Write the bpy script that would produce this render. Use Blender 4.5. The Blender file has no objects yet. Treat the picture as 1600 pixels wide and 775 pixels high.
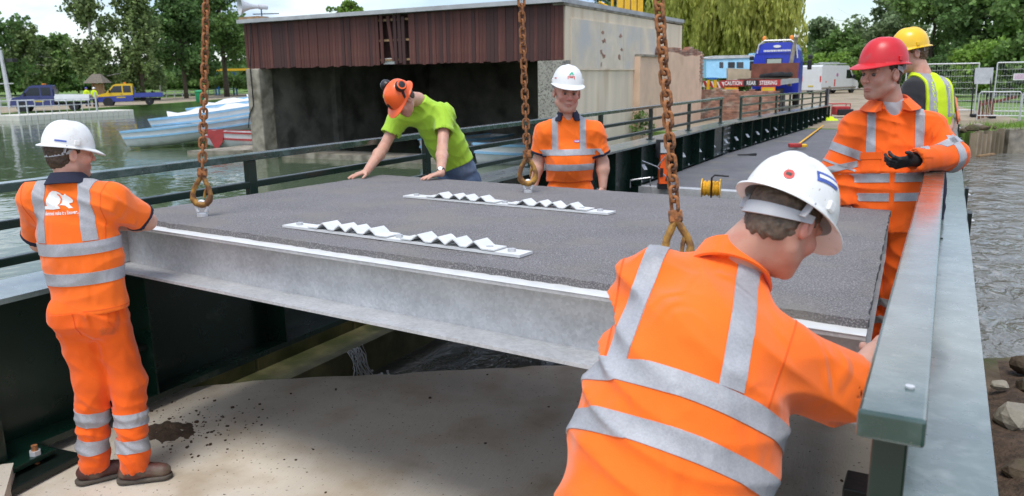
import bpy, bmesh, math, random
import numpy as np
from mathutils import Vector, Matrix, Euler
from mathutils.bvhtree import BVHTree

# ------------------------------------------------------------------ camera, sky, sun, exposure
scene = bpy.context.scene
col = scene.collection
R3 = np.array([[0.87521, -0.09005, 0.47527], [0.48345, 0.19583, -0.85318], [-0.01624, 0.97649, 0.21494]])
U_, S_, Vt_ = np.linalg.svd(R3); R3 = U_ @ Vt_
FPX, CXP, CYP, CAMH = 1214.14, 800.0, 387.5, 2.07
CAM = np.array([0.0, 0.0, CAMH])
cam_data = bpy.data.cameras.new("Camera")
cam = bpy.data.objects.new("Camera", cam_data); col.objects.link(cam)
cam_data.sensor_width = 36.0; cam_data.lens = FPX / 1600 * 36
cam_data.clip_start = 0.05; cam_data.clip_end = 3000
cam_data.dof.use_dof = True; cam_data.dof.focus_distance = 3.9; cam_data.dof.aperture_fstop = 5.0
mw = Matrix.Identity(4)
for i in range(3):
    for j in range(3): mw[i][j] = R3[i, j]
mw[0][3], mw[1][3], mw[2][3] = CAM
cam.matrix_world = mw
scene.camera = cam
scene.view_settings.view_transform = 'Standard'; scene.view_settings.look = 'None'
scene.view_settings.exposure = 0.78; scene.view_settings.gamma = 1.0
scene.render.resolution_x = 1024; scene.render.resolution_y = 496
scene.cycles.max_bounces = 6; scene.cycles.diffuse_bounces = 3; scene.cycles.glossy_bounces = 3
scene.cycles.transparent_max_bounces = 6; scene.cycles.caustics_reflective = False; scene.cycles.caustics_refractive = False

SUN_EL, SUN_AZ = math.radians(68), math.radians(170)      # azimuth measured from +Y clockwise
world = bpy.data.worlds.new("World"); scene.world = world; world.use_nodes = True
wn, wl = world.node_tree.nodes, world.node_tree.links
wn.clear()
wo = wn.new('ShaderNodeOutputWorld'); bg = wn.new('ShaderNodeBackground'); bg.inputs['Strength'].default_value = 0.115
sky = wn.new('ShaderNodeTexSky'); sky.sky_type = 'NISHITA'; sky.sun_disc = False
sky.sun_elevation = SUN_EL; sky.sun_rotation = SUN_AZ
tc = wn.new('ShaderNodeTexCoord'); mp = wn.new('ShaderNodeMapping'); mp.inputs['Scale'].default_value = (1.0, 1.0, 3.2)
mp.inputs['Location'].default_value = (3.3, 2.2, 0.7)
cn = wn.new('ShaderNodeTexNoise'); cn.inputs['Scale'].default_value = 2.3; cn.inputs['Detail'].default_value = 7; cn.inputs['Roughness'].default_value = .55
cr = wn.new('ShaderNodeValToRGB'); cr.color_ramp.elements[0].position = .40; cr.color_ramp.elements[1].position = .60
cr.color_ramp.elements[0].color = (.12, .12, .12, 1)
cn2 = wn.new('ShaderNodeTexNoise'); cn2.inputs['Scale'].default_value = 4.5; cn2.inputs['Detail'].default_value = 5
cr2 = wn.new('ShaderNodeValToRGB'); cr2.color_ramp.elements[0].position = .40; cr2.color_ramp.elements[1].position = .66
cr2.color_ramp.elements[0].color = (2.4, 3.3, 5.0, 1); cr2.color_ramp.elements[1].color = (9.4, 9.4, 9.5, 1)
mix = wn.new('ShaderNodeMix'); mix.data_type = 'RGBA'
wl.new(tc.outputs['Generated'], mp.inputs['Vector']); wl.new(mp.outputs[0], cn.inputs['Vector']); wl.new(mp.outputs[0], cn2.inputs['Vector'])
wl.new(cn.outputs['Fac'], cr.inputs['Fac']); wl.new(cn2.outputs['Fac'], cr2.inputs['Fac'])
wl.new(cr.outputs['Color'], mix.inputs['Factor']); wl.new(sky.outputs['Color'], mix.inputs['A']); wl.new(cr2.outputs['Color'], mix.inputs['B'])
wl.new(mix.outputs['Result'], bg.inputs['Color']); wl.new(bg.outputs[0], wo.inputs['Surface'])
sun_d = bpy.data.lights.new("Sun", 'SUN'); sun_d.energy = 1.4; sun_d.angle = math.radians(22); sun_d.color = (1.0, .965, .91)
sun = bpy.data.objects.new("Sun", sun_d); col.objects.link(sun)
sd = Vector((math.sin(SUN_AZ) * math.cos(SUN_EL), math.cos(SUN_AZ) * math.cos(SUN_EL), math.sin(SUN_EL)))
sun.rotation_euler = sd.to_track_quat('Z', 'Y').to_euler()

# ------------------------------------------------------------------ helpers
def ray(x, y): return R3 @ np.array([x - CXP, CYP - y, -FPX])
def onz(x, y, z): r = ray(x, y); return CAM + r * ((z - CAMH) / r[2])
def onY(x, y, Y): r = ray(x, y); return CAM + r * (Y / r[1])
def onX(x, y, X): r = ray(x, y); return CAM + r * (X / r[0])
def A3(*a): return np.array(a, dtype=float)
def nrm(v): v = np.asarray(v, float); return v / np.linalg.norm(v)

def wm(o):
    if o.parent is None: return o.matrix_basis.copy()
    return wm(o.parent) @ o.matrix_parent_inverse @ o.matrix_basis
def link(o, parent=None, local=False):
    col.objects.link(o)
    if parent is not None:
        o.parent = parent
        if not local: o.matrix_parent_inverse = wm(parent).inverted()
    return o
def empty(name, loc=(0, 0, 0), rz=0.0):
    o = bpy.data.objects.new(name, None); o.empty_display_size = .2
    o.location = loc; o.rotation_euler = (0, 0, rz); col.objects.link(o); return o
def tag(o, label=None, cat=None, group=None, kind=None):
    if label: o['label'] = label
    if cat: o['category'] = cat
    if group: o['group'] = group
    if kind: o['kind'] = kind
    return o
def mobj(name, verts, faces, mat, parent=None, local=False, smooth=False):
    me = bpy.data.meshes.new(name)
    me.from_pydata([tuple(map(float, v)) for v in verts], [], [tuple(map(int, f)) for f in faces])
    if mat: me.materials.append(mat)
    if smooth: me.polygons.foreach_set('use_smooth', [True] * len(me.polygons))
    me.update()
    return link(bpy.data.objects.new(name, me), parent, local)
def copy_tree(o, parent=None):
    c = o.copy(); col.objects.link(c); c.parent = parent
    for ch in list(o.children): copy_tree(ch, c)
    return c

def frame_from(d, up=(0, 0, 1)):
    d = nrm(d); u = np.asarray(up, float)
    if abs(d @ nrm(u)) > .99: u = np.array([1.0, 0, 0])
    x = nrm(np.cross(d, u)); y = np.cross(x, d)      # x right, y up-ish
    return x, y, d

class MB:
    """collects simple solids and links them as one mesh object"""
    def __init__(s): s.v = []; s.f = []
    def add(s, vs, fs):
        n = len(s.v); s.v += [tuple(map(float, q)) for q in vs]; s.f += [tuple(i + n for i in f) for f in fs]; return s
    def box(s, c, size, rot=None, bev=0.0):
        sx, sy, sz = [q / 2 for q in size]; c = np.asarray(c, float)
        R = np.eye(3) if rot is None else np.array(Euler(rot).to_matrix())
        if bev <= 0:
            vs = [(x, y, z) for x in (-sx, sx) for y in (-sy, sy) for z in (-sz, sz)]
            fs = [(0, 1, 3, 2), (4, 6, 7, 5), (0, 4, 5, 1), (2, 3, 7, 6), (0, 2, 6, 4), (1, 5, 7, 3)]
        else:
            bm = bmesh.new(); bmesh.ops.create_cube(bm, size=1)
            for q in bm.verts: q.co = Vector((q.co.x * sx * 2, q.co.y * sy * 2, q.co.z * sz * 2))
            bmesh.ops.bevel(bm, geom=list(bm.edges), offset=bev, segments=2, affect='EDGES', profile=.5)
            bm.verts.index_update(); vs = [tuple(q.co) for q in bm.verts]; fs = [tuple(q.index for q in p.verts) for p in bm.faces]; bm.free()
        return s.add([R @ np.array(v) + c for v in vs], fs)
    def bar(s, a, b, w, h, up=(0, 0, 1), bev=0.0):
        a = np.asarray(a, float); b = np.asarray(b, float); x, y, d = frame_from(b - a, up)
        n = len(s.v); L = np.linalg.norm(b - a); s.box((0, 0, 0), (w, h, L), bev=bev)
        M = np.stack([x, y, -d], 1)     # local z -> -d keeps handedness
        for i in range(n, len(s.v)): s.v[i] = tuple(M @ np.array(s.v[i]) + (a + b) / 2)
        return s
    def tube(s, pts, r, n=8, cap=True, closed=False):
        pts = [np.asarray(p, float) for p in pts]; m = len(pts); rs = r if hasattr(r, '__len__') else [r] * m
        base = len(s.v); prev = None
        for i, p in enumerate(pts):
            if closed: d = pts[(i + 1) % m] - pts[i - 1]
            else: d = pts[min(i + 1, m - 1)] - pts[max(i - 1, 0)]
            d = nrm(d)
            if prev is None: x, y, _ = frame_from(d)
            else:
                x = prev - d * (prev @ d); x = nrm(x); y = np.cross(x, d) * -1; y = np.cross(d, x)
            prev = x; y = np.cross(d, x)
            for k in range(n):
                a = 2 * math.pi * k / n; s.v.append(tuple(p + rs[i] * (math.cos(a) * x + math.sin(a) * y)))
        for i in range(m if closed else m - 1):
            j = (i + 1) % m
            for k in range(n):
                l = (k + 1) % n; s.f.append((base + i * n + k, base + i * n + l, base + j * n + l, base + j * n + k))
        if cap and not closed:
            s.f.append(tuple(base + k for k in range(n))[::-1]); s.f.append(tuple(base + (m - 1) * n + k for k in range(n)))
        return s
    def cyl(s, a, b, r, n=16, r2=None): return s.tube([a, b], [r, r if r2 is None else r2], n)
    def prism(s, prof, a, b, xax, yax):
        """profile (list of 2D pts, CCW seen against extrusion) swept from a to b"""
        a = np.asarray(a, float); b = np.asarray(b, float); xax = np.asarray(xax, float); yax = np.asarray(yax, float); n = len(prof)
        vs = [a + xax * p[0] + yax * p[1] for p in prof] + [b + xax * p[0] + yax * p[1] for p in prof]
        fs = [(k, (k + 1) % n, n + (k + 1) % n, n + k) for k in range(n)] + [tuple(range(n))[::-1], tuple(range(n, 2 * n))]
        return s.add(vs, fs)
    def lathe(s, prof, c=(0, 0, 0), n=24, ax=None):
        c = np.asarray(c, float); x, y, d = (A3(1, 0, 0), A3(0, 1, 0), A3(0, 0, 1)) if ax is None else frame_from(ax)
        base = len(s.v); m = len(prof)
        for r, z in prof:
            for k in range(n):
                a = 2 * math.pi * k / n; s.v.append(tuple(c + x * r * math.cos(a) + y * r * math.sin(a) + d * z))
        for i in range(m - 1):
            for k in range(n):
                l = (k + 1) % n; s.f.append((base + i * n + k, base + i * n + l, base + (i + 1) * n + l, base + (i + 1) * n + k))
        s.f.append(tuple(base + k for k in range(n))[::-1]); s.f.append(tuple(base + (m - 1) * n + k for k in range(n)))
        return s
    def build(s, name, mat, parent=None, local=False, smooth=False, autos=None):
        o = mobj(name, s.v, s.f, mat, parent, local, smooth)
        bm = bmesh.new(); bm.from_mesh(o.data); bmesh.ops.recalc_face_normals(bm, faces=bm.faces); bm.to_mesh(o.data); bm.free()
        if autos is not None: o.data.polygons.foreach_set('use_smooth', [True] * len(o.data.polygons)); o.data.set_sharp_from_angle(angle=math.radians(autos))
        return o

# ------------------------------------------------------------------ materials
MATS = {}
def M(name, base, rough=.6, metal=0.0, var=.12, scale=6.0, bump=0.0, bscale=60.0, dirt=None, dscale=3.0, dpos=(.55, .7), spec=.5, coat=0.0,
      stretch=(1, 1, 1), rvar=0.0, island=0.0, sheen=0.0, speck=None, spscale=200., spos=(.55, .62), bstretch=None, trans=0.0, wr=0.0, wscale=9.0):
    m = bpy.data.materials.new(name); m.use_nodes = True; N, L = m.node_tree.nodes, m.node_tree.links
    b = N['Principled BSDF']; b.inputs['Roughness'].default_value = rough; b.inputs['Metallic'].default_value = metal
    b.inputs['Specular IOR Level'].default_value = spec
    if coat: b.inputs['Coat Weight'].default_value = coat; b.inputs['Coat Roughness'].default_value = .15
    if sheen: b.inputs['Sheen Weight'].default_value = sheen; b.inputs['Sheen Roughness'].default_value = .5
    t = N.new('ShaderNodeTexCoord'); mpn = N.new('ShaderNodeMapping'); mpn.inputs['Scale'].default_value = stretch
    L.new(t.outputs['Object'], mpn.inputs['Vector']); vec = mpn.outputs[0]
    def noise(sc, det=5, v=None):
        n = N.new('ShaderNodeTexNoise'); n.inputs['Scale'].default_value = sc; n.inputs['Detail'].default_value = det
        L.new(vec if v is None else v, n.inputs['Vector']); return n.outputs['Fac']
    def ramp(fac, p0, p1, c0, c1):
        r = N.new('ShaderNodeValToRGB'); r.color_ramp.elements[0].position = p0; r.color_ramp.elements[1].position = p1
        r.color_ramp.elements[0].color = (*c0, 1); r.color_ramp.elements[1].color = (*c1, 1); L.new(fac, r.inputs['Fac']); return r.outputs['Color']
    def mixc(fac, a, bb, mode='MIX'):
        x = N.new('ShaderNodeMix'); x.data_type = 'RGBA'; x.blend_type = mode
        for k, v in (('Factor', fac), ('A', a), ('B', bb)):
            if isinstance(v, (tuple, list)): x.inputs[k].default_value = (*v, 1)
            elif isinstance(v, (int, float)): x.inputs[k].default_value = v
            else: L.new(v, x.inputs[k])
        return x.outputs['Result']
    base = np.array(base, float)
    nf = noise(scale)
    c = ramp(nf, .3, .7, np.clip(base * (1 - var), 0, 1), np.clip(base * (1 + var), 0, 1))
    if speck is not None: c = mixc(ramp(noise(spscale, 2), spos[0], spos[1], (0, 0, 0), (1, 1, 1)), c, speck)
    if dirt is not None: c = mixc(ramp(noise(dscale, 7), dpos[0], dpos[1], (0, 0, 0), (1, 1, 1)), c, dirt)
    if island:
        g = N.new('ShaderNodeNewGeometry'); c = mixc(1.0, c, ramp(g.outputs['Random Per Island'], 0, 1, (1 - island,) * 3, (1 + island,) * 3), 'MULTIPLY')
    L.new(c, b.inputs['Base Color'])
    if rvar:
        mr = N.new('ShaderNodeMapRange'); mr.inputs['To Min'].default_value = max(0, rough - rvar); mr.inputs['To Max'].default_value = min(1, rough + rvar)
        L.new(noise(scale * 2.3), mr.inputs['Value']); L.new(mr.outputs[0], b.inputs['Roughness'])
    if bump:
        bp = N.new('ShaderNodeBump'); bp.inputs['Strength'].default_value = 1.0; bp.inputs['Distance'].default_value = bump
        bv = None
        if bstretch:
            m2 = N.new('ShaderNodeMapping'); m2.inputs['Scale'].default_value = bstretch; L.new(t.outputs['Object'], m2.inputs['Vector']); bv = m2.outputs[0]
        L.new(noise(bscale, 6, bv), bp.inputs['Height']); L.new(bp.outputs[0], b.inputs['Normal'])
        if wr:
            wnz = N.new('ShaderNodeTexNoise'); wnz.noise_type = 'RIDGED_MULTIFRACTAL'; wnz.inputs['Scale'].default_value = wscale; wnz.inputs['Detail'].default_value = 2.5; wnz.inputs['Distortion'].default_value = 1.1
            wmp = N.new('ShaderNodeMapping'); wmp.inputs['Scale'].default_value = (1, 1, .55); wmp.inputs['Rotation'].default_value = (.5, .35, .2); L.new(t.outputs['Object'], wmp.inputs['Vector']); L.new(wmp.outputs[0], wnz.inputs['Vector'])
            b2 = N.new('ShaderNodeBump'); b2.inputs['Distance'].default_value = wr; L.new(wnz.outputs['Fac'], b2.inputs['Height']); L.new(bp.outputs[0], b2.inputs['Normal']); L.new(b2.outputs[0], b.inputs['Normal'])
    if trans:
        tr = N.new('ShaderNodeBsdfTranslucent'); L.new(c, tr.inputs['Color']); mx = N.new('ShaderNodeMixShader'); mx.inputs[0].default_value = trans
        L.new(b.outputs[0], mx.inputs[1]); L.new(tr.outputs[0], mx.inputs[2]); L.new(mx.outputs[0], N['Material Output'].inputs['Surface'])
    MATS[name] = m
    return m
MT = MATS
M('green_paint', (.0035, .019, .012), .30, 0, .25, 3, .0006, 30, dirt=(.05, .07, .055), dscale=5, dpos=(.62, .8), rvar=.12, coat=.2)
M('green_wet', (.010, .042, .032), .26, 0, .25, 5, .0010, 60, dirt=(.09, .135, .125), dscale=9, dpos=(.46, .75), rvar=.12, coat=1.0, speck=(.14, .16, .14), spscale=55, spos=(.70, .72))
M('black_green', (.004, .009, .007), .4, 0, .3, 4, .001, 30)
M('galv', (.57, .58, .59), .45, .35, .16, 5, .0006, 25, dirt=(.58, .59, .60), dscale=24, dpos=(.5, .66), rvar=.12)
M('galv_bright', (.66, .67, .68), .38, .4, .12, 12, .0006, 40, rvar=.1)
M('zinc_white', (.74, .75, .74), .45, .15, .08, 14, .0004, 60)
M('grit', (.138, .131, .134), .9, 0, .15, 2.5, .006, 150, speck=(.28, .268, .27), spscale=170, spos=(.50, .60), dirt=(.21, .195, .17), dscale=2.2, dpos=(.50, .78))
M('deck_far', (.11, .11, .12), .85, 0, .2, 2, .003, 150, speck=(.2, .2, .21), spscale=200, dirt=(.18, .17, .15), dscale=1.5, dpos=(.55, .75))
M('concrete', (.60, .54, .445), .85, 0, .20, 1.3, .0040, 110, dirt=(.40, .32, .225), dscale=2.6, dpos=(.46, .72), speck=(.16, .12, .09), spscale=46, spos=(.66, .71), bstretch=(1, .13, 1))
M('concrete_old', (.30, .27, .215), .9, 0, .35, 3, .012, 25, dirt=(.12, .105, .07), dscale=2.5, dpos=(.48, .7))
M('soil', (.075, .048, .03), .95, 0, .45, 14, .02, 40)
M('rust', (.34, .135, .045), .8, .0, .5, 30, .0015, 220, dirt=(.10, .05, .03), dscale=40, dpos=(.5, .65))
M('rust_yellow', (.42, .22, .04), .6, .1, .3, 25, .001, 150, dirt=(.16, .07, .025), dscale=18, dpos=(.45, .6))
M('flange_wet_sheen', (.150, .195, .185), .30, 0, .25, 5, .0010, 60, dirt=(.22, .265, .255), dscale=14, dpos=(.5, .75), rvar=.12, coat=.8)  # wet green paint, with reflected light painted in as a paler base colour
M('steel', (.45, .46, .48), .35, .8, .1, 20)
M('black_rubber', (.012, .012, .013), .6, 0, .2, 20)
M('black_plastic', (.015, .015, .017), .4, 0, .2, 20)
M('fluo_orange', (1.0, .165, .012), .75, 0, .05, 5, .0012, 420, sheen=.25, spec=.2, wr=.018)
M('fluo_orange_dirty', (.95, .13, .010), .8, 0, .1, 4, .0012, 420, sheen=.2, spec=.2, dirt=(.32, .08, .03), dscale=4, dpos=(.64, .78), wr=.024, wscale=8)
M('fluo_green', (.38, .62, .05), .8, 0, .05, 5, .001, 420, sheen=.2, spec=.2, wr=.015)
M('fluo_yellow', (.62, .80, .03), .8, 0, .05, 5, .001, 420, spec=.2)
M('tape', (.37, .375, .40), .52, 0, .12, 12, .0008, 300, dirt=(.27, .27, .28), dscale=7, dpos=(.50, .72), wr=.008, wscale=11)
M('navy', (.012, .014, .035), .85, 0, .2, 10, .001, 400)
M('black_cloth', (.012, .012, .016), .85, 0, .2, 10, .001, 400, sheen=.2)
M('grey_tee', (.46, .46, .48), .85, 0, .08, 10, .001, 400)
M('denim', (.075, .12, .21), .85, 0, .35, 7, .001, 500, wr=.006, dirt=(.16, .22, .32), dscale=6, dpos=(.5, .7))
M('boot', (.085, .028, .022), .55, 0, .4, 12, .001, 120, dirt=(.14, .10, .07), dscale=9, dpos=(.5, .65))
M('sole', (.09, .075, .06), .85, 0, .3, 20, .002, 100)
M('hat_white', (.80, .80, .78), .34, 0, .03, 6, .0004, 20, coat=.25, dirt=(.52, .49, .42), dscale=13, dpos=(.55, .85), rvar=.1, speck=(.45, .43, .38), spscale=90, spos=(.70, .74))
M('hat_red', (.60, .012, .02), .40, 0, .08, 8, .0004, 20, coat=.08, dirt=(.42, .08, .08), dscale=12, dpos=(.6, .8), rvar=.08)
M('hat_yellow', (.86, .52, .01), .32, 0, .05, 8, .0003, 20, coat=.25)
M('hat_orange', (.95, .125, .014), .36, 0, .06, 8, .0004, 20, coat=.2, dirt=(.8, .22, .04), dscale=10, dpos=(.6, .8))
M('harness', (.42, .43, .45), .5, 0, .1, 10)
M('hair_brown', (.060, .036, .022), .55, 0, .5, 60, .003, 140, bstretch=(1, 1, .25))
M('hair_grey', (.32, .29, .25), .6, 0, .4, 60, .003, 140)
M('hair_fair', (.14, .085, .04), .55, 0, .5, 60, .003, 140)
M('skin', (.60, .335, .245), .5, 0, .1, 9, .0004, 300, dirt=(.55, .24, .17), dscale=14, dpos=(.5, .75))
M('white_paint', (.78, .78, .76), .5, 0, .06, 5, .0004, 20, dirt=(.55, .53, .48), dscale=3, dpos=(.62, .85))
M('print_white', (.82, .82, .80), .6, 0, .02)
M('sticker_blue', (.06, .11, .42), .5, 0, .2, 60)
M('sticker_red', (.65, .05, .04), .5, 0, .2, 60)
M('sticker_green', (.03, .45, .28), .5, 0, .2, 60)
M('sticker_black', (.012, .012, .012), .5)
M('sticker_purple', (.55, .18, .40), .5, 0, .3, 80)
M('eye', (.10, .08, .07), .25)
M('hair_short', (.115, .080, .055), .6, 0, .5, 60, .002, 200, bstretch=(1, 1, .25))
M('seam', (.80, .115, .010), .85, 0, .05)
M('timber', (.33, .21, .11), .8, 0, .3, 6, .002, 40, stretch=(1, 1, .2))

def spangle(name, scale, lo, hi):
    m = MT[name]; N, L = m.node_tree.nodes, m.node_tree.links; b = N['Principled BSDF']; src = b.inputs['Base Color'].links[0].from_socket
    t = N.new('ShaderNodeTexCoord'); v = N.new('ShaderNodeTexVoronoi'); v.inputs['Scale'].default_value = scale; L.new(t.outputs['Object'], v.inputs['Vector'])
    r = N.new('ShaderNodeValToRGB'); r.color_ramp.elements[0].color = (lo, lo, lo, 1); r.color_ramp.elements[1].color = (hi, hi, hi, 1); sp = N.new('ShaderNodeSeparateColor'); L.new(v.outputs['Color'], sp.inputs[0]); L.new(sp.outputs[0], r.inputs['Fac'])
    x = N.new('ShaderNodeMix'); x.data_type = 'RGBA'; x.blend_type = 'MULTIPLY'; x.inputs['Factor'].default_value = 1; L.new(src, x.inputs['A']); L.new(r.outputs['Color'], x.inputs['B']); L.new(x.outputs['Result'], b.inputs['Base Color'])
spangle('galv', 80, .88, 1.06)
spangle('tape', 260, .90, 1.08)
# ------------------------------------------------------------------ implicit-surface tools for the figures
def _skin_tint():
    m = MT['skin']; N, L = m.node_tree.nodes, m.node_tree.links; b = N['Principled BSDF']
    src = b.inputs['Base Color'].links[0].from_socket
    a = N.new('ShaderNodeVertexColor'); a.layer_name = 'tint'
    x = N.new('ShaderNodeMix'); x.data_type = 'RGBA'; x.blend_type = 'MULTIPLY'; x.inputs['Factor'].default_value = 1
    L.new(src, x.inputs['A']); L.new(a.outputs['Color'], x.inputs['B']); L.new(x.outputs['Result'], b.inputs['Base Color'])
    b.inputs['Subsurface Weight'].default_value = .12; b.inputs['Subsurface Radius'].default_value = (.012, .005, .003)
_skin_tint()

def ln(P): return np.sqrt(np.einsum('ij,ij->i', P, P))
def rc(P, a, b, r1, r2):
    a = np.asarray(a, np.float32); ba = np.asarray(b, np.float32) - a; q = P - a
    h = np.clip((q @ ba) / max(float(ba @ ba), 1e-9), 0, 1)
    return ln(q - h[:, None] * ba) - (r1 + (r2 - r1) * h)
def ell(P, c, r, Rm=None):
    q = P - np.asarray(c, np.float32)
    if Rm is not None: q = q @ np.asarray(Rm, np.float32)
    r = np.asarray(r, np.float32); k0 = ln(q / r); k1 = ln(q / r ** 2) + 1e-6
    return k0 * (k0 - 1) / k1
def smin(a, b, k):
    h = np.clip(.5 + .5 * (b - a) / k, 0, 1); return b + (a - b) * h - k * h * (1 - h)
def smax(a, b, k): return -smin(-a, -b, k)
def plane(P, p, n): return (P - np.asarray(p, np.float32)) @ np.asarray(nrm(n), np.float32)

def sdf_mesh(F, lo, hi, res):
    lo = np.asarray(lo, float); hi = np.asarray(hi, float); K = 4
    nc = np.maximum(2, np.ceil((hi - lo) / (res * K)).astype(int)); n = nc * K + 1
    def grid(n, step):
        g = np.stack(np.meshgrid(*[np.arange(q, dtype=np.float32) * step for q in n], indexing='ij'), -1).reshape(-1, 3)
        return g + lo.astype(np.float32)
    ctr = grid(nc, res * K) + np.float32(res * K / 2)
    dc = F(ctr).reshape(nc)
    act = np.abs(dc) < res * K * 1.5
    up = np.repeat(np.repeat(np.repeat(act, K, 0), K, 1), K, 2)
    upd = np.repeat(np.repeat(np.repeat(dc, K, 0), K, 1), K, 2)
    val = np.full(n, 1.0, np.float32); val[:-1, :-1, :-1] = upd
    msk = np.zeros(n, bool)
    for i in (0, 1):
        for j in (0, 1):
            for k in (0, 1): msk[i:n[0] - 1 + i, j:n[1] - 1 + j, k:n[2] - 1 + k] |= up
    idx = np.argwhere(msk); val[msk] = F((idx * res).astype(np.float32) + lo.astype(np.float32))
    val[[0, -1]] = 1; val[:, [0, -1]] = 1; val[:, :, [0, -1]] = 1
    ins = val < 0
    cnt = sum(ins[i:n[0] - 1 + i, j:n[1] - 1 + j, k:n[2] - 1 + k].astype(np.int8) for i in (0, 1) for j in (0, 1) for k in (0, 1))
    cells = np.argwhere((cnt > 0) & (cnt < 8))
    cid = np.full(np.array(n) - 1, -1, np.int64); cid[tuple(cells.T)] = np.arange(len(cells))
    cor = [(i, j, k) for i in (0, 1) for j in (0, 1) for k in (0, 1)]
    cv = np.stack([val[cells[:, 0] + i, cells[:, 1] + j, cells[:, 2] + k] for i, j, k in cor], 1)
    acc = np.zeros((len(cells), 3)); w = np.zeros(len(cells))
    for a in range(8):
        for b in range(a + 1, 8):
            if sum(abs(cor[a][t] - cor[b][t]) for t in range(3)) != 1: continue
            x = (cv[:, a] < 0) != (cv[:, b] < 0)
            t = np.where(x, cv[:, a] / np.where(x, cv[:, a] - cv[:, b], 1), 0)
            p = np.array(cor[a]) + t[:, None] * (np.array(cor[b]) - np.array(cor[a]))
            acc += np.where(x[:, None], p, 0); w += x
    V = (cells + acc / w[:, None]) * res + lo
    faces = []
    for ax in range(3):
        o1, o2 = [(1, 2), (2, 0), (0, 1)][ax]
        s0 = [slice(None)] * 3; s1 = [slice(None)] * 3; s0[ax] = slice(0, -1); s1[ax] = slice(1, None)
        a = ins[tuple(s0)]; b = ins[tuple(s1)]; e = np.argwhere(a != b)
        e = e[(e[:, o1] > 0) & (e[:, o2] > 0) & (e[:, o1] < n[o1] - 1) & (e[:, o2] < n[o2] - 1)]
        if not len(e): continue
        d1 = np.zeros(3, int); d1[o1] = 1; d2 = np.zeros(3, int); d2[o2] = 1
        q = np.stack([cid[tuple((e - d1 - d2).T)], cid[tuple((e - d2).T)], cid[tuple(e.T)], cid[tuple((e - d1).T)]], 1)
        flip = ~a[tuple(e.T)]; q[flip] = q[flip][:, ::-1]; faces.append(q)
    Fc = np.concatenate(faces); Fc = Fc[(Fc >= 0).all(1)]
    return V, Fc

def np_mesh(name, parts, mat, parent, tints=None, smooth=True):
    off = 0; vs = []; fs = []
    for v, f in parts: vs.append(v); fs.append(f + off); off += len(v)
    v = np.concatenate(vs); f = np.concatenate(fs)
    me = bpy.data.meshes.new(name); me.vertices.add(len(v)); me.vertices.foreach_set('co', v.astype(np.float32).ravel())
    me.loops.add(f.size); me.loops.foreach_set('vertex_index', f.astype(np.int32).ravel())
    me.polygons.add(len(f)); me.polygons.foreach_set('loop_start', np.arange(0, f.size, f.shape[1], dtype=np.int32))
    me.polygons.foreach_set('use_smooth', np.ones(len(f), bool)) if smooth else None
    me.update(calc_edges=True); me.validate(); me.materials.append(mat)
    if tints is not None:
        ca = me.color_attributes.new('tint', 'FLOAT_COLOR', 'POINT'); ca.data.foreach_set('color', np.concatenate(tints).astype(np.float32).ravel())
    return link(bpy.data.objects.new(name, me), parent)

def folds(P, amp, seed, f=16.0, main=(0.35, 0.2, 1.0)):
    rs = np.random.RandomState(seed)
    d = [np.asarray(nrm(np.array(main) + rs.normal(0, .25, 3)), np.float32)] + [np.asarray(nrm(rs.normal(0, 1, 3)), np.float32) for _ in range(4)]
    f = f * 4.6
    ph = P @ d[0] * f + 2.4 * np.sin(P @ d[1] * f * .21 + seed) + 1.5 * np.sin(P @ d[2] * f * .33 + 2 * seed)
    w = 1 - 2 * np.abs(np.sin(.5 * ph)) ** .8
    ph2 = P @ d[3] * f * .8 + 2.0 * np.sin(P @ d[4] * f * .25 + 1.3 * seed) + np.sin(P @ d[0] * f * .3)
    w2 = 1 - 2 * np.abs(np.sin(.5 * ph2)) ** .8
    m = np.clip(.5 + .9 * np.sin(P @ d[2] * f * .13 + seed * 1.7) * np.sin(P @ d[1] * f * .11 + seed), 0, 1)
    return -amp * (.75 * w * m + .5 * w2 * (1 - m) * .8)

def band(VF, planes, name, mat, parent, off=.0035, filt=None):
    v, f = VF; c = v[f].mean(1); keep = np.ones(len(f), bool)
    for p, n in planes: keep &= ((c - np.asarray(p)) @ nrm(n)) < .03
    if filt is not None: keep &= filt(c)
    f = f[keep]
    if not len(f): return None
    used, inv = np.unique(f, return_inverse=True); f = inv.reshape(f.shape); v = v[used]
    bm = bmesh.new(); bv = [bm.verts.new(q) for q in v]
    for q in f:
        try: bm.faces.new([bv[i] for i in q])
        except ValueError: pass
    for p, n in planes:
        bmesh.ops.bisect_plane(bm, geom=list(bm.verts) + list(bm.edges) + list(bm.faces), plane_co=Vector(p), plane_no=Vector(nrm(n)), clear_outer=True, dist=1e-5)
    if not len(bm.faces): bm.free(); return None
    bm.normal_update()
    nn = {q: q.normal.copy() for q in bm.verts}
    for q in bm.verts: q.co += nn[q] * off
    be = [e for e in bm.edges if len(e.link_faces) == 1]
    r = bmesh.ops.extrude_edge_only(bm, edges=be)
    for g in r['geom']:
        if isinstance(g, bmesh.types.BMVert):
            best = None
            for e in g.link_edges:
                o2 = e.other_vert(g)
                if o2 in nn: best = nn[o2]; break
            if best: g.co -= best * (off + .004)
    me = bpy.data.meshes.new(name); bm.to_mesh(me); bm.free(); me.materials.append(mat)
    me.polygons.foreach_set('use_smooth', [True] * len(me.polygons)); me.set_sharp_from_angle(angle=math.radians(50))
    return link(bpy.data.objects.new(name, me), parent)

def bvh_of(VF): return BVHTree.FromPolygons([tuple(q) for q in VF[0]], [tuple(map(int, q)) for q in VF[1]])
def bvh_obj(o):
    m = wm(o); return BVHTree.FromPolygons([tuple(m @ q.co) for q in o.data.vertices], [tuple(p.vertices) for p in o.data.polygons])

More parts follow.
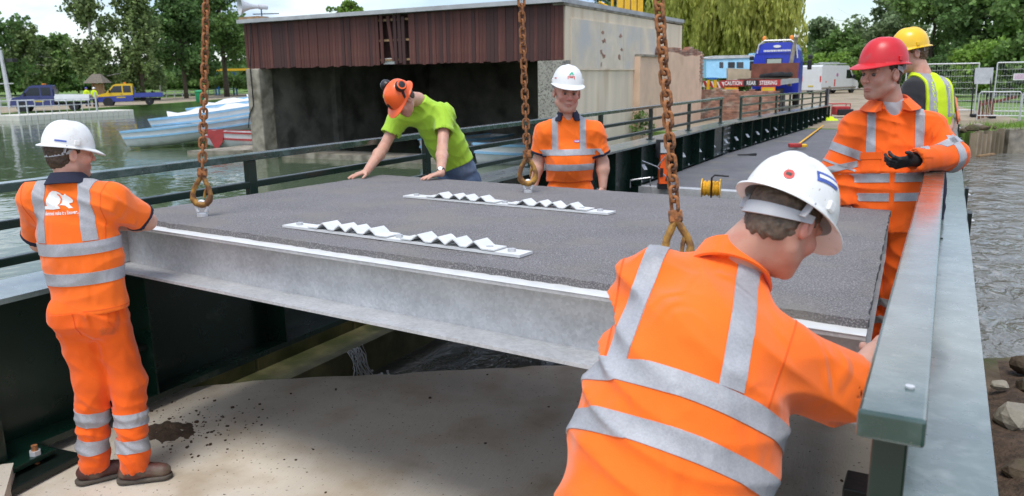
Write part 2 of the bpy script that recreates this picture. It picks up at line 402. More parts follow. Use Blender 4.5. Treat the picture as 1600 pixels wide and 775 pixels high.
FONT_CACHE = {}
def text_polys(s, size=1.0, bold=.018):
    cu = bpy.data.curves.new('t', 'FONT'); cu.body = s; cu.size = size; cu.align_x = 'CENTER'; cu.align_y = 'CENTER'; cu.resolution_u = 3; cu.offset = size * bold
    o = bpy.data.objects.new('t', cu); col.objects.link(o)
    dg = bpy.context.evaluated_depsgraph_get(); me = bpy.data.meshes.new_from_object(o.evaluated_get(dg))
    bpy.data.objects.remove(o); bpy.data.curves.remove(cu)
    v = [(q.co.x, q.co.y) for q in me.vertices]; f = [tuple(p.vertices) for p in me.polygons]; bpy.data.meshes.remove(me)
    return v, f
def poly2d(pts):
    return list(pts), [tuple(range(len(pts)))]
def decal(vf, org, xd, yd, bvh, mat, name, parent, off=.0025, sub=0.0, depth=.4):
    """2D mesh printed onto a surface: every vertex dropped along -(xd x yd) on the bvh"""
    org = np.asarray(org, float); xd = nrm(xd); yd = nrm(yd); n = np.cross(xd, yd)
    bm = bmesh.new(); bv = [bm.verts.new((p[0], p[1], 0)) for p in vf[0]]
    for f in vf[1]:
        try: bm.faces.new([bv[i] for i in f])
        except ValueError: pass
    bmesh.ops.triangulate(bm, faces=list(bm.faces))
    if sub > 0:
        for _ in range(6):
            le = [e for e in bm.edges if e.calc_length() > sub]
            if not le: break
            bmesh.ops.subdivide_edges(bm, edges=le, cuts=1); bmesh.ops.triangulate(bm, faces=[f for f in bm.faces if len(f.verts) > 3])
    for q in bm.verts:
        p = org + xd * q.co.x + yd * q.co.y
        h, nn, _, _ = bvh.ray_cast(Vector(p + n * depth * .5), Vector(-n), depth)
        q.co = (h + Vector(n) * off) if h else Vector(p)
    me = bpy.data.meshes.new(name); bm.to_mesh(me); bm.free(); me.materials.append(mat)
    return link(bpy.data.objects.new(name, me), parent)

# ------------------------------------------------------------------ anatomy
def hand_prims(w, dirn, dors, left, curl=(15, 15, 15, 15), spread=1.0, thumb=(.75, .6, -.25), fat=1.0, scale=1.0):
    y = nrm(dirn); z = nrm(np.asarray(dors) - y * (np.asarray(dors) @ y)); xs = np.cross(y, z); x = xs if left else -xs
    B = np.stack([x, y, z], 1); w = np.asarray(w, float); T = lambda q: w + B @ (np.asarray(q, float) * scale)
    pr = []; kn = [(.030, .088), (.010, .092), (-.010, .088), (-.029, .080)]; ln_ = [.074, .083, .076, .060]
    for i, (kx, ky) in enumerate(kn):
        pr.append((T((kx * .55, .012, 0)), T((kx, ky, .002)), .0165 * fat, .0125 * fat, .014))
    for i, (kx, ky) in enumerate(kn):
        p = np.array([kx, ky, .001]); ang = 0.0; side = math.radians((1.5 - i) * 6.0 * spread)
        rr = [.0098, .0090, .0083, .0070] if i < 3 else [.0088, .0080, .0074, .0064]
        for j, fr in enumerate((.46, .30, .24)):
            ang += math.radians(curl[i]) * (1.0 if j else .8)
            d = np.array([math.sin(side) * math.cos(ang), math.cos(side) * math.cos(ang), -math.sin(ang)])
            q = p + d * ln_[i] * fr; pr.append((T(p), T(q), rr[j] * fat, rr[j + 1] * fat, .004)); p = q
    t0 = np.array([.026, .022, -.006]); td = nrm(thumb); t1 = t0 + td * .042; t2 = t1 + nrm(td + np.array([-.25, .35, -.05])) * .034; t3 = t2 + nrm(td + np.array([-.4, .5, -.1])) * .027
    pr += [(T(t0), T(t1), .0150 * fat, .0115 * fat, .010), (T(t1), T(t2), .0110 * fat, .0100 * fat, .004), (T(t2), T(t3), .0100 * fat, .0078 * fat, .004)]
    return pr
def prim_field(pr):
    def F(P):
        d = np.full(len(P), 9.0, np.float32)
        for a, b, r1, r2, k in pr: d = smin(d, rc(P, a, b, r1, r2), k)
        return d
    return F
def prim_box(pr, pad=.02):
    q = np.array([p for a, b, *_ in pr for p in (a, b)]); m = max(max(x[2], x[3]) for x in pr) + pad
    return q.min(0) - m, q.max(0) + m

def head_field(c, Hm, neck, wide=1.0, jaw=1.0, mouth=True, hs=1.0, nr=1.0):
    c = np.asarray(c, np.float32); Hm32 = np.asarray(Hm, np.float32); nk = ((np.asarray(neck) - c) @ Hm) / hs
    def F(P):
        q = (P - c) @ Hm32 / np.float32(hs); s = np.abs(q); sx = np.stack([s[:, 0], q[:, 1], q[:, 2]], 1)
        d = ell(q, (0, -.012, .035), (.076 * wide, .098, .088))
        d = smin(d, ell(q, (0, .028, -.040), (.061 * wide, .066, .080)), .03)
        d = smin(d, rc(sx, (.052 * wide * jaw, .0, -.062), (.012, .070, -.100), .018 * jaw, .021), .03)     # jaw line
        d = smin(d, ell(sx, (.040 * wide, .066, -.020), (.024, .022, .024)), .02)                  # cheek
        d = smin(d, rc(sx, (.012, .089, .030), (.044, .076, .028), .011, .012), .014)               # brow
        d = smax(d, -ell(sx, (.031, .102, .010), (.017, .018, .011)), .012)                         # sockets
        d = smin(d, rc(q, (0, .092, .018), (0, .113, -.022), .008, .0125), .010)                    # nose
        d = smin(d, ell(sx, (.012, .102, -.025), (.009, .010, .008)), .006)
        d = smin(d, ell(q, (0, .089, -.060), (.024, .012, .007)), .007)                             # lips
        d = smin(d, ell(q, (0, .087, -.071), (.020, .012, .007)), .006)
        d = smax(d, -ell(q, (0, .103, -.0655), (.022, .010, .0018)), .003)
        d = smin(d, rc(q, (0, -.030, -.02), nk, .056 * nr, .062 * nr), .03)
        ear = ell(sx, (.081 * wide, -.012, -.004), (.011, .020, .033))
        ear = smax(ear, -ell(sx, (.092 * wide, -.008, .002), (.010, .011, .019)), .006)
        return smin(d, ear, .008) * np.float32(hs)
    return F
def head_tint(V, c, Hm, beard=0.0, flush=.0, hs=1.0):
    q = (V - np.asarray(c)) @ Hm / hs; t = np.ones((len(V), 4))
    lip = np.exp(-((q[:, 0] / .024) ** 4 + ((q[:, 2] + .0655) / .011) ** 4)) * (q[:, 1] > .085)
    t[:, :3] *= 1 - lip[:, None] * np.array([.12, .35, .32])
    if beard:
        b = np.clip((-.035 - q[:, 2] + .25 * np.clip(.05 - q[:, 1], 0, 1)) / .02, 0, 1) * np.clip((q[:, 1] + .0) / .02, 0, 1) * (1 - lip) * np.clip((q[:, 2] + .13) / .01, 0, 1)
        t[:, :3] *= 1 - b[:, None] * beard * np.array([.62, .66, .68])
    if flush:
        fl = np.exp(-(((np.abs(q[:, 0]) - .04) / .03) ** 2 + ((q[:, 2] + .02) / .04) ** 2)) * (q[:, 1] > .02) + np.exp(-((q[:, 1] - .118) / .016) ** 2 - (q[:, 2] + .02) ** 2 / .0005) * .8 + np.exp(-((np.abs(q[:, 0]) - .085) / .014) ** 2 - (q[:, 1] + .01) ** 2 / .0009) * .8
        t[:, :3] *= 1 - np.clip(fl, 0, 1)[:, None] * flush * np.array([.03, .30, .28])
    eb = np.exp(-(((np.abs(q[:, 0]) - .032) / .018) ** 4 + ((q[:, 2] - .029) / .0065) ** 4)) * (q[:, 1] > .07)
    t[:, :3] *= 1 - eb[:, None] * .5
    return t

def helmet(parent, c, Hm, mat, tilt=0.0, lift=.045, harness=True, sc=1.0, back=0.0, ridge=1.0):
    """safety helmet in the head frame; returns the shell object and its frame"""
    ct, st = math.cos(tilt), math.sin(tilt); Tm = np.array([[1, 0, 0], [0, ct, -st], [0, st, ct]])
    B = np.asarray(Hm) @ Tm; o = np.asarray(c) + B @ np.array([0, -.008 + back, lift]) * sc
    n = 72; a, b, h = .108 * sc, .126 * sc, .128 * sc
    def dome(t, th, k=1.0):
        r = math.cos(t * math.pi / 2) ** .72; z = h * math.sin(t * math.pi / 2) ** 1.08
        x, y = a * r * math.cos(th), b * r * math.sin(th)
        y -= .012 * math.sin(t * math.pi / 2) * (1 - t)
        f = min(1, max(0, (t - .12) / .25))
        z += ridge * f * (.0065 * math.exp(-(x / .017) ** 4) + .0035 * math.exp(-((abs(x) - .046) / .010) ** 4) * (1 - .6 * t))
        return np.array([x, y, z])
    rings = []; T = 18
    def brim(e, th):
        s = math.sin(th); fr = max(0, s) ** 2.2; bk = max(0, -s) ** 2.5
        ext = (.008 + .046 * fr + .016 * bk) * sc * e
        p = dome(0, th); d = np.array([math.cos(th), math.sin(th), 0]); p = p + d * ext
        p[2] -= (.004 + .020 * fr + .006 * bk) * e ** 1.4 * sc
        return p
    for e in (1.0,): rings.append([brim(e, 2 * math.pi * k / n) - np.array([0, 0, .0045]) for k in range(n)])
    for e in (1.0, .6, .25): rings.append([brim(e, 2 * math.pi * k / n) for k in range(n)])
    for i in range(T): rings.append([dome(i / T * .985 + .012, 2 * math.pi * k / n) for k in range(n)])
    mb = MB(); base = 0; vs = [p for r in rings for p in r]; fs = []
    for i in range(len(rings) - 1):
        for k in range(n): l = (k + 1) % n; fs.append((i * n + k, i * n + l, (i + 1) * n + l, (i + 1) * n + k))
    fs.append(tuple((len(rings) - 1) * n + k for k in range(n)))
    m0 = len(vs)                                            # inner shell
    for i in range(0, T, 3): vs += [dome(i / T * .97, 2 * math.pi * k / n) * np.array([.95, .955, .95]) - np.array([0, 0, .004]) for k in range(n)]
    ni = len(range(0, T, 3))
    for k in range(n): l = (k + 1) % n; fs.append((k, m0 + k, m0 + l, l))
    for i in range(ni - 1):
        for k in range(n): l = (k + 1) % n; fs.append((m0 + i * n + k, m0 + (i + 1) * n + k, m0 + (i + 1) * n + l, m0 + i * n + l))
    fs.append(tuple(m0 + (ni - 1) * n + k for k in range(n))[::-1])
    sh = mobj('helmet', [B @ v + o for v in vs], fs, mat, parent, smooth=True); sh.data.set_sharp_from_angle(angle=math.radians(55))
    W = lambda *q: B @ (np.array(q, float) * sc) + o
    if harness:
        g = MB(); pts = []
        m = 30
        for k in range(m + 1):
            th = math.radians(190 + 160 * k / m); z = -.022 - .030 * math.sin(math.pi * k / m)
            pts.append((.090 * math.cos(th), .112 * math.sin(th) + .012 - .006 * math.sin(math.pi * k / m), z))
        vv = []; ff = []
        for i, p in enumerate(pts):
            hw = .010 + .006 * math.sin(math.pi * i / m)
            for dz, dr in ((-hw, 1.0), (hw, 1.0), (hw, .96), (-hw, .96)): vv.append(W(p[0] * dr, p[1] * dr, p[2] + dz))
        for i in range(m):
            for k in range(4): l = (k + 1) % 4; ff.append((i * 4 + k, i * 4 + l, (i + 1) * 4 + l, (i + 1) * 4 + k))
        ff += [(0, 1, 2, 3), (m * 4 + 3, m * 4 + 2, m * 4 + 1, m * 4)]
        mobj('headband', vv, ff, MT['harness'], sh, smooth=False)
        for sgn in (1, -1):
            g = MB(); g.bar(W(sgn * .094, -.045, .006), W(sgn * .088, -.050, -.035), .020, .004, up=B @ np.array([0, 1.0, 0])); g.build('strap', MT['harness'], sh)
            g = MB(); g.bar(W(sgn * .109, .000, .010), W(sgn * .107, .000, .034), .024, .012, up=B @ np.array([sgn * 1.0, 0, 0]), bev=.003); g.build('slot', mat, sh)
    return sh, (B, o)

def frame_cols(fwd, up=(0, 0, 1)):
    f = nrm(fwd); r = nrm(np.cross(f, up)); u = np.cross(r, f); return np.stack([r, f, u], 1)

class Person:
    def __init__(s, name, label, cat, base, **J):
        s.root = empty(name, base); tag(s.root, label, cat, 'bridge workers'); s.J = {k: np.asarray(v, float) for k, v in J.items()}
        for a in ('anR', 'anL'): s.J[a][2] = base[2] + .095
        J = s.J; s.up = nrm(J['chest'] - J['pelvis']); r = J['shR'] - J['shL']; s.right = nrm(r - s.up * (r @ s.up)); s.fwd = np.cross(s.up, s.right)
        s.T = np.stack([s.right, s.fwd, s.up], 1); s.skin = []; s.tints = []
    def loc(s, x, y, z): return s.J['pelvis'] + s.T @ np.array([x, y, z], float)
    def add_skin(s, F, lo, hi, res, tint=None):
        v, f = sdf_mesh(F, lo, hi, res); s.skin.append((v, f)); s.tints.append(np.ones((len(v), 4)) if tint is None else tint(v))
    def head(s, fwd, up, beard=0, flush=.5, res=.0038, hs=1.0, **k):
        s.hs = hs
        c = s.J['head']; s.H = frame_cols(fwd, up); n = s.J['neck']
        lo = np.minimum(c - .17, n - .09); hi = np.maximum(c + .17, n + .09)
        s.add_skin(head_field(c, s.H, n, hs=hs, **k), lo, hi, res, lambda v: head_tint(v, c, s.H, beard, flush, hs)); return s
    def hair(s, mat, low=-.055, front=.035, thick=.010, top=.08, res=.004, seed=1, curl=.003, side=.0):
        c = s.J['head'].astype(np.float32); Hm = s.H.astype(np.float32)
        def F(P):
            q = (P - c) @ Hm / np.float32(s.hs); d = ell(q, (0, -.014, .030), (.077 + thick, .098 + thick, .088 + thick))
            d = smin(d, ell(q, (0, -.045, -.035), (.058 + thick * .7, .050 + thick * .7, .055)), .03)
            d = d + curl * np.sin(q[:, 0] * 260 + 2 * np.sin(q[:, 2] * 90)) * np.sin(q[:, 1] * 210 + 2.3 * np.sin(q[:, 2] * 150 + seed))
            edge = q[:, 1] - (front + .55 * np.clip(q[:, 2] - .01, -.02, .1) - .9 * np.clip(.0 - q[:, 2], 0, .1))
            d = smax(d, edge + .004 * np.sin(q[:, 2] * 330), .008)
            d = smax(d, low - q[:, 2] + .005 * np.sin(q[:, 0] * 240) - .25 * np.clip(q[:, 1] + .02, 0, 1), .008); d = smax(d, q[:, 2] - top, .004)
            ear = ell(np.stack([np.abs(q[:, 0]), q[:, 1], q[:, 2]], 1), (.085, -.010, -.006), (.030, .024, .038))
            return smax(d, -ear, .004) * np.float32(s.hs)
        v, f = sdf_mesh(F, c - .18, c + .18, res); np_mesh('hair', [(v, f)], mat, s.root)
        return s
    def arm(s, side, hand=None, r=(.052, .043, .040, .029), res=.005, hres=.0032, glove=None):
        J = s.J; sh, e, w = J['sh' + side], J['el' + side], J['wr' + side]
        m1 = e + (w - e) * .28
        pr = [(sh, e, r[0], r[1], .01), (e, m1, r[1], r[2] + .004, .02), (m1, w, r[2] + .004, r[3], .03)]
        lo, hi = prim_box(pr); s.add_skin(prim_field(pr), lo, hi, res)
        if hand:
            hp = hand_prims(w, left=(side == 'L'), **hand)
            hp2 = [(w - nrm(w - e) * .03, w + nrm(hand['dirn']) * .02, .027, .022, .02)] + hp if not glove else [(w - nrm(w - e) * .05, w + nrm(hand['dirn']) * .02, .040, .030, .02)] + hp
            lo, hi = prim_box(hp2)
            if glove: v, f = sdf_mesh(prim_field(hp2), lo, hi, hres); np_mesh('glove', [(v, f)], glove, s.root)
            else: s.add_skin(prim_field(hp2), lo, hi, hres)
        return s
    def finish(s):
        J = s.J; pr = [(J['pelvis'], J['chest'], .09, .10, .02), (J['chest'], J['neck'], .08, .055, .05), (J['shR'], J['shL'], .05, .05, .05)]
        for a in 'RL':
            if 'kn' + a in J: pr += [(J['hip' + a], J['kn' + a], .065, .05, .03), (J['kn' + a], J['an' + a], .05, .035, .02)]
        lo, hi = prim_box(pr); s.add_skin(prim_field(pr), lo, hi, .012)
        s.body = np_mesh('body', s.skin, MT['skin'], s.root, s.tints); return s
    def shirt(s, mat, name='shirt', hw=.168, depth=.64, chest=.178, sleeve=.72, sr=(.082, .080), hem=-.06, belly=0.0, off=.008, amp=.004, seed=1, res=.007, neckcut=.012,
              hemflare=0.0, vneck=None, shr=.068, freq=15, long=False, back=0.0, sleeve_long=.94, trap=True):
        J = s.J; T = s.T.astype(np.float32); p0 = J['pelvis'].astype(np.float32); hgt = float(np.linalg.norm(J['chest'] - J['pelvis']))
        fl = 1 / depth; sf = np.array([1, fl, 1], np.float32)
        shl = {a: (J['sh' + a] - p0) @ s.T for a in 'RL'}
        up, neck = s.up, J['neck']
        arms = {}
        for a in 'RL':
            sh, e, w = J['sh' + a], J['el' + a], J['wr' + a]
            if long: arms[a] = [(sh, e, sr[0], sr[1]), (e, e + (w - e) * sleeve_long, sr[1], sr[1] * .80)]
            else: arms[a] = [(sh, sh + (e - sh) * (sleeve + .15), sr[0], sr[1])]
        def F(P):
            q = ((P - p0) @ T); q2 = q * sf
            d = rc(q2, (0, -.004 * fl, hem - .02), (0, 0, .20), hw + .012 + hemflare, hw)
            d = smin(d, rc(q2, (0, .0, .22), (0, -.008 * fl, hgt - .13), hw, chest), .10)
            if belly: d = smin(d, ell(q, (0, .06, .14), (.145, .075 + belly, .15)), .07)
            if back: d = smin(d, ell(q, (0, -.05, hgt - .14), (.15, .075 + back, .16)), .07)
            d = smin(d, rc(P, J['shR'], J['shL'], shr, shr), .07)
            if trap:
                d = smin(d, rc(P, J['chest'] - up * .02, neck, .085, .062), .05)
                for a in 'RL': d = smin(d, rc(P, neck - up * .025, J['sh' + a] + up * .012, .050, .052), .05)
            d = d * .8 - off
            for a in 'RL':
                ds = np.full(len(P), 9.0, np.float32)
                for (u, v, r1, r2) in arms[a]: ds = smin(ds, rc(P, u, v, r1, r2), .04)
                ds = ds - off * .6
                if long:
                    u, v = arms[a][1][0], arms[a][1][1]; ax = nrm(v - u); end = v; r2 = arms[a][1][3]
                else:
                    u = J['sh' + a]; ax = nrm(J['el' + a] - u); end = u + (J['el' + a] - u) * sleeve; r2 = sr[1]
                pl = plane(P, end, ax); nearend = rc(P, end - ax * .03, end + ax * .25, r2 + .05, r2 + .05)
                ds = np.where(nearend < .05, np.maximum(ds, pl), ds)
                ds = np.maximum(ds, -rc(P, end - ax * .004, end + ax * .2, r2 - .010, r2 - .010))
                d = smin(d, ds, .045)
            d = d + folds(P, amp, seed, freq)
            d = np.maximum(d, hem - q[:, 2] + .004 * np.sin(q[:, 0] * 25 + seed))
            nl = (neck - p0) @ s.T
            d = np.maximum(d, (q[:, 2] - nl[2] - neckcut) - .22 * (-(q[:, 1] - nl[1])))        # slopes down to the front
            if vneck: d = np.maximum(d, -rc(q, (0, .105, nl[2] + .05), (0, .165, nl[2] - vneck), .080, .014))
            return d
        pts = np.array([J['pelvis'] + up * (hem - .02), J['chest'], neck, J['elR'], J['elL'], J['shR'], J['shL']] + ([J['wrR'], J['wrL']] if long else []))
        v, f = sdf_mesh(F, pts.min(0) - .26, pts.max(0) + .26, res)
        # drop crumbs
        s.shirtVF = (v, f); s.shirt_o = np_mesh(name, [(v, f)], mat, s.root); return s
    def torso_band(s, z0, z1, mat=None, tiltx=0.0, tilty=0.0, rmax=.30, parent=None, flt=None):
        n = s.T @ np.array([tiltx, tilty, 1.0]); n = nrm(n); J = s.J
        def fl(c):
            q = (c - J['pelvis']) @ s.T; k = (np.abs(q[:, 0]) < rmax) & (np.abs(q[:, 1]) < .32)
            for a in 'RL':
                e, sh = J['el' + a], J['sh' + a]; dd = rc(c, sh + (e - sh) * .25, e, .0, .0); d2 = rc(c, e, J['wr' + a], 0, 0)
                tr = rc(c, J['pelvis'], J['chest'] - s.up * .1, 0, 0); k &= (np.minimum(dd, d2) > .085) | (tr < .15)
            if flt is not None: k &= flt(q)
            return k
        return band(s.shirtVF, [(s.loc(0, 0, z1), n), (s.loc(0, 0, z0), -n)], 'reflective_band', mat or MT['tape'], parent or s.shirt_o, filt=fl)
    def brace(s, x0, x1, zmin, mat=None, yside=0, lean=0.0, parent=None):
        """over-the-shoulder band between two lateral planes"""
        n = nrm(s.T @ np.array([1.0, 0, lean])); pl = [(s.loc(x1, 0, .45), n), (s.loc(x0, 0, .45), -n), (s.loc(0, 0, zmin), -s.up)]
        if yside: pl.append((s.loc(0, 0, 0), -s.fwd * yside))
        return band(s.shirtVF, pl, 'reflective_band', mat or MT['tape'], parent or s.shirt_o, filt=lambda c: (np.abs(((c - s.J['pelvis']) @ s.T)[:, 1]) < .3))
    def sleeve_band(s, side, f0, f1, mat, name='reflective_band', seg=0, rmax=.125, parent=None):
        a, b = (s.J['sh' + side], s.J['el' + side]) if seg == 0 else (s.J['el' + side], s.J['wr' + side]); ax = nrm(b - a)
        return band(s.shirtVF, [(a + (b - a) * f1, ax), (a + (b - a) * f0, -ax)], name, mat, parent or s.shirt_o, filt=lambda c: rc(c, a, b, 0, 0) < rmax)
    def collar(s, mat, r=.074, h=.045, open_=.30, tilt=.18, z=0.0, flare=.02):
        J = s.J; c = J['neck'] + s.up * z; n = 40; vs = []; fs = []
        for k in range(n + 1):
            th = math.pi / 2 + open_ + (2 * math.pi - 2 * open_) * k / n
            d = s.right * math.cos(th) + s.fwd * math.sin(th); fr = math.sin(th)
            for rr, zz in ((r - .004, h), (r + .003, h + .003), (r + .016 + flare, -.012), (r + .011 + flare, -.016), (r + .004, .0), (r - .004, -.01)):
                vs.append(c + d * rr * (1.0 if abs(fr) < .5 else 1.03) + s.up * (zz - fr * tilt * r) )
        for k in range(n):
            for j in range(6): l = (j + 1) % 6; fs.append((k * 6 + j, k * 6 + l, (k + 1) * 6 + l, (k + 1) * 6 + j))
        fs += [tuple(range(6))[::-1], tuple(n * 6 + j for j in range(6))]
        mb = MB(); mb.add(vs, fs); return mb.build('collar', mat, s.shirt_o, autos=45)
    def trousers(s, mat, hw=.165, thigh=(.100, .080), calf=(.082, .075), amp=.007, seed=3, res=.008, top=.08, depth=.72, cuff=.03, name='trousers'):
        J = s.J; p0 = J['pelvis'].astype(np.float32); T = s.T.astype(np.float32); sf = np.array([1, 1 / depth, 1], np.float32)
        def F(P):
            q = ((P - p0) @ T) * sf
            d = rc(q, (0, -.01, -.07), (0, 0, top + .1), hw, hw - .01) * .85
            d = smin(d, rc(P, J['hipR'] - s.fwd * .035, J['hipL'] - s.fwd * .035, .095, .095), .05)
            for a in 'RL':
                h, k, an = J['hip' + a], J['kn' + a], J['an' + a]
                dl = smin(rc(P, h, k, *thigh), rc(P, k, an, *calf), .04); d = smin(d, dl, .03)
            hz = P[:, 2]; low = np.clip((J['knR'][2] + .05 - hz) / .4, 0, 1)
            d = d + folds(P, amp, seed, 13, (.5, .3, .8)) + low * folds(P, amp * .8, seed + 5, 24, (.15, .1, 1))
            d = np.maximum(d, plane(P, s.loc(0, 0, top), s.up))
            for a in 'RL':
                ax = nrm(J['an' + a] - J['kn' + a]); e = J['an' + a] + ax * cuff
                ne = rc(P, e - ax * .02, e + ax * .2, .13, .13); d = np.where(ne < .0, np.maximum(d, plane(P, e, ax) + .006 * np.sin(P[:, 0] * 60)), d)
                d = np.maximum(d, -rc(P, e - ax * .004, e + ax * .2, calf[1] - .016, calf[1] - .016))
            return d
        pts = np.array([s.loc(0, 0, top), J['hipR'], J['hipL'], J['knR'], J['knL'], J['anR'], J['anL']])
        v, f = sdf_mesh(F, pts.min(0) - .22, pts.max(0) + .2, res); s.trVF = (v, f); s.tr_o = np_mesh(name, [(v, f)], mat, s.root); return s
    def leg_band(s, side, f0, f1, mat=None):
        a, b = s.J['kn' + side], s.J['an' + side]; ax = nrm(b - a)
        o = 'L' if side == 'R' else 'R'
        return band(s.trVF, [(a + (b - a) * f1, ax), (a + (b - a) * f0, -ax)], 'reflective_band', mat or MT['tape'], s.tr_o,
                    filt=lambda c: (rc(c, a, b, 0, 0) < rc(c, s.J['kn' + o], s.J['an' + o], 0, 0)) & (rc(c, a, b, 0, 0) < .16))
    def boots(s, dirR, dirL, mat=None):
        for a, dd in (('R', dirR), ('L', dirL)):
            an = s.J['an' + a]; d = nrm(np.array([dd[0], dd[1], 0])); l = np.array([-d[1], d[0], 0]); B = np.stack([l, d, A3(0, 0, 1)], 1).astype(np.float32)
            g = np.array([an[0], an[1], an[2] - .09]); g32 = g.astype(np.float32)
            def F(P):
                q = (P - g32) @ B
                x = rc(q, (0, -.045, .055), (0, .0, .075), .044, .048); x = smin(x, rc(q, (0, .0, .06), (0, .135, .042), .045, .040), .03)
                x = smin(x, rc(q, (0, 0, .06), (0, -.01, .16), .046, .052), .03); x = x + folds(P, .0025, 4, 60)
                return np.maximum(x, .018 - q[:, 2])
            v, f = sdf_mesh(F, g - .26, g + .26, .006); b = np_mesh('boot', [(v, f)], mat or MT['boot'], s.root)
            def F2(P):
                q = (P - g32) @ B; x = rc(q * np.array([1, 1, .2], np.float32), (0, -.05, 0), (0, .135, 0), .049, .045); return np.maximum(np.maximum(x, q[:, 2] - .024), .002 - q[:, 2])
            v, f = sdf_mesh(F2, g - .26, g + .26, .007); np_mesh('sole', [(v, f)], MT['sole'], b)
        return s
# ------------------------------------------------------------------ ground, water, near bank
M('grass', (.12, .21, .04), .95, 0, .35, .6, .03, 8, dirt=(.18, .25, .07), dscale=.25, dpos=(.5, .7))
M('gravel', (.34, .28, .20), .95, 0, .2, 1.2, .02, 25, dirt=(.22, .18, .12), dscale=.4, dpos=(.5, .7))
M('bank_earth', (.10, .072, .045), .95, 0, .4, 4, .03, 12, dirt=(.05, .065, .02), dscale=1.2, dpos=(.52, .66))
def water_mat(name, base, scale, dist, rough=.04, stretch=(1, 1, 1), detail=3):
    m = bpy.data.materials.new(name); m.use_nodes = True; N, L = m.node_tree.nodes, m.node_tree.links; b = N['Principled BSDF']
    b.inputs['Base Color'].default_value = (*base, 1); b.inputs['Roughness'].default_value = rough; b.inputs['IOR'].default_value = 1.33; b.inputs['Specular IOR Level'].default_value = .5
    t = N.new('ShaderNodeTexCoord'); mpn = N.new('ShaderNodeMapping'); mpn.inputs['Scale'].default_value = stretch; L.new(t.outputs['Object'], mpn.inputs['Vector'])
    n = N.new('ShaderNodeTexNoise'); n.inputs['Scale'].default_value = scale; n.inputs['Detail'].default_value = detail; n.inputs['Distortion'].default_value = .6; L.new(mpn.outputs[0], n.inputs['Vector'])
    n2 = N.new('ShaderNodeTexNoise'); n2.inputs['Scale'].default_value = scale * .22; n2.inputs['Detail'].default_value = 2; L.new(mpn.outputs[0], n2.inputs['Vector'])
    ad = N.new('ShaderNodeMath'); ad.operation = 'MULTIPLY_ADD'; ad.inputs[1].default_value = 2.5; L.new(n2.outputs['Fac'], ad.inputs[0]); L.new(n.outputs['Fac'], ad.inputs[2])
    bp = N.new('ShaderNodeBump'); bp.inputs['Distance'].default_value = dist; L.new(ad.outputs[0], bp.inputs['Height']); L.new(bp.outputs[0], b.inputs['Normal'])
    MATS[name] = m; return m
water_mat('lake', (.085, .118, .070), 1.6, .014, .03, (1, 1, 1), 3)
water_mat('river', (.16, .16, .145), 4.0, .10, .06, (1.0, .55, 1), 4)
WZ, RZ = -.60, -.64

def sheet(name, pts, mat, skirt=0.0, kind='structure', label=None):
    bm = bmesh.new(); vs = [bm.verts.new(q) for q in pts]; f = bm.faces.new(vs); f.normal_update()
    if f.normal.z < 0: f.normal_flip()
    if skirt:
        n = len(vs); lo = [bm.verts.new((q[0], q[1], q[2] - skirt)) for q in pts]
        for i in range(n):
            j = (i + 1) % n; bm.faces.new((vs[i], vs[j], lo[j], lo[i]))
    bmesh.ops.triangulate(bm, faces=[q for q in bm.faces if len(q.verts) > 4]); bmesh.ops.recalc_face_normals(bm, faces=bm.faces)
    me = bpy.data.meshes.new(name); bm.to_mesh(me); bm.free(); me.materials.append(mat); o = link(bpy.data.objects.new(name, me)); tag(o, kind=kind); return o
shore = [(-56, -300), (-60, 0), (-65.7, 34.8), (-68.4, 44.7), (-74, 58), (-86, 79), (-96, 100), (-70, 118), (-40, 80), (-26, 46), (-22.5, 33), (-9.6, 33), (-9.6, 26.5), (-5.0, 26.0), (-5.0, 29.2), (.55, 29.2), (.75, 28.9), (2.45, 31.9), (14, 36), (60, 48), (900, 90)]
sheet('ground', [(x, y, -.1 if x < -30 else .12) for x, y in shore] + [(900, 1500, 0), (-900, 1500, 0), (-900, -300, -.1)], MT['grass'], skirt=2.2)
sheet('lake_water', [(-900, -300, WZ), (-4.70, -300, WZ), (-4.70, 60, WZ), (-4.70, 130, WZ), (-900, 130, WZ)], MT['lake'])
sheet('river_water', [(-4.74, -60, RZ), (900, -60, RZ), (900, 100, RZ), (-4.74, 60, RZ)], MT['river'])
# paths / road on the far banks, 4 mm proud sheets
pth = [(-60.6, 0), (-66.3, 34.6), (-69.0, 44.5), (-74.6, 57.7), (-86.6, 78.7), (-96.5, 100)]
sheet('lakeside_path', [(x, y, -.092) for x, y in pth] + [(x - w_, y, -.092) for (x, y), w_ in list(zip(pth, (14, 15, 16, 16, 15, 15)))[::-1]], MT['gravel'])
sheet('yard_road', [(-9.3, 33.2, .128), (-9.2, 26.7, .128), (-4.95, 29.4, .128), (.56, 29.4, .128), (1.0, 29.6, .128), (2.6, 36, .128), (-1.5, 60, .128), (4, 130, .128), (-9, 140, .128), (-16, 90, .128), (-18, 42, .128)], MT['gravel'])

sheet('lawn', [(-83, 12, -.094), (-89, 46, -.094), (-95, 62, -.094), (-107, 84, -.094), (-125, 112, -.094), (-170, 180, 1.6), (-190, 120, 1.7), (-180, 40, 1.7), (-150, -10, 1.2)], MT['grass'])
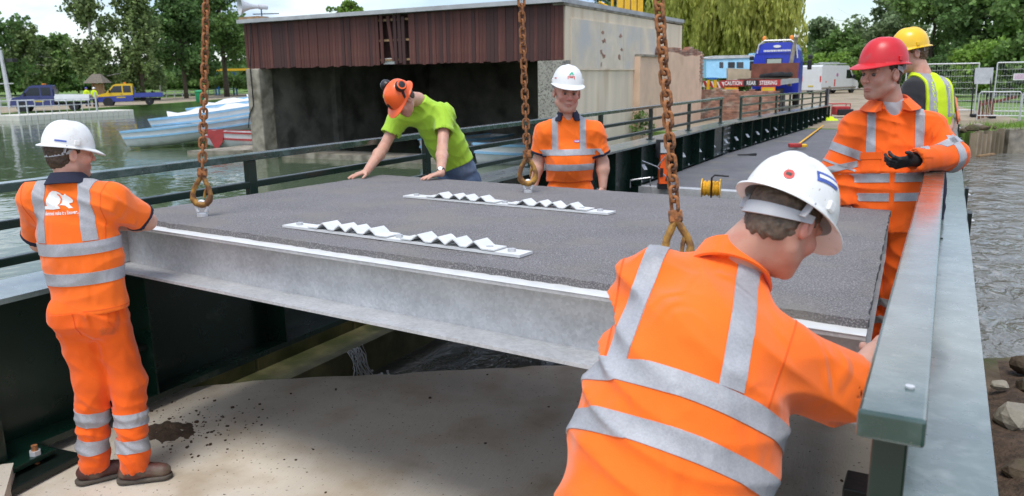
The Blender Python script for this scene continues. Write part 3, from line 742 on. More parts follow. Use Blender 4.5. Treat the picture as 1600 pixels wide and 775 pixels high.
# concrete abutment with a rough, skewed edge
def rough_slab(name, edge, others, z, depth, mat, seed, amp=.03, seg=.12):
    rnd = random.Random(seed); pts = []
    for a, b in zip(edge[:-1], edge[1:]):
        L_ = math.dist(a, b); n = max(1, int(L_ / seg)); nx, ny = -(b[1] - a[1]) / L_, (b[0] - a[0]) / L_
        for i in range(n): t = i / n; d = rnd.uniform(-amp, amp); pts.append((a[0] + (b[0] - a[0]) * t + nx * d, a[1] + (b[1] - a[1]) * t + ny * d, z + rnd.uniform(-amp * .5, 0)))
    pts.append((*edge[-1], z)); ins = [(x + .05, y - .10, z) for x, y, _ in pts]
    vs = pts + [(x + rnd.uniform(-.03, .03), y + rnd.uniform(-.03, .02), z - depth) for x, y, _ in pts] + ins; n = len(pts); fs = []
    for i in range(n - 1): fs += [(i, i + 1, n + i + 1, n + i), (2 * n + i, 2 * n + i + 1, i + 1, i)]
    o = mobj(name, vs + [(x, y, z) for x, y in others], fs + [tuple(range(2 * n, 3 * n)) + tuple(3 * n + k for k in range(len(others)))], mat)
    bm = bmesh.new(); bm.from_mesh(o.data); bmesh.ops.triangulate(bm, faces=[f for f in bm.faces if len(f.verts) > 4]); bmesh.ops.recalc_face_normals(bm, faces=bm.faces); bm.to_mesh(o.data); bm.free()
    return tag(o, kind='structure')
rough_slab('abutment', [(-4.66, 3.10), (-4.36, 3.44), (-3.9, 3.80), (-3.31, 4.19), (-2.4, 4.83), (-1.9, 5.08), (-1.0, 5.62), (.30, 6.45)], [(.30, -6), (-4.66, -6)], 0.0, 1.5, MT['concrete'], 3, .016)
sheet('near_bank', [(.302, 6.4, -.03), (.75, 6.75, -.05), (2.5, 7.2, -.15), (14, 12, -.2), (60, 20, -.2), (60, -40, 0), (.302, -40, 0)], MT['bank_earth'], skirt=1.5)
sheet('near_bank', [(-4.66, 1.2, -.02), (-4.66, -40, -.02), (-60, -40, -.02), (-30, -8, -.02), (-8, 0, -.02)], MT['bank_earth'], skirt=1.5)
# low concrete kerb at the bottom left
kb = MB(); kb.prism([(-4.95, 1.30), (-4.18, 2.02), (-3.95, 1.86), (-3.55, 1.58), (-3.6, 0.8), (-5.0, .6)], (0, 0, .004), (0, 0, .11), (1, 0, 0), (0, 1, 0)); tag(kb.build('kerb', MT['concrete']), kind='structure')

# heap of soil and rubble on the right bank, seen past the outer edge of the girder
rnd = random.Random(5)
def heap(name, c, rx, ry, h, mat, seed, n=26, jag=.5):
    r_ = np.random.RandomState(seed); vs = []; fs = []
    ph = r_.uniform(0, 6.28, 6)
    for i in range(n):
        for j in range(n):
            u, v = i / (n - 1) * 2 - 1, j / (n - 1) * 2 - 1; rr = math.hypot(u, v)
            z = h * max(0, 1 - rr ** 1.6) * (1 + jag * (math.sin(u * 7 + ph[0]) * math.sin(v * 6 + ph[1]) * .5 + .3 * math.sin(u * 15 + ph[2] + v * 11))) + r_.normal(0, h * .04) * (rr < 1)
            vs.append((c[0] + u * rx, c[1] + v * ry, c[2] + z - .01))
    for i in range(n - 1):
        for j in range(n - 1): fs.append((i * n + j, (i + 1) * n + j, (i + 1) * n + j + 1, i * n + j + 1))
    return mobj(name, vs, fs, mat, smooth=True)
tag(heap('soil_heap', (.95, 4.8, -.03), .66, 1.7, .20, MT['soil'], 4), 'loose dark soil heap beside the right girder', 'soil', kind='stuff')
def stone(name, c, r, mat, seed, flat=.65):
    r_ = np.random.RandomState(seed); bm = bmesh.new(); bmesh.ops.create_icosphere(bm, subdivisions=2, radius=1)
    ax = [nrm(r_.normal(0, 1, 3)) for _ in range(9)]; lim = r_.uniform(.62, .9, 9)
    for v in bm.verts:
        p_ = np.array(v.co)
        for a_, l_ in zip(ax, lim):
            d_ = p_ @ a_
            if d_ > l_: p_ = p_ - a_ * (d_ - l_)
        v.co = Vector(p_ * np.array([r, r * .8, r * flat]) + np.asarray(c) + r_.normal(0, r * .02, 3))
    me = bpy.data.meshes.new(name); bm.to_mesh(me); bm.free(); me.materials.append(mat); return link(bpy.data.objects.new(name, me))
for i, (x, y, r) in enumerate([(.52, 5.15, .16), (.50, 4.45, .10), (.62, 5.75, .09), (.78, 5.3, .12), (.66, 6.2, .13), (.85, 6.3, .10), (.46, 5.7, .06), (.70, 4.9, .07)]):
    tag(stone('rubble_stone', (x, y, .05), r, MT['bank_earth' if i % 3 else 'concrete_old'], 20 + i), ['largest broken stone beside the right girder', 'small stone nearest the camera on the soil bank', 'pale stone at the middle of the soil bank', 'stone set back from the girder edge', 'stone near the water end of the soil bank', 'farthest stone on the soil bank by the river', 'tiny stone touching the girder edge', 'small stone behind the largest one on the bank'][i], 'stone', 'stones on the right bank')
# spilled soil on the concrete and crumbs of debris
tag(heap('soil_spill', (-3.98, 2.80, .0), .24, .17, .030, MT['soil'], 9, 24, .9), 'small spill of dark brown soil on the concrete', 'soil', kind='stuff')
cr_ = MB(); r_ = np.random.RandomState(3)
for i in range(300):
    if i < 230: x, y = -3.85 + r_.normal(0, .26), 2.88 + r_.normal(0, .20)
    else: x, y = r_.uniform(-4.2, -.3), r_.uniform(1.2, 4.6)
    if y > 3.7 + (x + 4.0) * .62: continue
    s_ = abs(r_.normal(0, .0035)) + .0015; cr_.box((x, y, s_ * .4), (s_ * 2, s_ * 1.4, s_), (0, 0, r_.uniform(0, 3)))
tag(cr_.build('soil_crumbs', MT['soil']), 'crumbs of soil and grit scattered on the concrete', 'grit', kind='stuff')

# weir ledge under the left girder with a trickle over it
we = empty('weir_ledge', (-4.75, 8, RZ)); tag(we, 'algae stained concrete weir ledge under the left girder', 'weir')
M('algae', (.12, .11, .045), .6, 0, .4, 5, .004, 30, dirt=(.05, .06, .015), dscale=3, dpos=(.45, .65))
w_ = MB(); w_.box((-4.735, 14.6, -.78), (.37, 23.0, .90)); w_.build('sill', MT['algae'], we)
for i in range(9): w_ = MB(); w_.box((-4.98, 3.75 + i * 1.25, -.14), (.10, 1.22, .44), bev=.01); w_.build('block', MT['algae'], we)
foam = bpy.data.materials.new('foam'); foam.use_nodes = True; fb = foam.node_tree.nodes['Principled BSDF']; fb.inputs['Base Color'].default_value = (.85, .87, .88, 1); fb.inputs['Roughness'].default_value = .15; fb.inputs['Transmission Weight'].default_value = .35; MATS['foam'] = foam
w_ = MB(); r_ = np.random.RandomState(8)
for i in range(22):
    y0 = 5.15 + r_.normal(0, .05); x0 = -4.545 + r_.uniform(0, .02); pts = []; vx = r_.uniform(.06, .16)
    for t in np.linspace(0, 1, 6): pts.append((x0 + vx * t, y0 + r_.normal(0, .006) + .04 * r_.normal() * t, -.32 - (RZ * -1 - .32) * t ** 1.6))
    w_.tube(pts, [.002 + .004 * r_.rand() for _ in pts], 5)
for i in range(90): w_.box((-4.38 + r_.normal(0, .07), 5.15 + r_.normal(0, .12), RZ + abs(r_.normal(0, .03))), (.02, .02, .015), (r_.rand() * 3, 0, r_.rand() * 3))
tag(w_.build('water_spill', foam), 'thin white spill of water over the weir ledge', 'water', kind='stuff')

# ------------------------------------------------------------------ bridge: girders, rails, far deck
XL, XR = -4.5, .01
def zdrop(Y): return 0.0 if Y < 18 else -(Y - 18) * .0150
GT = .97
def plate_girder(name, label, X, Y0, Y1, side, stiff, inner_flange, outer_flange, parts=True, wet='green_wet'):
    g = empty(name, (X, (Y0 + Y1) / 2, .1)); tag(g, label, 'girder')
    z0, z1 = zdrop(Y0), zdrop(Y1)
    def sl(mb, x0, x1, za, zb, ya=Y0, yb=Y1):
        d0, d1 = zdrop(ya), zdrop(yb)
        mb.add([(x0, ya, za + d0), (x1, ya, za + d0), (x1, ya, zb + d0), (x0, ya, zb + d0), (x0, yb, za + d1), (x1, yb, za + d1), (x1, yb, zb + d1), (x0, yb, zb + d1)],
               [(0, 1, 2, 3), (7, 6, 5, 4), (0, 4, 5, 1), (1, 5, 6, 2), (2, 6, 7, 3), (3, 7, 4, 0)])
    m = MB(); sl(m, X + outer_flange if side > 0 else X - outer_flange, X + side * inner_flange, GT - .03, GT) if False else sl(m, min(X + side * inner_flange, X - side * outer_flange), max(X + side * inner_flange, X - side * outer_flange), GT - .03, GT); m.build('top_flange', MT['flange_wet_sheen'], g)
    m = MB(); sl(m, X - .012, X + .012, .10, GT - .03); m.build('web', MT['green_paint'], g)
    m = MB(); sl(m, X - .18, X + .18, .06, .10); m.build('bottom_flange', MT['green_paint'], g)
    for y in stiff:
        d = zdrop(y)
        m = MB(); m.box((X + side * (.012 + inner_flange * .42), y, (.10 + GT - .03) / 2 + d), (inner_flange * .84, .014, GT - .131)); m.build('stiffener', MT['green_paint'], g)
    return g
stL = [3.0 + 1.14 * i for i in range(13)]
gl = plate_girder('bridge_girder', 'near length of dark green plate girder on the left with stiffeners', XL, .3, 18.35, 1, stL, .22, .22)
gf = plate_girder('bridge_girder', 'far length of dark green plate girder on the left beyond the gap', XL, 18.42, 36.0, 1, [19.2 + 1.14 * i for i in range(15)], .22, .22)
gr = plate_girder('bridge_girder', 'dark green plate girder on the right under the near rail', .06, .9, 36.0, -1, [2.6 + 1.14 * i for i in range(28)], .15, .15)
# splice plate with rows of bolts, deck clips and lower angle on the left girders
bolt_me = None
def bolt_mesh():
    m = MB(); m.lathe([(.004, 0), (.016, 0), (.016, .012), (.010, .013), (.010, .022), (.001, .023)], (0, 0, 0), 8, (1, 0, 0)); o = m.build('bolt', MT['galv_bright']); me = o.data; bpy.data.objects.remove(o); return me
bolt_me = bolt_mesh()
def bolt(loc, parent, rz=0.0, s=1.0, ry=0.0):
    o = bpy.data.objects.new('bolt', bolt_me); col.objects.link(o); o.parent = parent; o.matrix_parent_inverse = wm(parent).inverted(); o.location = loc; o.rotation_euler = (0, ry, rz); o.scale = (s, s, s); return o
m = MB(); m.box((XL + .022, 18.4, .52), (.02, .62, .74)); sp = m.build('splice_plate', MT['green_paint'], gl)
for iy in (-.22, -.10, .10, .22):
    for iz in range(6): bolt((XL + .032, 18.4 + iy, .22 + iz * .12), sp, 0, 1.2)
for g_, ys in ((gl, [12.4 + .55 * i for i in range(11)]), (gf, [18.9 + .6 * i for i in range(26)])):
    y0, y1 = ys[0] - .3, ys[-1] + .3
    m = MB(); m.add([(XL + .012, y0, .30 + zdrop(y0)), (XL + .13, y0, .30 + zdrop(y0)), (XL + .13, y0, .312 + zdrop(y0)), (XL + .012, y0, .312 + zdrop(y0)), (XL + .012, y1, .30 + zdrop(y1)), (XL + .13, y1, .30 + zdrop(y1)), (XL + .13, y1, .312 + zdrop(y1)), (XL + .012, y1, .312 + zdrop(y1))],
                    [(0, 1, 2, 3), (7, 6, 5, 4), (0, 4, 5, 1), (1, 5, 6, 2), (2, 6, 7, 3), (3, 7, 4, 0)]); an = m.build('deck_angle', MT['green_paint'], g_)
    for y in ys: bolt((XL + .10, y, .312 + zdrop(y)), an, 0, 1.3, -math.pi / 2)
    for i, y in enumerate(ys[::2]):
        m = MB(); m.bar((XL + .17, y, .52 + zdrop(y)), (XL + .10, y + .05, .60 + zdrop(y)), .07, .012); m.build('clip', MT['galv'], g_)
for i in range(5): m = MB(); m.box((XL + .08, 2.9 + 1.9 * i, .42), (.14, .18, .03)); b_ = m.build('bracket', MT['black_green'], gl); bolt((XL + .10, 2.9 + 1.9 * i, .435), b_, 0, 1.2, -math.pi / 2)
# bearing assembly bottom left
be = empty('bearing_shoe', (-4.35, 2.05, 0)); tag(be, 'dark green steel bearing shoe with bolt under the left girder end', 'bearing')
m = MB(); m.box((-4.42, 1.86, .23), (.36, .34, .32), bev=.012); bb = m.build('bearing_box', MT['green_paint'], be)
m = MB(); m.box((-4.40, 2.0, .085), (.52, .42, .03), (0, 0, .10), bev=.004); m.build('upper_plate', MT['green_paint'], be)
m = MB(); m.box((-4.34, 2.04, .030), (.60, .50, .035), (0, 0, .14), bev=.004); m.build('lower_plate', MT['black_green'], be)
for dx, dy in ((.0, 0), (-.40, .02)):
    m = MB(); m.cyl((-4.19 + dx, 2.14 + dy, .04), (-4.19 + dx, 2.14 + dy, .155), .016, 10); m.build('bolt_shank', MT['rust'], be)
    m = MB(); m.cyl((-4.19 + dx, 2.14 + dy, .10), (-4.19 + dx, 2.14 + dy, .125), .030, 6); m.build('nut', MT['galv_bright'], be)
for dy in (-.1, .1):
    for dz in (-.09, .09): bolt((-4.236, 1.86 + dy, .23 + dz), bb, 0, .9)
m = MB(); m.box((-.16, 3.0, .36), (.12, .16, .36), bev=.006); bk = m.build('bearing_bracket', MT['black_green']); tag(bk, 'black steel bracket block below the near end of the right rail', 'bracket')
# handrails: posts and rails are pieces of their own
def handrail(name, label, X, posts, ztop, rails, w=.10, ext0=.1, ext1=.05, steel='green_paint', bev=.006):
    h = empty(name, (X, posts[0], GT)); tag(h, label, 'railing', 'bridge handrails')
    y0, y1 = posts[0] - ext0, posts[-1] + ext1
    for i, zc in enumerate(rails):
        hh = .05
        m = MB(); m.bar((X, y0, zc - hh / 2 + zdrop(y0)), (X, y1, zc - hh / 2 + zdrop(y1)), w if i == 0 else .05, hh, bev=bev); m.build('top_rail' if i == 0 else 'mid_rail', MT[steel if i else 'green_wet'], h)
    for y in posts:
        m = MB(); m.box((X, y, (GT + ztop - .05) / 2 + zdrop(y)), (.055, .075, ztop - .05 - GT - .001), bev=.004); po = m.build('post', MT[steel], h)
        m = MB(); m.box((X, y, GT + .007 + zdrop(y)), (.11, .16, .012)); m.build('base_plate', MT[steel], po)
    return h
RZS = (1.55, 1.345, 1.14)
hl = handrail('bridge_handrail', 'near three bar dark green handrail on the left girder', XL, [1.85, 4.1, 6.36, 8.6, 10.85, 13.1, 15.4, 17.9], 1.55, RZS, ext0=1.5)
handrail('bridge_handrail', 'far three bar dark green handrail on the left beyond the gap', XL, [19.85, 22.1, 24.4, 26.7, 29.1, 31.5, 33.6, 35.5], 1.55, RZS, ext0=.03)
hr = handrail('bridge_handrail', 'dark green handrail at the right edge running away from the camera', -.036, [1.40, 3.3, 5.6, 7.9, 10.2, 12.5, 14.8, 17.1, 19.4, 21.7, 24, 26.3, 28.6, 31, 33.3, 35.5], 1.52, (1.52, 1.335, 1.14), w=.103, ext0=.07)
m = MB(); m.cyl((-.015, 1.47, 1.5195), (-.015, 1.47, 1.5235), .008, 12); m.build('rivet', MT['galv_bright'], hr)
for i, y in enumerate((7.1, 8.6, 11.8, 15.0, 19.0)):
    m = MB(); m.box((XR + .215, y, GT - .12 + zdrop(y)), (.03, .16, .22)); cb = m.build('side_bracket', MT['black_green'], gr); bolt((XR + .23, y, GT - .08 + zdrop(y)), cb, 0, 1.0)
# far deck
dk = empty('bridge_deck', (-2.25, 12, .2)); tag(dk, 'finished grey bridge deck running to the far bank', 'deck')
def deck_piece(name, y0, y1, za, zb, x0, x1, mat):
    n = 8; vs = []; fs = []
    for i in range(n + 1):
        y = y0 + (y1 - y0) * i / n; d = zdrop(y); vs += [(x0, y, za + d), (x1, y, za + d), (x1, y, zb + d), (x0, y, zb + d)]
    for i in range(n):
        for k in range(4): l = (k + 1) % 4; fs.append((i * 4 + k, i * 4 + l, i * 4 + 4 + l, i * 4 + 4 + k))
    fs += [(0, 1, 2, 3), (n * 4 + 3, n * 4 + 2, n * 4 + 1, n * 4)]; m = MB(); m.add(vs, fs); return m.build(name, MT[mat], dk)
deck_piece('surface', 12.28, 36.0, .20, .28, -4.33, -.20, 'deck_far')
deck_piece('edge_plate', 12.06, 12.275, .12, .286, -4.33, -.20, 'galv')
deck_piece('edge_beam', 12.08, 12.25, -.05, .119, -4.33, -.20, 'black_green')
for i, (x, y) in enumerate([(-.9, 17), (-1.15, 18.2), (-.8, 19.5), (-1.2, 20.6), (-.85, 16.0), (-.9, 22)]):
    m = MB(); m.box((x, y, .29 + zdrop(y)), (.9, .06, .012)); m.build('joint_strip', MT['zinc_white'], dk)
# temporary boards the crew stand on behind the panel
for i in range(8):
    m = MB(); m.box((-2.24, 5.52 + i * .24, .2285), (4.36, .225, .042)); tag(m.build('scaffold_board', MT['timber']), ['first', 'second', 'third', 'fourth', 'fifth', 'sixth', 'seventh', 'eighth'][i] + ' scaffold board back from the far edge of the panel', 'board', 'boards behind the panel')
m = MB(); m.box((-.24, 6.92, .37), (.5, .36, .24), bev=.01); tag(m.build('timber_block', MT['timber']), 'timber block under the feet of the man in the yellow helmet', 'block')
for y in (5.7, 7.2, 9.3):
    m = MB(); m.box((-2.24, y, .16), (4.30, .16, .09)); tag(m.build('cross_beam', MT['black_green']), 'dark green cross beam spanning between the two girders', 'beam', 'cross beams of the bridge')

# ------------------------------------------------------------------ the panel being lowered
S_P = (1.33 - CAMH) / (1.30 - CAMH)
PA, PB, PC, PD = [CAM + (A3(*q_) - CAM) * S_P for q_ in ((-4.315, 2.795, 1.304), (-.16, 2.547, 1.30), (-.259, 5.306, 1.222), (-4.414, 5.553, 1.226))]
PU, PV = PB - PA, PD - PA; PN = nrm(np.cross(PU, PV)); PUn, PVn = nrm(PU), nrm(PV)
def pan(u, v, h=0.0): return PA + PU * u + PV * v + PN * h
panel = empty('deck_panel', pan(.5, .5, -.3)); tag(panel, 'grey gritted deck panel with galvanised edge beams hanging from chains', 'deck panel')
# gritted surface with slightly ragged edges
r_ = np.random.RandomState(12); nu, nv = 90, 60; vs = []; fs = []
def edge_in(i, n): return 0
for j in range(nv + 1):
    for i in range(nu + 1):
        u, v = i / nu, j / nv
        uu = u; vv = .020 + v * .978
        if i in (0, nu): uu += r_.normal(0, .0008)
        if j == 0: vv += r_.normal(0, .0016)
        vs.append(pan(uu, vv, .001 + r_.normal(0, .0007)))
for j in range(nv):
    for i in range(nu): a = j * (nu + 1) + i; fs.append((a, a + 1, a + nu + 2, a + nu + 1))
rim = [i for i in range(nu + 1)] + [(j + 1) * (nu + 1) - 1 for j in range(1, nu + 1) if j <= nv] + [nv * (nu + 1) + i for i in range(nu - 1, -1, -1)] + [j * (nu + 1) for j in range(nv - 1, 0, -1)]
lo0 = len(vs); vs += [np.asarray(vs[k]) - PN * .032 for k in rim]
for k in range(len(rim)): l = (k + 1) % len(rim); fs.append((rim[l], rim[k], lo0 + k, lo0 + l))
fs.append(tuple(lo0 + k for k in range(len(rim))))
mobj('gritted_surface', vs, fs, MT['grit'], panel)
def ibeam(name, a, b, out, hgt=.25, fw=.10, tt=.014, up=None, ex=0.0):
    """channel beam from a to b, flanges pointing to 'out'"""
    up = PN if up is None else up; o_ = nrm(out)
    prof = [(-.06, 0), (fw, 0), (fw, -tt), (.012, -tt), (.012, -hgt + tt), (fw + ex, -hgt + tt), (fw + ex, -hgt), (-.06, -hgt), (-.06, -hgt + tt), (0, -hgt + tt), (0, -tt), (-.06, -tt)]
    m = MB(); m.prism(prof, a, b, o_, up); return m.build(name, MT['galv'], panel)
fb_ = ibeam('front_beam', pan(-.004, .0, -.033) + PVn * .085, pan(1.0, 0, -.033) + PVn * .085, -PVn, ex=.075)
ibeam('rear_beam', pan(0, .998, -.033) - PVn * .10, pan(1, .998, -.033) - PVn * .10, PVn)
for u_, s_ in ((0.0, 1), (1.0, -1)): ibeam('side_beam', pan(u_, .07, -.034) + PUn * s_ * .10, pan(u_, .96, -.034) + PUn * s_ * .10, -PUn * s_, hgt=.23)
for v_ in (.3, .5, .7): m = MB(); m.bar(pan(.03, v_, -.13), pan(.97, v_, -.13), .08, .18, up=PN); m.build('cross_member', MT['galv'], panel)
# white torn lip of membrane along the front flange
vs = []; fs = []; n_ = 150
for i in range(n_ + 1):
    u = i / n_; w1 = .010 + .012 * r_.rand() if (i // 7) % 3 else .020 + .004 * r_.rand()
    vs += [pan(u, 0, -.0315) - PVn * .018, pan(u, 0, -.0295) - PVn * .017, pan(u, 0, -.028) + PVn * (.045 + w1), pan(u, 0, -.0315) + PVn * (.045 + w1)]
for i in range(n_):
    for k in range(4): l = (k + 1) % 4; fs.append((i * 4 + k, i * 4 + l, i * 4 + 4 + l, i * 4 + 4 + k))
mb_ = MB(); mb_.add(vs, fs); mb_.build('flange_lip', MT['zinc_white'], fb_)
# end plate with a bolt hole boss at the left, closed end at the right
m = MB(); m.bar(pan(.012, 0, -.158) + PVn * .012, pan(.012, 0, -.158) + PVn * .080, .09, .215, up=PN); m.build('end_plate', MT['galv'], fb_)
m = MB(); m.cyl(pan(.016, 0, -.20) + PVn * .000, pan(.016, 0, -.20) + PVn * .013, .016, 12); m.build('bolt_head', MT['galv_bright'], fb_)
m = MB(); m.bar(pan(.998, 0, -.158) + PVn * .0, pan(.998, 0, -.158) + PVn * .080, .012, .215, up=PN); m.build('end_plate', MT['galv_bright'], fb_)
# toothed finger joint plates bolted on top
def finger_plate(u0, v0, u1, v1, wid=.105):
    a, b = pan(u0, v0), pan(u1, v1); d = nrm(b - a); L_ = np.linalg.norm(b - a); c_ = np.cross(PN, d)
    m = MB(); m.bar(a + PN * .010, b + PN * .010, wid, .012, up=PN); fp = m.build('finger_plate', MT['zinc_white'], panel)
    for h0 in (.13, .55):
        seg = L_ * .36; n_ = 60; vs = []; fs = []; t0 = L_ * h0; tops = [.20, .42, .58, .80]
        for i in range(n_ + 1):
            t = i / n_; x = t0 + seg * t; z = .019
            for tp in tops: z += .028 * max(0, 1 - abs(t - tp) / .072) ** .8
            for w_, dz in ((-wid * .52, 0), (wid * .48, 0), (wid * .48, .006), (-wid * .52, .006)): vs.append(a + d * x + c_ * w_ + PN * (z + dz))
        for i in range(n_):
            for k in range(4): l = (k + 1) % 4; fs.append((i * 4 + k, i * 4 + l, i * 4 + 4 + l, i * 4 + 4 + k))
        fs += [(0, 1, 2, 3), (n_ * 4 + 3, n_ * 4 + 2, n_ * 4 + 1, n_ * 4)]
        mb = MB(); mb.add(vs, fs); mb.build('toothed_strip', MT['zinc_white'], fp, autos=30)
    for t in (.05, .515, .95, .93 - .06):
        q_ = a + d * L_ * t + PN * .0165; m = MB(); m.cyl(q_, q_ + PN * (.012 if t != .87 else .006), .018, 6); m.build('bolt', MT['galv'], fp)
finger_plate(.300, .120, .662, .118); finger_plate(.265, .600, .642, .604)
# lifting eyes
EYES = [pan(.126, .112), pan(.420, .845), pan(.836, .09)]
def eye_bolt(c, face):
    f_ = nrm(face - PN * (face @ PN)); m = MB(); m.cyl(c, c + PN * .018, .030, 16)
    pts = [c + PN * (.050 + .036 * math.sin(t)) + f_ * .030 * math.cos(t) for t in np.linspace(-.75, math.pi + .75, 15)]
    m.tube(pts, .011, 8); return m.build('lifting_eye', MT['galv_bright'], panel, autos=50)
for e_ in EYES: eye_bolt(e_, A3(.875, .484, 0))

# ------------------------------------------------------------------ rusty lifting chains with hooks
APEX = A3(-2.45, 4.0, 10.5)
def link_mesh(pitch, d):
    m = MB(); Lh, w = pitch / 2 - .001, d * 1.22; pts = []
    for t in np.linspace(0, math.pi, 7): pts.append((w * math.cos(t), 0, Lh - d * .0 - w * .15 + w * .75 * math.sin(t)))
    for t in np.linspace(math.pi, 2 * math.pi, 7): pts.append((w * math.cos(t), 0, -Lh + w * .15 + w * .75 * math.sin(t)))
    m.tube(pts, d / 2, 8, closed=True); o = m.build('link', MT['rust'], autos=60); me = o.data; bpy.data.objects.remove(o); return me
def chain(label, e, pitch, d, zmax, hook=True, seed=0, apex=APEX):
    rnd = random.Random(seed); c = empty('lifting_chain', e + PN * .07); tag(c, label, 'chain', 'lifting chains'); me = link_mesh(pitch, d)
    dr = nrm(apex - e); x, y, _ = frame_from(dr, (0.3, 1, 0)); base = e + PN * .075; k = d / .013
    f_ = nrm(A3(.875, .484, 0) - dr * (A3(.875, .484, 0) @ dr)); n_ = np.cross(f_, dr)
    if hook:          # pear-shaped self-locking hook
        h0 = .0; pts = []
        prof = [(-.0, -.008), (-.026, -.002), (-.042, .018), (-.046, .045), (-.036, .080), (-.018, .112), (-.006, .138), (.006, .138), (.018, .112), (.034, .082), (.044, .050), (.040, .020), (.024, -.002)]
        pts = [base + (f_ * a_ + dr * b_) * k for a_, b_ in prof]
        m = MB(); m.tube(pts, [.013 * k * (1.35 if b_ < .03 else 1.0) for a_, b_ in prof], 8, closed=True); hk = m.build('hook', MT['rust_yellow'], c, autos=60)
        m = MB(); m.tube([base + (f_ * .030 + dr * .088) * k, base + (f_ * .018 + dr * .060) * k, base + (f_ * .012 + dr * .030) * k], [.009 * k, .008 * k, .006 * k], 6); m.build('latch', MT['rust_yellow'], hk)
        m = MB(); m.bar(base + dr * .135 * k, base + dr * .178 * k, .046 * k, .030 * k, up=n_, bev=.006 * k); m.build('clevis', MT['rust'], hk)
        m = MB(); m.cyl(base + dr * .152 * k - n_ * .028 * k, base + dr * .152 * k + n_ * .028 * k, .008 * k, 8); m.build('pin', MT['rust'], hk)
        s0 = .178 * k
    else: s0 = .05
    ang = rnd.uniform(0, .6); s_ = s0 + pitch * .5; i = 0
    while True:
        p_ = base + dr * s_
        if p_[2] > zmax: break
        a_ = ang + (math.pi / 2 if i % 2 else 0) + rnd.uniform(-.15, .15) + .35 * math.sin(i * .21 + seed)
        o = bpy.data.objects.new('link', me); col.objects.link(o); o.parent = c; o.matrix_parent_inverse = wm(c).inverted()
        xx = x * math.cos(a_) + y * math.sin(a_); zz = nrm(dr + x * rnd.uniform(-.03, .03)); xx = nrm(xx - zz * (xx @ zz)); yy = np.cross(zz, xx)
        mm = Matrix.Identity(4)
        for r0 in range(3): mm[r0][0], mm[r0][1], mm[r0][2], mm[r0][3] = xx[r0], yy[r0], zz[r0], p_[r0]
        o.matrix_basis = mm; s_ += pitch; i += 1
    return c
chain('rusty lifting chain and hook at the left end of the panel', EYES[0], .0405, .0145, 4.3, True, 1, A3(-3.25, 4.0, 10.5))
chain('rusty lifting chain and hook at the far side of the panel in the middle', EYES[1], .0510, .0165, 4.4, True, 2, A3(-2.7, 4.6, 10.5))
chain('large rusty lifting chain beside the foreground worker', EYES[2], .0385, .0138, 4.0, True, 3, A3(-2.1, 3.6, 10.5))
# ------------------------------------------------------------------ boathouse
M('brown_board', (.085, .028, .022), .75, 0, .3, 5, .002, 40, dirt=(.16, .075, .05), dscale=8, dpos=(.58, .72), stretch=(1, 1, .12))
M('brown_board_red', (.105, .036, .028), .75, 0, .3, 5, .002, 40, dirt=(.20, .10, .07), dscale=8, dpos=(.58, .72), stretch=(1, 1, .12))
M('brown_board_dark', (.055, .022, .020), .75, 0, .3, 5, .002, 40, stretch=(1, 1, .12))
M('pebbledash', (.36, .345, .29), .95, 0, .15, 3, .02, 60, speck=(.14, .13, .11), spscale=26, spos=(.52, .62))
M('render_cream', (.78, .66, .50), .9, 0, .12, 1.2, .003, 30, dirt=(.60, .44, .27), dscale=.9, dpos=(.58, .78), stretch=(1, 1.6, .25))
M('panel_peel', (.74, .64, .50), .85, 0, .12, 2, .002, 30, dirt=(.58, .56, .53), dscale=.75, dpos=(.46, .66))
M('peeled', (.36, .21, .15), .9, 0, .3, 6)
M('render_pink', (.74, .52, .37), .9, 0, .10, 1.5, .003, 30, dirt=(.62, .42, .28), dscale=1.4, dpos=(.58, .74))
M('roof_felt', (.42, .43, .44), .7, 0, .2, 2, .002, 20)
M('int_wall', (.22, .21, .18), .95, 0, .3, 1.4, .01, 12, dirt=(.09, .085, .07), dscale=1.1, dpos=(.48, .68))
bx0, bx1, by0, by1 = -21.36, -9.28, 19.64, 27.1
bh = empty('boathouse', (-15.3, 23, WZ)); tag(bh, 'old concrete boathouse with brown timber fascia above its open front', 'boathouse')
def bbox(name, x0, x1, y0, y1, z0, z1, mat, parent=bh, bev=0): m = MB(); m.box(((x0 + x1) / 2, (y0 + y1) / 2, (z0 + z1) / 2), (x1 - x0, y1 - y0, z1 - z0), bev=bev); return m.build(name, MT[mat], parent)
rw = bbox('side_wall', bx1 - .30, bx1, by0 + .75, by1, -1.6, 3.93, 'render_cream')
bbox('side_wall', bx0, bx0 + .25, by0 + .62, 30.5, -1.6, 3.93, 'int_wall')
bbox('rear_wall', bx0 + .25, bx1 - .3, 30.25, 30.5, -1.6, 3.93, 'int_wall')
bbox('side_wall', bx1 - .30, bx1 - .01, by1, 30.5, -1.6, 3.9, 'render_cream')
bbox('pillar', bx0, bx0 + .62, by0, by0 + .62, -1.6, 2.49, 'concrete_old', bev=.04)
bbox('pillar', bx1 - .76, bx1, by0, by0 + .75, -1.6, 2.49, 'pebbledash', bev=.02)
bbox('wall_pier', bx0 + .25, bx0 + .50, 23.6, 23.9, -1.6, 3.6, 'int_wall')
bbox('lintel', bx0 + .05, bx1 - .31, by0 + .45, by0 + .60, 2.50, 3.98, 'brown_board_dark')  # lintel coloured dark to stand for the shade in the cavity behind the planks
rf = bbox('roof', bx0 - .12, bx1 + .04, by0 - .10, 30.6, 4.00, 4.12, 'roof_felt')
bbox('roof_kerb', bx1 - .30, bx1 + .03, by0 + .05, 30.4, 3.935, 3.998, 'concrete_old', rf)
bbox('gable_return', bx1 - .30, bx1 + .004, by0 + .20, by0 + .749, 2.492, 3.93, 'render_cream')
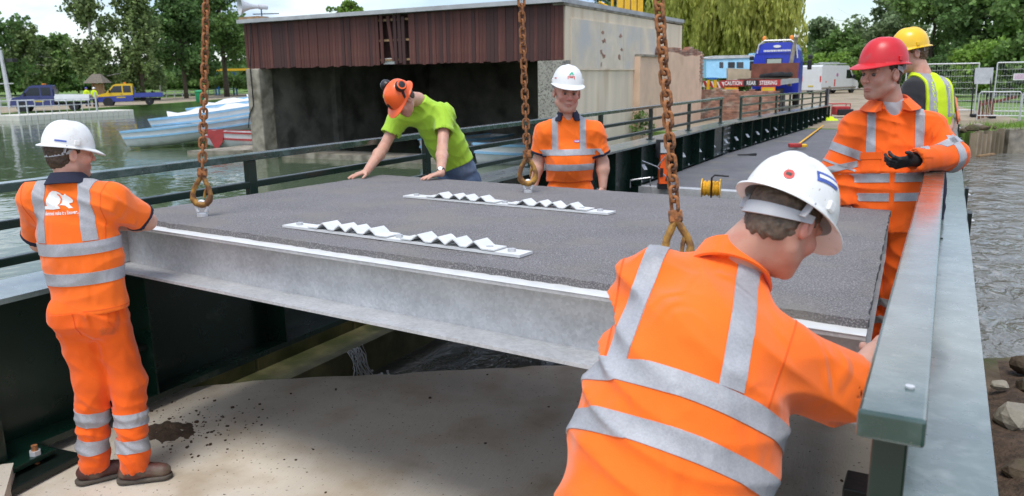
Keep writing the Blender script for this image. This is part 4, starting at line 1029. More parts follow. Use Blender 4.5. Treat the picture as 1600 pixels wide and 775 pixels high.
for zb in (2.62, 3.2, 3.8): bbox('batten', bx0 + .06, bx1 - .06, by0 + .135, by0 + .195, zb, zb + .06, 'timber')
# fascia planks, one by one; two missing and one hanging loose near the middle
rnd = random.Random(2); pw = .128; x = bx0 + .01; k = 0
def px_x(px): return onY(px, 60, by0)[0]
gap0, gap1 = px_x(591), px_x(635)
def plank(x, w, z0, z1, rot=0.0, dy=0.0):
    m = MB(); m.box((0, 0, 0), (w, .022, z1 - z0)); o = m.build('plank', MT[rnd.choice(['brown_board', 'brown_board', 'brown_board_red', 'brown_board_dark'])], bh, local=False)
    o.matrix_parent_inverse = wm(bh).inverted(); o.location = (x + w / 2, by0 + .10 + dy, (z0 + z1) / 2); o.rotation_euler = (0, rot, 0); return o
while x < bx1 - .02:
    w = pw * rnd.uniform(.94, 1.02)
    w = min(w, bx1 - .005 - x)
    inside = gap0 < x + w / 2 < gap1
    if not inside: plank(x, w - .006, 2.49 + rnd.uniform(-.02, .03), 3.985, 0, rnd.uniform(-.012, .006))
    x += w; k += 1
for px, rot, zl, zh in ((594, 0, 2.55, 3.98), (608, .12, 2.60, 3.95), (615, 0, 2.52, 3.97), (622, 0.01, 2.54, 3.98), (628, 0, 2.50, 3.9)):
    plank(px_x(px) - .06, .115, zl, zh, -rot, -.02)
# broken white remains behind the gap, cable down the left pillar
bbox('fascia_remains', gap0, gap0 + .45, by0 + .20, by0 + .23, 2.52, 2.70, 'white_paint')
m = MB(); cp = [onY(q_[0], q_[1], by0 - .03) for q_ in ((391, 34), (392, 70), (391, 108), (394, 140), (396, 165), (390, 178), (388, 200))]; m.tube(cp, .018, 6); m.build('cable', MT['black_rubber'], bh)
# boarded panels on the side wall with peeled patches
def wy(px, py): q_ = onX(px, py, bx1); return q_[1], q_[2]
for a_, b_ in ((891, 937), (937, 973), (973, 1000), (1000, 1023)):
    y0, y1 = wy(a_, 60)[0], wy(b_, 60)[0]; m = MB(); m.box((bx1 + .018, (y0 + y1) / 2, (2.27 + 3.62) / 2), (.03, y1 - y0 - .02, 3.62 - 2.27)); m.build('wall_board', MT['panel_peel'], bh)
for px, py, w_, h_ in ((940, 52, .35, .18), (942, 64, .55, .22), (938, 80, .30, .20), (941, 87, .45, .25), (938, 101, .2, .2), (968, 56, .40, .2), (970, 78, .3, .15), (966, 90, .35, .25)):
    y_, z_ = wy(px, py); r2 = random.Random(px * py); n_ = 9; pr = [(w_ * .42 * math.cos(t) * r2.uniform(.35, 1.15), h_ * .42 * math.sin(t) * r2.uniform(.35, 1.15)) for t in np.linspace(0, 2 * math.pi, n_, endpoint=False)]
    m = MB(); m.prism(pr, (bx1 + .034, y_, z_), (bx1 + .037, y_, z_), (0, 1, 0), (0, 0, 1)); m.build('peeled_patch', MT['peeled'], bh)
y0, y1 = wy(884, 60)[0], wy(1023, 60)[0]
bbox('panel_rail', bx1 + .002, bx1 + .045, y0, y1, 2.225, 2.265, 'render_cream')
# landing stage and clutter inside the dark bay
tag(bbox('landing_stage', bx0 + .6, -14.0, 20.4, 21.6, -.78, -.42, 'concrete_old', None), 'low concrete landing stage inside the boathouse', 'stage')
# loudspeaker horn on the roof corner
hs = empty('horn_loudspeaker', (bx0 + .3, by0 + .2, 4.13)); tag(hs, 'grey horn loudspeaker on the roof corner of the boathouse', 'loudspeaker')
c_ = onY(385, 10, by0 + .2); ax_ = nrm(A3(-.8752, -.4835, 0) * .8 - A3(-.4835, .8752, 0) * .55)
m = MB(); m.lathe([(.05, -.45), (.07, -.30), (.10, -.12), (.17, .06), (.29, .22), (.30, .235), (.27, .225), (.14, .02), (.02, -.1)], c_, 24, ax_); m.build('horn', MT['galv'], hs, autos=50)
m = MB(); m.cyl(c_ - ax_ * .42, c_ - ax_ * .72, .085, 14); m.build('driver', MT['galv'], hs, autos=40)
m = MB(); m.tube([c_ - ax_ * .5, c_ - ax_ * .5 - A3(0, 0, .25), c_ - ax_ * .5 - A3(0, 0, .58)], .022, 6); m.bar(c_ - ax_ * .2 + A3(0, 0, -.25), c_ - ax_ * 1.1 + A3(0, 0, -.2), .04, .03); m.build('bracket', MT['black_green'], hs)
m = MB(); m.box((c_[0] + .25, c_[1] + .05, 4.165), (.9, .5, .09)); m.build('foot_board', MT['timber'], hs)
# ------------------------------------------------------------------ pink rendered wall and broken brick walls
M('brick_a', (.36, .19, .135), .9, 0, .25, 3, .004, 60, island=.35, dirt=(.40, .33, .27), dscale=2.2, dpos=(.5, .66))
M('mortar', (.36, .31, .25), .95, 0, .15, 6, .004, 60)
pw_ = empty('rendered_wall', (-9.1, 29.5, 0)); tag(pw_, 'pink rendered wall with broken brick top beside the boathouse', 'wall')
y0, y1 = onX(1000, 120, -9.05)[1], onX(1097, 120, -9.05)[1]
def zx(px, py): return onX(px, py, -9.05)[2]
prof = [(y0, -1.0), (y1, -1.0), (y1, zx(1092, 118)), (y1 - .25, zx(1093, 100)), (y1 - .1, zx(1095, 85)), (y1 - .9, zx(1085, 88)), (y1 - 1.5, zx(1078, 86)), (y1 - 2.4, zx(1062, 88)), (y1 - 3.4, zx(1040, 82)), (y1 - 4.3, zx(1037, 80)), (y0 + 2.0, zx(1030, 88)), (y0, zx(1000, 88))]
m = MB(); m.prism(prof, (-9.4, 0, 0), (-9.05, 0, 0), (0, 1, 0), (0, 0, 1)); m.build('render_face', MT['render_pink'], pw_)
m = MB(); m.box((-9.22, (y0 + y0 + 2.0) / 2, zx(1000, 88) + .035), (.46, 2.0, .07)); m.build('coping', MT['concrete_old'], pw_)
def brick_mass(parent, yfun, x0, x1, ya, yb, za, seed, name='brickwork'):
    """courses of real bricks, ragged top, joined as one part"""
    r2 = random.Random(seed); m = MB(); z = za; row = 0
    while z < 6:
        any_ = False; y = ya + (0 if row % 2 else .11)
        while y < yb - .08:
            if z + .065 < yfun(y + .1) + r2.uniform(-.05, .04):
                any_ = True; m.box(((x0 + x1) / 2 + r2.uniform(-.006, .006), y + .105, z + .034), (x1 - x0 + r2.uniform(-.01, .01), .208, .066))
            y += .222
        z += .076; row += 1
        if not any_ and row > 3: break
    o = m.build(name, MT['brick_a'], parent); tag(o, kind='stuff'); return o
tops = lambda y: zx(1040, 73) + .0 if y < y1 - 1.6 else (zx(1080, 70) + (zx(1097, 80) - zx(1080, 70)) * (y - y1 + 1.6) / 1.6)
brick_mass(pw_, tops, -9.38, -9.07, y0 + 2.05, y1 - .05, zx(1060, 88) + .02, 3)
brick_mass(pw_, lambda y: zx(1095, 85), -9.38, -9.035, y1 - .42, y1 + .06, zx(1095, 128), 4)
# low broken brick wall in front of the lorry
bw = empty('brick_wall', (-8, 34, .1)); tag(bw, 'low broken red brick wall in front of the lorry tail', 'wall')
Yw = 33.4
q0, q1 = onY(1079, 150, Yw), onY(1215, 150, Yw)
def topz(x):
    px = 1079 + (x - q0[0]) / (q1[0] - q0[0]) * 136; e_ = max(0, 1 - (px - 1079) / 14)
    return onY(px, 137 + (px - 1079) * .03 + e_ * e_ * 26, Yw)[2]
m = MB(); n_ = 24; pr = [(q0[0] + .1, -.3), (q1[0], -.3)] + [(q1[0] + (q0[0] + .1 - q1[0]) * i / n_, topz(q1[0] + (q0[0] + .1 - q1[0]) * i / n_) - .12) for i in range(n_ + 1)]
m.prism(pr, (0, Yw + .19, 0), (0, Yw + .02, 0), (1, 0, 0), (0, 0, 1)); m.build('mortar_core', MT['mortar'], bw)
r2 = random.Random(7); m = MB(); z = -.1; row = 0
while z < 2.2:
    x = q0[0] + (0 if row % 2 else .11)
    while x < q1[0] - .1:
        if z + .06 < topz(x + .1) + r2.uniform(-.05, .03): m.box((x + .105, Yw + .10, z + .034), (.208, .215 + r2.uniform(-.012, .012), .064))
        x += .222
    z += .076; row += 1
tag(m.build('brickwork', MT['brick_a'], bw), kind='stuff')
# ------------------------------------------------------------------ trees
def leaf_mat(name, c, tr=.35, isl=.45): return M(name, c, .6, 0, .25, .35, island=isl, spec=.25, trans=tr)
leaf_mat('leaf_dark', (.110, .195, .058)); leaf_mat('leaf_mid', (.155, .255, .070)); leaf_mat('leaf_birch', (.205, .28, .100)); leaf_mat('leaf_willow', (.50, .52, .13), .45, .25); leaf_mat('leaf_bright', (.20, .33, .055)); leaf_mat('leaf_grey', (.19, .26, .125))
M('bark', (.10, .078, .055), .95, 0, .4, 6, .01, 20); M('bark_birch', (.48, .46, .42), .9, 0, .2, 3, .003, 20, dirt=(.06, .055, .05), dscale=2.5, dpos=(.55, .62), stretch=(1, 1, 3))
def tree(name, label, base, h, r, style='broad', seed=0, leaf='leaf_mid', bark='bark', n=5000, ls=.34, cat='tree', group=None, low=.22, thick=1.0):
    rs = np.random.RandomState(seed); base = np.asarray(base, float); root = empty(name, base); tag(root, label, cat, group)
    m = MB(); tw = [base + A3(0, 0, -.3)]; d = A3(0, 0, 1.0)
    for i in range(1, 8): tw.append(base + A3(rs.normal(0, .02 * h * .5) * i / 7, rs.normal(0, .02 * h * .5) * i / 7, h * .93 * i / 7))
    rad = [.022 * h * thick * (1 - .88 * i / 7) for i in range(8)]; m.tube(tw, rad, 8)
    tips = []; nb = 26 if style != 'willow' else 30
    for i in range(nb):
        t = rs.uniform(low, .97) if style != 'birch' else rs.uniform(low, .99); k = min(6, int(t * 7)); p0 = tw[k] + (tw[k + 1] - tw[k]) * (t * 7 - k)
        az = i * 2.4 + rs.uniform(-.4, .4)
        if style == 'broad': prof = math.sin(math.pi * min(1, (t - low * .6) / (1 - low * .6)) ** .75) ** .6; el = .25 + .7 * t
        elif style == 'birch': prof = (1.0 - t) ** .7 * 1.1 + .12; el = .7
        elif style == 'willow': prof = .55 + .45 * math.sin(math.pi * t); el = .75
        else: prof = math.sqrt(max(0, 1 - (t * 1.1 - .3) ** 2)); el = .4
        L_ = r * prof * rs.uniform(.65, 1.1); e = A3(math.cos(az) * math.cos(el), math.sin(az) * math.cos(el), math.sin(el))
        mid = p0 + e * L_ * .55 + rs.normal(0, .05 * r, 3); end = p0 + A3(math.cos(az), math.sin(az), 0) * L_ + A3(0, 0, L_ * math.sin(el) * (.8 if style != 'birch' else .5)) + rs.normal(0, .06 * r, 3)
        rr = rad[k] * .45; m.tube([p0, mid, end], [rr, rr * .6, rr * .2], 5); tips.append((p0, mid, end, L_))
    m.build('trunk', MT[bark], root, smooth=True)
    C_ = []
    per = n // len(tips)
    for p0, mid, end, L_ in tips:
        nc = 5
        for c in range(nc):
            t = rs.uniform(.35, 1.08); ctr = (mid + (end - mid) * (t - .5) * 2) if t > .5 else (p0 + (mid - p0) * t * 2); ctr = ctr + rs.normal(0, .10 * r, 3)
            k = per // nc
            if style == 'willow':
                for s_ in range(max(1, k // 16)):
                    o_ = ctr + rs.normal(0, .10 * r, 3); ln_ = rs.uniform(.25, .62) * h * .55; tt = rs.rand(16) ** .8
                    C_.append(o_ + np.stack([rs.normal(0, .07, 16) + tt * rs.normal(0, .25), rs.normal(0, .07, 16) + tt * rs.normal(0, .25), -tt * ln_], 1))
            elif style == 'birch':
                for s_ in range(max(1, k // 9)):
                    o_ = ctr + rs.normal(0, .12 * r, 3) * A3(1, 1, 1.6); tt = rs.rand(9); C_.append(o_ + np.stack([rs.normal(0, .12, 9), rs.normal(0, .12, 9), -tt * rs.uniform(.5, 1.7)], 1))
            else:
                sg = r * rs.uniform(.09, .17); q_ = rs.normal(0, 1, (k, 3)); q_ /= np.maximum(1e-3, np.linalg.norm(q_, axis=1))[:, None]; q_ *= (rs.rand(k) ** .45)[:, None] * 1.9
                C_.append(ctr + q_ * sg * A3(1.15, 1.15, .75))
    P = np.concatenate(C_); zt = np.percentile(P[:, 2], 99) - base[2]; P[:, 2] = base[2] + (P[:, 2] - base[2]) * min(1.0, h / zt); P = P[P[:, 2] > base[2] + .25]; nl = len(P)
    nn = rs.normal(0, 1, (nl, 3)); nn[:, 2] += .35; nn /= np.linalg.norm(nn, axis=1)[:, None]
    u = np.cross(nn, rs.normal(0, 1, (nl, 3))); u /= np.maximum(1e-6, np.linalg.norm(u, axis=1))[:, None]; v = np.cross(nn, u)
    if style == 'willow': v = np.tile(A3(0, 0, 1), (nl, 1)) + rs.normal(0, .2, (nl, 3)); u = np.cross(v, rs.normal(0, 1, (nl, 3))); u /= np.linalg.norm(u, axis=1)[:, None]
    sz = ls * rs.uniform(.6, 1.25, nl)[:, None]; a, b = (.5, .62) if style != 'willow' else (.30, 1.0)
    bend = nn * sz * .18
    Q = np.stack([P - v * sz * b, P + u * sz * a + bend, P + v * sz * b, P - u * sz * a + bend], 1).reshape(-1, 3)
    np_mesh('crown', [(Q, np.arange(nl * 4).reshape(-1, 4))], MT[leaf], root, smooth=False)
    return root
def gz(x, y): return (.9 if x < -95 else -.1) if x < -30 else .1
def tree_px(px, dist, top, halfw, name, label, **k):
    """stand a tree where the picture shows it: column px, distance, crown top row, half width in pixels"""
    r = ray(px, 120); hd = np.hypot(r[0], r[1]); x, y = r[0] / hd * dist, r[1] / hd * dist; s_ = dist / 1235.; g = gz(x, y)
    hz = 108 + (1490 - px) * .01747; h = CAMH - g + (hz - top) * s_
    return tree(name, label, (x, y, g), h, halfw * s_, **k)
G1 = 'trees across the lake'; G2 = 'trees beyond the far bank'
tree_px(-12, 104, 48, 42, 'broadleaf_tree', 'dark tree cut by the left edge of the picture', leaf='leaf_dark', seed=1, group=G1, n=4500, ls=.42)
tree_px(44, 112, 42, 34, 'birch_tree', 'airy birch behind the blue pickup at far left', style='birch', leaf='leaf_birch', bark='bark_birch', seed=2, group=G1, n=5200, ls=.36, low=.12)
tree_px(86, 118, 68, 30, 'broadleaf_tree', 'rounded tree between the two birches left', leaf='leaf_mid', seed=3, group=G1, n=4500, ls=.42, low=.1)
tree_px(150, 106, -6, 30, 'birch_tree', 'tall white stemmed birch behind the small thatched shelter', style='birch', leaf='leaf_birch', bark='bark_birch', seed=4, group=G1, n=6000, ls=.34, low=.12)
tree_px(220, 108, -14, 44, 'birch_tree', 'broad drooping birch behind the yellow pickup', style='birch', leaf='leaf_birch', bark='bark', seed=5, group=G1, n=9000, ls=.36, low=.06)
tree_px(288, 118, 4, 46, 'broadleaf_tree', 'large dark green tree left of the first chain', leaf='leaf_dark', seed=6, group=G1, n=8500, ls=.42, low=.16)
tree_px(352, 124, -40, 60, 'broadleaf_tree', 'tall tree behind the yellow and blue climbing frame', leaf='leaf_mid', seed=7, group=G1, n=8500, ls=.42, low=.18)
tree_px(310, 150, 30, 70, 'broadleaf_tree', 'wide tree at the back between the large lakeside trees', leaf='leaf_dark', seed=8, group=G1, n=7000, ls=.55, low=.1)
tree_px(120, 150, 88, 55, 'broadleaf_tree', 'low wide tree in the gap behind the tall birch', leaf='leaf_mid', seed=9, group=G1, n=6000, ls=.55, low=.05)
tree_px(20, 150, 88, 60, 'broadleaf_tree', 'low tree filling the gap behind the left birch', leaf='leaf_dark', seed=10, group=G1, n=6000, ls=.55, low=.05)
tree_px(556, 90, -14, 30, 'broadleaf_tree', 'tree top showing over the middle of the boathouse roof', leaf='leaf_bright', seed=11, group=G2, n=3500, ls=.4)
tree_px(985, 96, -60, 66, 'broadleaf_tree', 'dark tree behind the right end of the boathouse roof', leaf='leaf_dark', seed=12, group=G2, n=8000, ls=.45, low=.1)
tree_px(1085, 88, -40, 74, 'willow_tree', 'pale green weeping willow behind the pink wall', style='willow', leaf='leaf_willow', seed=13, group=G2, n=34000, ls=.32, low=.35)
tree_px(1170, 84, -52, 82, 'willow_tree', 'large pale green weeping willow above the blue hut', style='willow', leaf='leaf_willow', seed=14, group=G2, n=46000, ls=.32, low=.35)
tree_px(1010, 110, 10, 60, 'broadleaf_tree', 'bright green tree between the boathouse and the willow', leaf='leaf_bright', seed=15, group=G2, n=6000, ls=.45, low=.1)
tree_px(1283, 130, 40, 34, 'broadleaf_tree', 'grey green tree rising behind the white van', leaf='leaf_grey', seed=16, group=G2, n=5000, ls=.45, low=.1)
tree_px(1325, 125, 52, 40, 'broadleaf_tree', 'mid green tree behind the red helmet', leaf='leaf_mid', seed=17, group=G2, n=5500, ls=.45, low=.08)
tree_px(1392, 110, 4, 44, 'broadleaf_tree', 'tall grey green tree left of the yellow helmet', leaf='leaf_grey', seed=18, group=G2, n=7000, ls=.42, low=.1)
tree_px(1452, 88, -30, 66, 'broadleaf_tree', 'big mid green tree behind the yellow helmet', leaf='leaf_mid', seed=19, group=G2, n=9000, ls=.38, low=.08)
tree_px(1530, 82, -22, 70, 'broadleaf_tree', 'big dark green tree behind the grey fence', leaf='leaf_dark', seed=20, group=G2, n=9500, ls=.38, low=.08)
tree_px(1606, 78, -10, 70, 'broadleaf_tree', 'green tree cut by the right edge of the picture', leaf='leaf_mid', seed=21, group=G2, n=8500, ls=.38, low=.08)
tree_px(1380, 150, 60, 120, 'broadleaf_tree', 'wide dark tree far behind the red helmet', leaf='leaf_dark', seed=22, group=G2, n=7000, ls=.6, low=.05)
def bush_px(px, dist, top, halfw, label, leaf, seed, n=2600, ls=.3):
    return tree_px(px, dist, top, halfw, 'bush', label, leaf=leaf, seed=seed, n=n, ls=ls, low=.02, cat='bush', group='bushes', style='round', thick=.5)
bush_px(1290, 92, 86, 40, 'bright green bush above the white van', 'leaf_bright', 31)
bush_px(1335, 95, 92, 34, 'green bush between the van and the red helmet', 'leaf_mid', 32)
bush_px(1545, 60, 72, 46, 'leafy bright bush just behind the metal fence', 'leaf_bright', 33, 4200, .26)
bush_px(1600, 58, 66, 40, 'leafy bush behind the fence at the right edge', 'leaf_mid', 34, 3600, .26)
bush_px(1490, 70, 90, 44, 'dark bush behind the orange jacket', 'leaf_dark', 35, 3600, .28)
bush_px(1420, 75, 100, 40, 'dark low bush behind the man in the yellow helmet', 'leaf_dark', 36, 3000, .28)
bush_px(1130, 72, 96, 60, 'dim bush behind the blue hut', 'leaf_mid', 37, 3000, .3)
for i, (px, t_, hw) in enumerate(((10, 118, 50), (75, 116, 46), (130, 118, 44), (195, 118, 46), (255, 116, 46), (318, 118, 44), (372, 118, 46))):
    bush_px(px, 135 + i % 3 * 6, t_, hw, ['dark undergrowth bush behind the left lamp pole', 'undergrowth bush behind the blue pickup', 'undergrowth bush behind the thatched shelter', 'undergrowth bush behind the yellow cab', 'undergrowth bush behind the yellow pickup bed', 'undergrowth bush behind the green bin', 'undergrowth bush behind the climbing frame'][i], 'leaf_dark' if i % 2 else 'leaf_mid', 50 + i, 2600, .5)
tree('wall_plant', 'small green plant growing at the foot of the boathouse wall', onX(1004, 222, -8.9), 1.0, .45, style='round', leaf='leaf_mid', seed=60, n=420, ls=.10, low=.05, cat='plant', thick=.4)
# distant belt of woodland that reads as one mass
rs = np.random.RandomState(77); P = []
for i in range(15000):
    a = rs.uniform(-1.25, .75); d = rs.uniform(185, 215); P.append((math.sin(a) * d, math.cos(a) * d, min(1.5, abs(rs.normal(0, 1))) * 4.0 * (1 + .4 * math.sin(a * 19) * math.sin(a * 7.3))))
P = np.array(P); nl = len(P); nn = rs.normal(0, 1, (nl, 3)); nn /= np.linalg.norm(nn, axis=1)[:, None]; u = np.cross(nn, rs.normal(0, 1, (nl, 3))); u /= np.linalg.norm(u, axis=1)[:, None]; v = np.cross(nn, u); s_ = rs.uniform(.7, 1.5, nl)[:, None]
tag(np_mesh('woodland', [(np.stack([P - v * s_, P + u * s_, P + v * s_, P - u * s_], 1).reshape(-1, 3), np.arange(nl * 4).reshape(-1, 4))], MT['leaf_dark'], None, smooth=False), 'belt of far woodland along the horizon', 'woodland', kind='stuff')
# grass tufts on the right far bank
rs = np.random.RandomState(5); V_ = []; F_ = []
for i in range(2600):
    t = rs.rand(); x = .7 + t * 6 + rs.normal(0, .3); y = 29.6 + t * 3.4 + rs.uniform(0, 2.6); h_ = rs.uniform(.05, .28); a = rs.uniform(0, 6.28); w_ = .012
    b = A3(x, y, .12); d_ = A3(math.cos(a), math.sin(a), 0); V_ += [b - d_ * w_, b + d_ * w_, b + A3(rs.normal(0, .08), rs.normal(0, .08), h_)]; F_.append((3 * i, 3 * i + 1, 3 * i + 2))
tag(np_mesh('bank_grass', [(np.array(V_), np.array(F_))], MT['leaf_bright'], None, smooth=False), 'rough grass on the far right bank above the sheet piles', 'grass', kind='stuff')

# ------------------------------------------------------------------ vehicles
M('car_yellow', (.80, .50, .01), .3, 0, .04, 3, coat=.5); M('car_blue', (.035, .055, .32), .3, 0, .06, 3, coat=.5); M('car_navy', (.03, .04, .16), .3, 0, .06, 3, coat=.5); M('lorry_blue', (.022, .05, .52), .3, 0, .06, 3, coat=.5)
M('car_white', (.76, .77, .78), .3, 0, .04, 3, coat=.4); M('glass_dark', (.015, .018, .02), .06, 0, .1, 3, spec=.8); M('chassis', (.02, .02, .022), .7, 0, .3, 5); M('rim', (.35, .35, .36), .45, .5, .1, 5)
M('lamp_amber', (.85, .25, .02), .3, 0, .05); M('lamp_clear', (.7, .72, .72), .15, 0, .05); M('hazard_orange', (.95, .24, .03), .5, 0, .05); M('hazard_yellow', (.65, .50, .04), .5); M('board_red', (.42, .03, .03), .6, 0, .2, 5, dirt=(.22, .06, .05), dscale=4, dpos=(.55, .7)); M('board_brown', (.17, .055, .035), .75, 0, .3, 3)
M('tarnish', (.30, .27, .22), .85, 0, .3, 4, .01, 20)
def wheel(parent, x, y, r, w, side):
    m = MB(); m.lathe([(r * .62, -w / 2), (r * .94, -w / 2), (r, -w * .3), (r, w * .3), (r * .94, w / 2), (r * .62, w / 2)], (x, y, r), 24, (0, 1, 0)); t = m.build('wheel', MT['black_rubber'], parent, local=True, autos=45)
    m = MB(); yo = y + side * (w / 2 - .03); m.lathe([(r * .1, -.03), (r * .60, -.03), (r * .64, .012), (r * .5, .01), (r * .42, -.01), (r * .16, .0), (r * .12, .03)], (x, yo, r), 20, (0, side, 0)); m.build('rim', MT['rim'], t, local=True, autos=40); return t
def lp(parent, name, mat, fn, autos=None): m = MB(); fn(m); return m.build(name, MT[mat], parent, local=True, autos=autos)
def extr(prof, y0, y1): return lambda m: m.prism(prof, (0, y0, 0), (0, y1, 0), (1, 0, 0), (0, 0, 1))
def crew_tipper(label, base, head, upper, lower, bed, tank=False):
    """crew-cab tipper; local x forward, y left"""
    t = empty('pickup_truck', base, math.atan2(head[1], head[0])); tag(t, label, 'pickup', 'works pickups'); W = .98
    lp(t, 'lower_body', lower, extr([(2.75, .42), (2.82, .62), (2.80, .88), (-.35, 1.02), (-.35, .42)], -W, W))
    lp(t, 'cab', upper, extr([(2.80, .89), (2.62, 1.14), (2.05, 1.27), (1.35, 2.02), (1.1, 2.12), (-.28, 2.14), (-.35, 2.05), (-.35, 1.03)], -W + .02, W - .02))
    wn_ = [(1.98, 1.33), (1.42, 1.93), (1.44, 1.95), (2.02, 1.34)]
    lp(t, 'windscreen', 'glass_dark', lambda m: m.prism([(2.03, 1.33), (1.40, 2.0), (1.38, 1.97), (2.0, 1.31)], (0, -W + .14, 0), (0, W - .14, 0), (1, 0, 0), (0, 0, 1)))
    for sd_ in (-1, 1):
        for pr in ([(1.80, 1.30), (1.30, 1.92), (.62, 1.94), (.62, 1.28)], [(.50, 1.28), (.50, 1.94), (-.20, 1.94), (-.20, 1.28)]): lp(t, 'side_window', 'glass_dark', lambda m, pr=pr: m.prism(pr, (0, sd_ * (W - .03), 0), (0, sd_ * (W - .012), 0), (1, 0, 0), (0, 0, 1)))
        lp(t, 'headlight', 'lamp_clear', lambda m: m.box((2.70, sd_ * .74, .98), (.16, .36, .22), (0, .5, 0), bev=.03))
        lp(t, 'mirror', 'black_plastic', lambda m: m.box((1.72, sd_ * 1.12, 1.42), (.12, .20, .30), bev=.03)); lp(t, 'door_handle', 'black_plastic', lambda m: m.box((.68, sd_ * (W + .005), 1.12), (.16, .02, .04)))
        for x_ in (1.95, -1.75): wheel(t, x_, sd_ * .86, .36, .24, sd_)
        lp(t, 'wheel_arch', 'chassis', lambda m: m.lathe([(.42, -.02), (.46, -.02), (.46, .02), (.42, .02)], (1.95, sd_ * (W - .01), .38), 20, (0, 1, 0)))
    lp(t, 'bumper', 'chassis', lambda m: m.box((2.78, 0, .52), (.16, 1.9, .26), bev=.04)); lp(t, 'grille', 'chassis', lambda m: m.box((2.79, 0, .88), (.05, 1.1, .16), bev=.02))
    lp(t, 'number_plate', 'car_yellow' if False else 'white_paint', lambda m: m.box((2.87, 0, .56), (.02, .52, .11)))
    lp(t, 'chassis_frame', 'chassis', lambda m: m.box((-1.55, 0, .58), (2.5, .8, .22)))
    bd = lp(t, 'load_bed', bed, lambda m: (m.box((-1.72, 0, .83), (2.62, 1.95, .08)), m.box((-1.72, .96, 1.03), (2.62, .05, .34)), m.box((-1.72, -.96, 1.03), (2.62, .05, .34)), m.box((-3.02, 0, 1.03), (.05, 1.86, .34))))
    if tank: lp(t, 'white_tarpaulin', 'car_white', lambda m: m.prism([(-3.0, 1.20), (-.48, 1.20), (-.48, 1.36), (-3.0, 1.30)], (0, -1.0, 0), (0, 1.0, 0), (1, 0, 0), (0, 0, 1))); lp(t, 'side_board', 'car_white', lambda m: (m.box((-1.72, 1.0, 1.02), (2.6, .03, .40)), m.box((-1.72, -1.0, 1.02), (2.6, .03, .40))))
    else: lp(t, 'tailgate_frame', 'tarnish', lambda m: (m.box((-2.85, 0, 1.45), (.06, 1.8, .08)), m.box((-2.85, .86, 1.35), (.06, .08, 1.1)), m.box((-2.85, -.86, 1.35), (.06, .08, 1.1)), m.box((-2.84, 0, 1.68), (.03, 1.6, .36))))
    lp(t, 'headboard', bed, lambda m: m.box((-.45, 0, 1.35), (.05, 1.8, .9)))
    lp(t, 'beacon_bar', 'lamp_amber', lambda m: m.box((.35, 0, 2.20), (.22, .9, .11), bev=.03)); lp(t, 'door_lettering', 'hazard_yellow', lambda m: (m.box((.75, W + .006, .82), (.8, .006, .10)), m.box((.75, -W - .006, .82), (.8, .006, .10))))
    return t
CR2, CF2 = nrm(A3(.8752, .4835, 0)), nrm(A3(-.4835, .8752, 0))
crew_tipper('yellow and blue crew cab pickup parked on the lakeside path', onz(205, 164.5, -.092), -CR2 * .93 - CF2 * .37, 'car_yellow', 'car_blue', 'car_blue')
crew_tipper('dark blue crew cab pickup with white sided load bed', onz(82, 173, -.092), -CR2 * .93 - CF2 * .36, 'car_navy', 'car_navy', 'car_navy', True)
# lorry
tz = .13; tail = onY(1172, 129, 36.4); tail[2] = tz; cabp = atd2 = CAM + ray(1229, 110) * (48.5 / FPX)
hd_ = nrm(A3(cabp[0] - tail[0], cabp[1] - tail[1], 0)); lo_ = empty('lorry', tail, math.atan2(hd_[1], hd_[0])); tag(lo_, 'flatbed lorry with tall blue cab seen from behind its warning board', 'lorry')
BR = .34
lp(lo_, 'flatbed', 'tarnish', lambda m: m.box((4.6, 0, 1.22 + BR), (9.2, 2.5, .12)))
lp(lo_, 'bed_rail', 'galv', lambda m: (m.box((4.6, 1.265, 1.17 + BR), (9.2, .03, .24)), m.box((4.6, -1.265, 1.17 + BR), (9.2, .03, .24))))
lp(lo_, 'dirt_layer', 'soil', lambda m: [m.box((1.0 + i * .7, math.sin(i * 5) * .6, 1.305 + BR), (.9, .8, .05), (0, 0, i)) for i in range(11)])
rb = lp(lo_, 'rear_board', 'board_red', lambda m: m.box((-.04, 0, 1.16 + BR), (.05, 2.62, .28)))
def flat_text(s, size, mat, name, parent, place):
    v, f = text_polys(s, size); return mobj(name, [place(*q_) for q_ in v], f, MT[mat], parent, local=True)
for s_, yc, plate in (('CAUTION', .72, 'board_red'), ('REAR', -.06, 'chassis'), ('STEERING', -.80, 'board_red')):
    lp(rb, 'text_plate', plate, lambda m: m.box((-.070, yc, 1.16 + BR), (.01, .66 if s_ != 'STEERING' else .78, .25)))
    flat_text(s_, .215, 'print_white', 'lettering', rb, lambda a, b: (-.078, yc - a * (.80 if s_ == 'CAUTION' else .78), 1.155 + BR + b * 1.15))
for sd_ in (1, -1): mk = lp(lo_, 'marker_board', 'hazard_orange', lambda m: m.box((-.03, sd_ * .80 + (.0), .88 + BR), (.03, .60, .22))); lp(mk, 'marker_centre', 'hazard_yellow', lambda m: m.box((-.048, sd_ * .80, .88 + BR), (.008, .48, .13)))
lp(lo_, 'chassis_frame', 'chassis', lambda m: (m.box((5.5, .45, .95), (11, .12, .28)), m.box((5.5, -.45, .95), (11, .12, .28)), m.box((3, 0, .75), (3.2, 1.6, .3))))
lp(lo_, 'headboard', 'board_brown', lambda m: m.box((9.15, 0, 1.75 + BR * .6), (.08, 2.5, .98)))
for i, (x_, y_) in enumerate(((8.2, .2), (8.4, -.55), (7.9, -.2))): lp(lo_, 'spare_tyre', 'black_rubber', lambda m: m.lathe([(.26, -.12), (.46, -.11), (.5, 0), (.46, .11), (.26, .12)], (x_, y_, 1.42 + BR + .02 * i), 20, (.1, .1, 1)), 45)
for x_ in (1.6, 2.95, 10.9):
    for sd_ in (1, -1): wheel(lo_, x_, sd_ * 1.05, .50, .32, sd_)
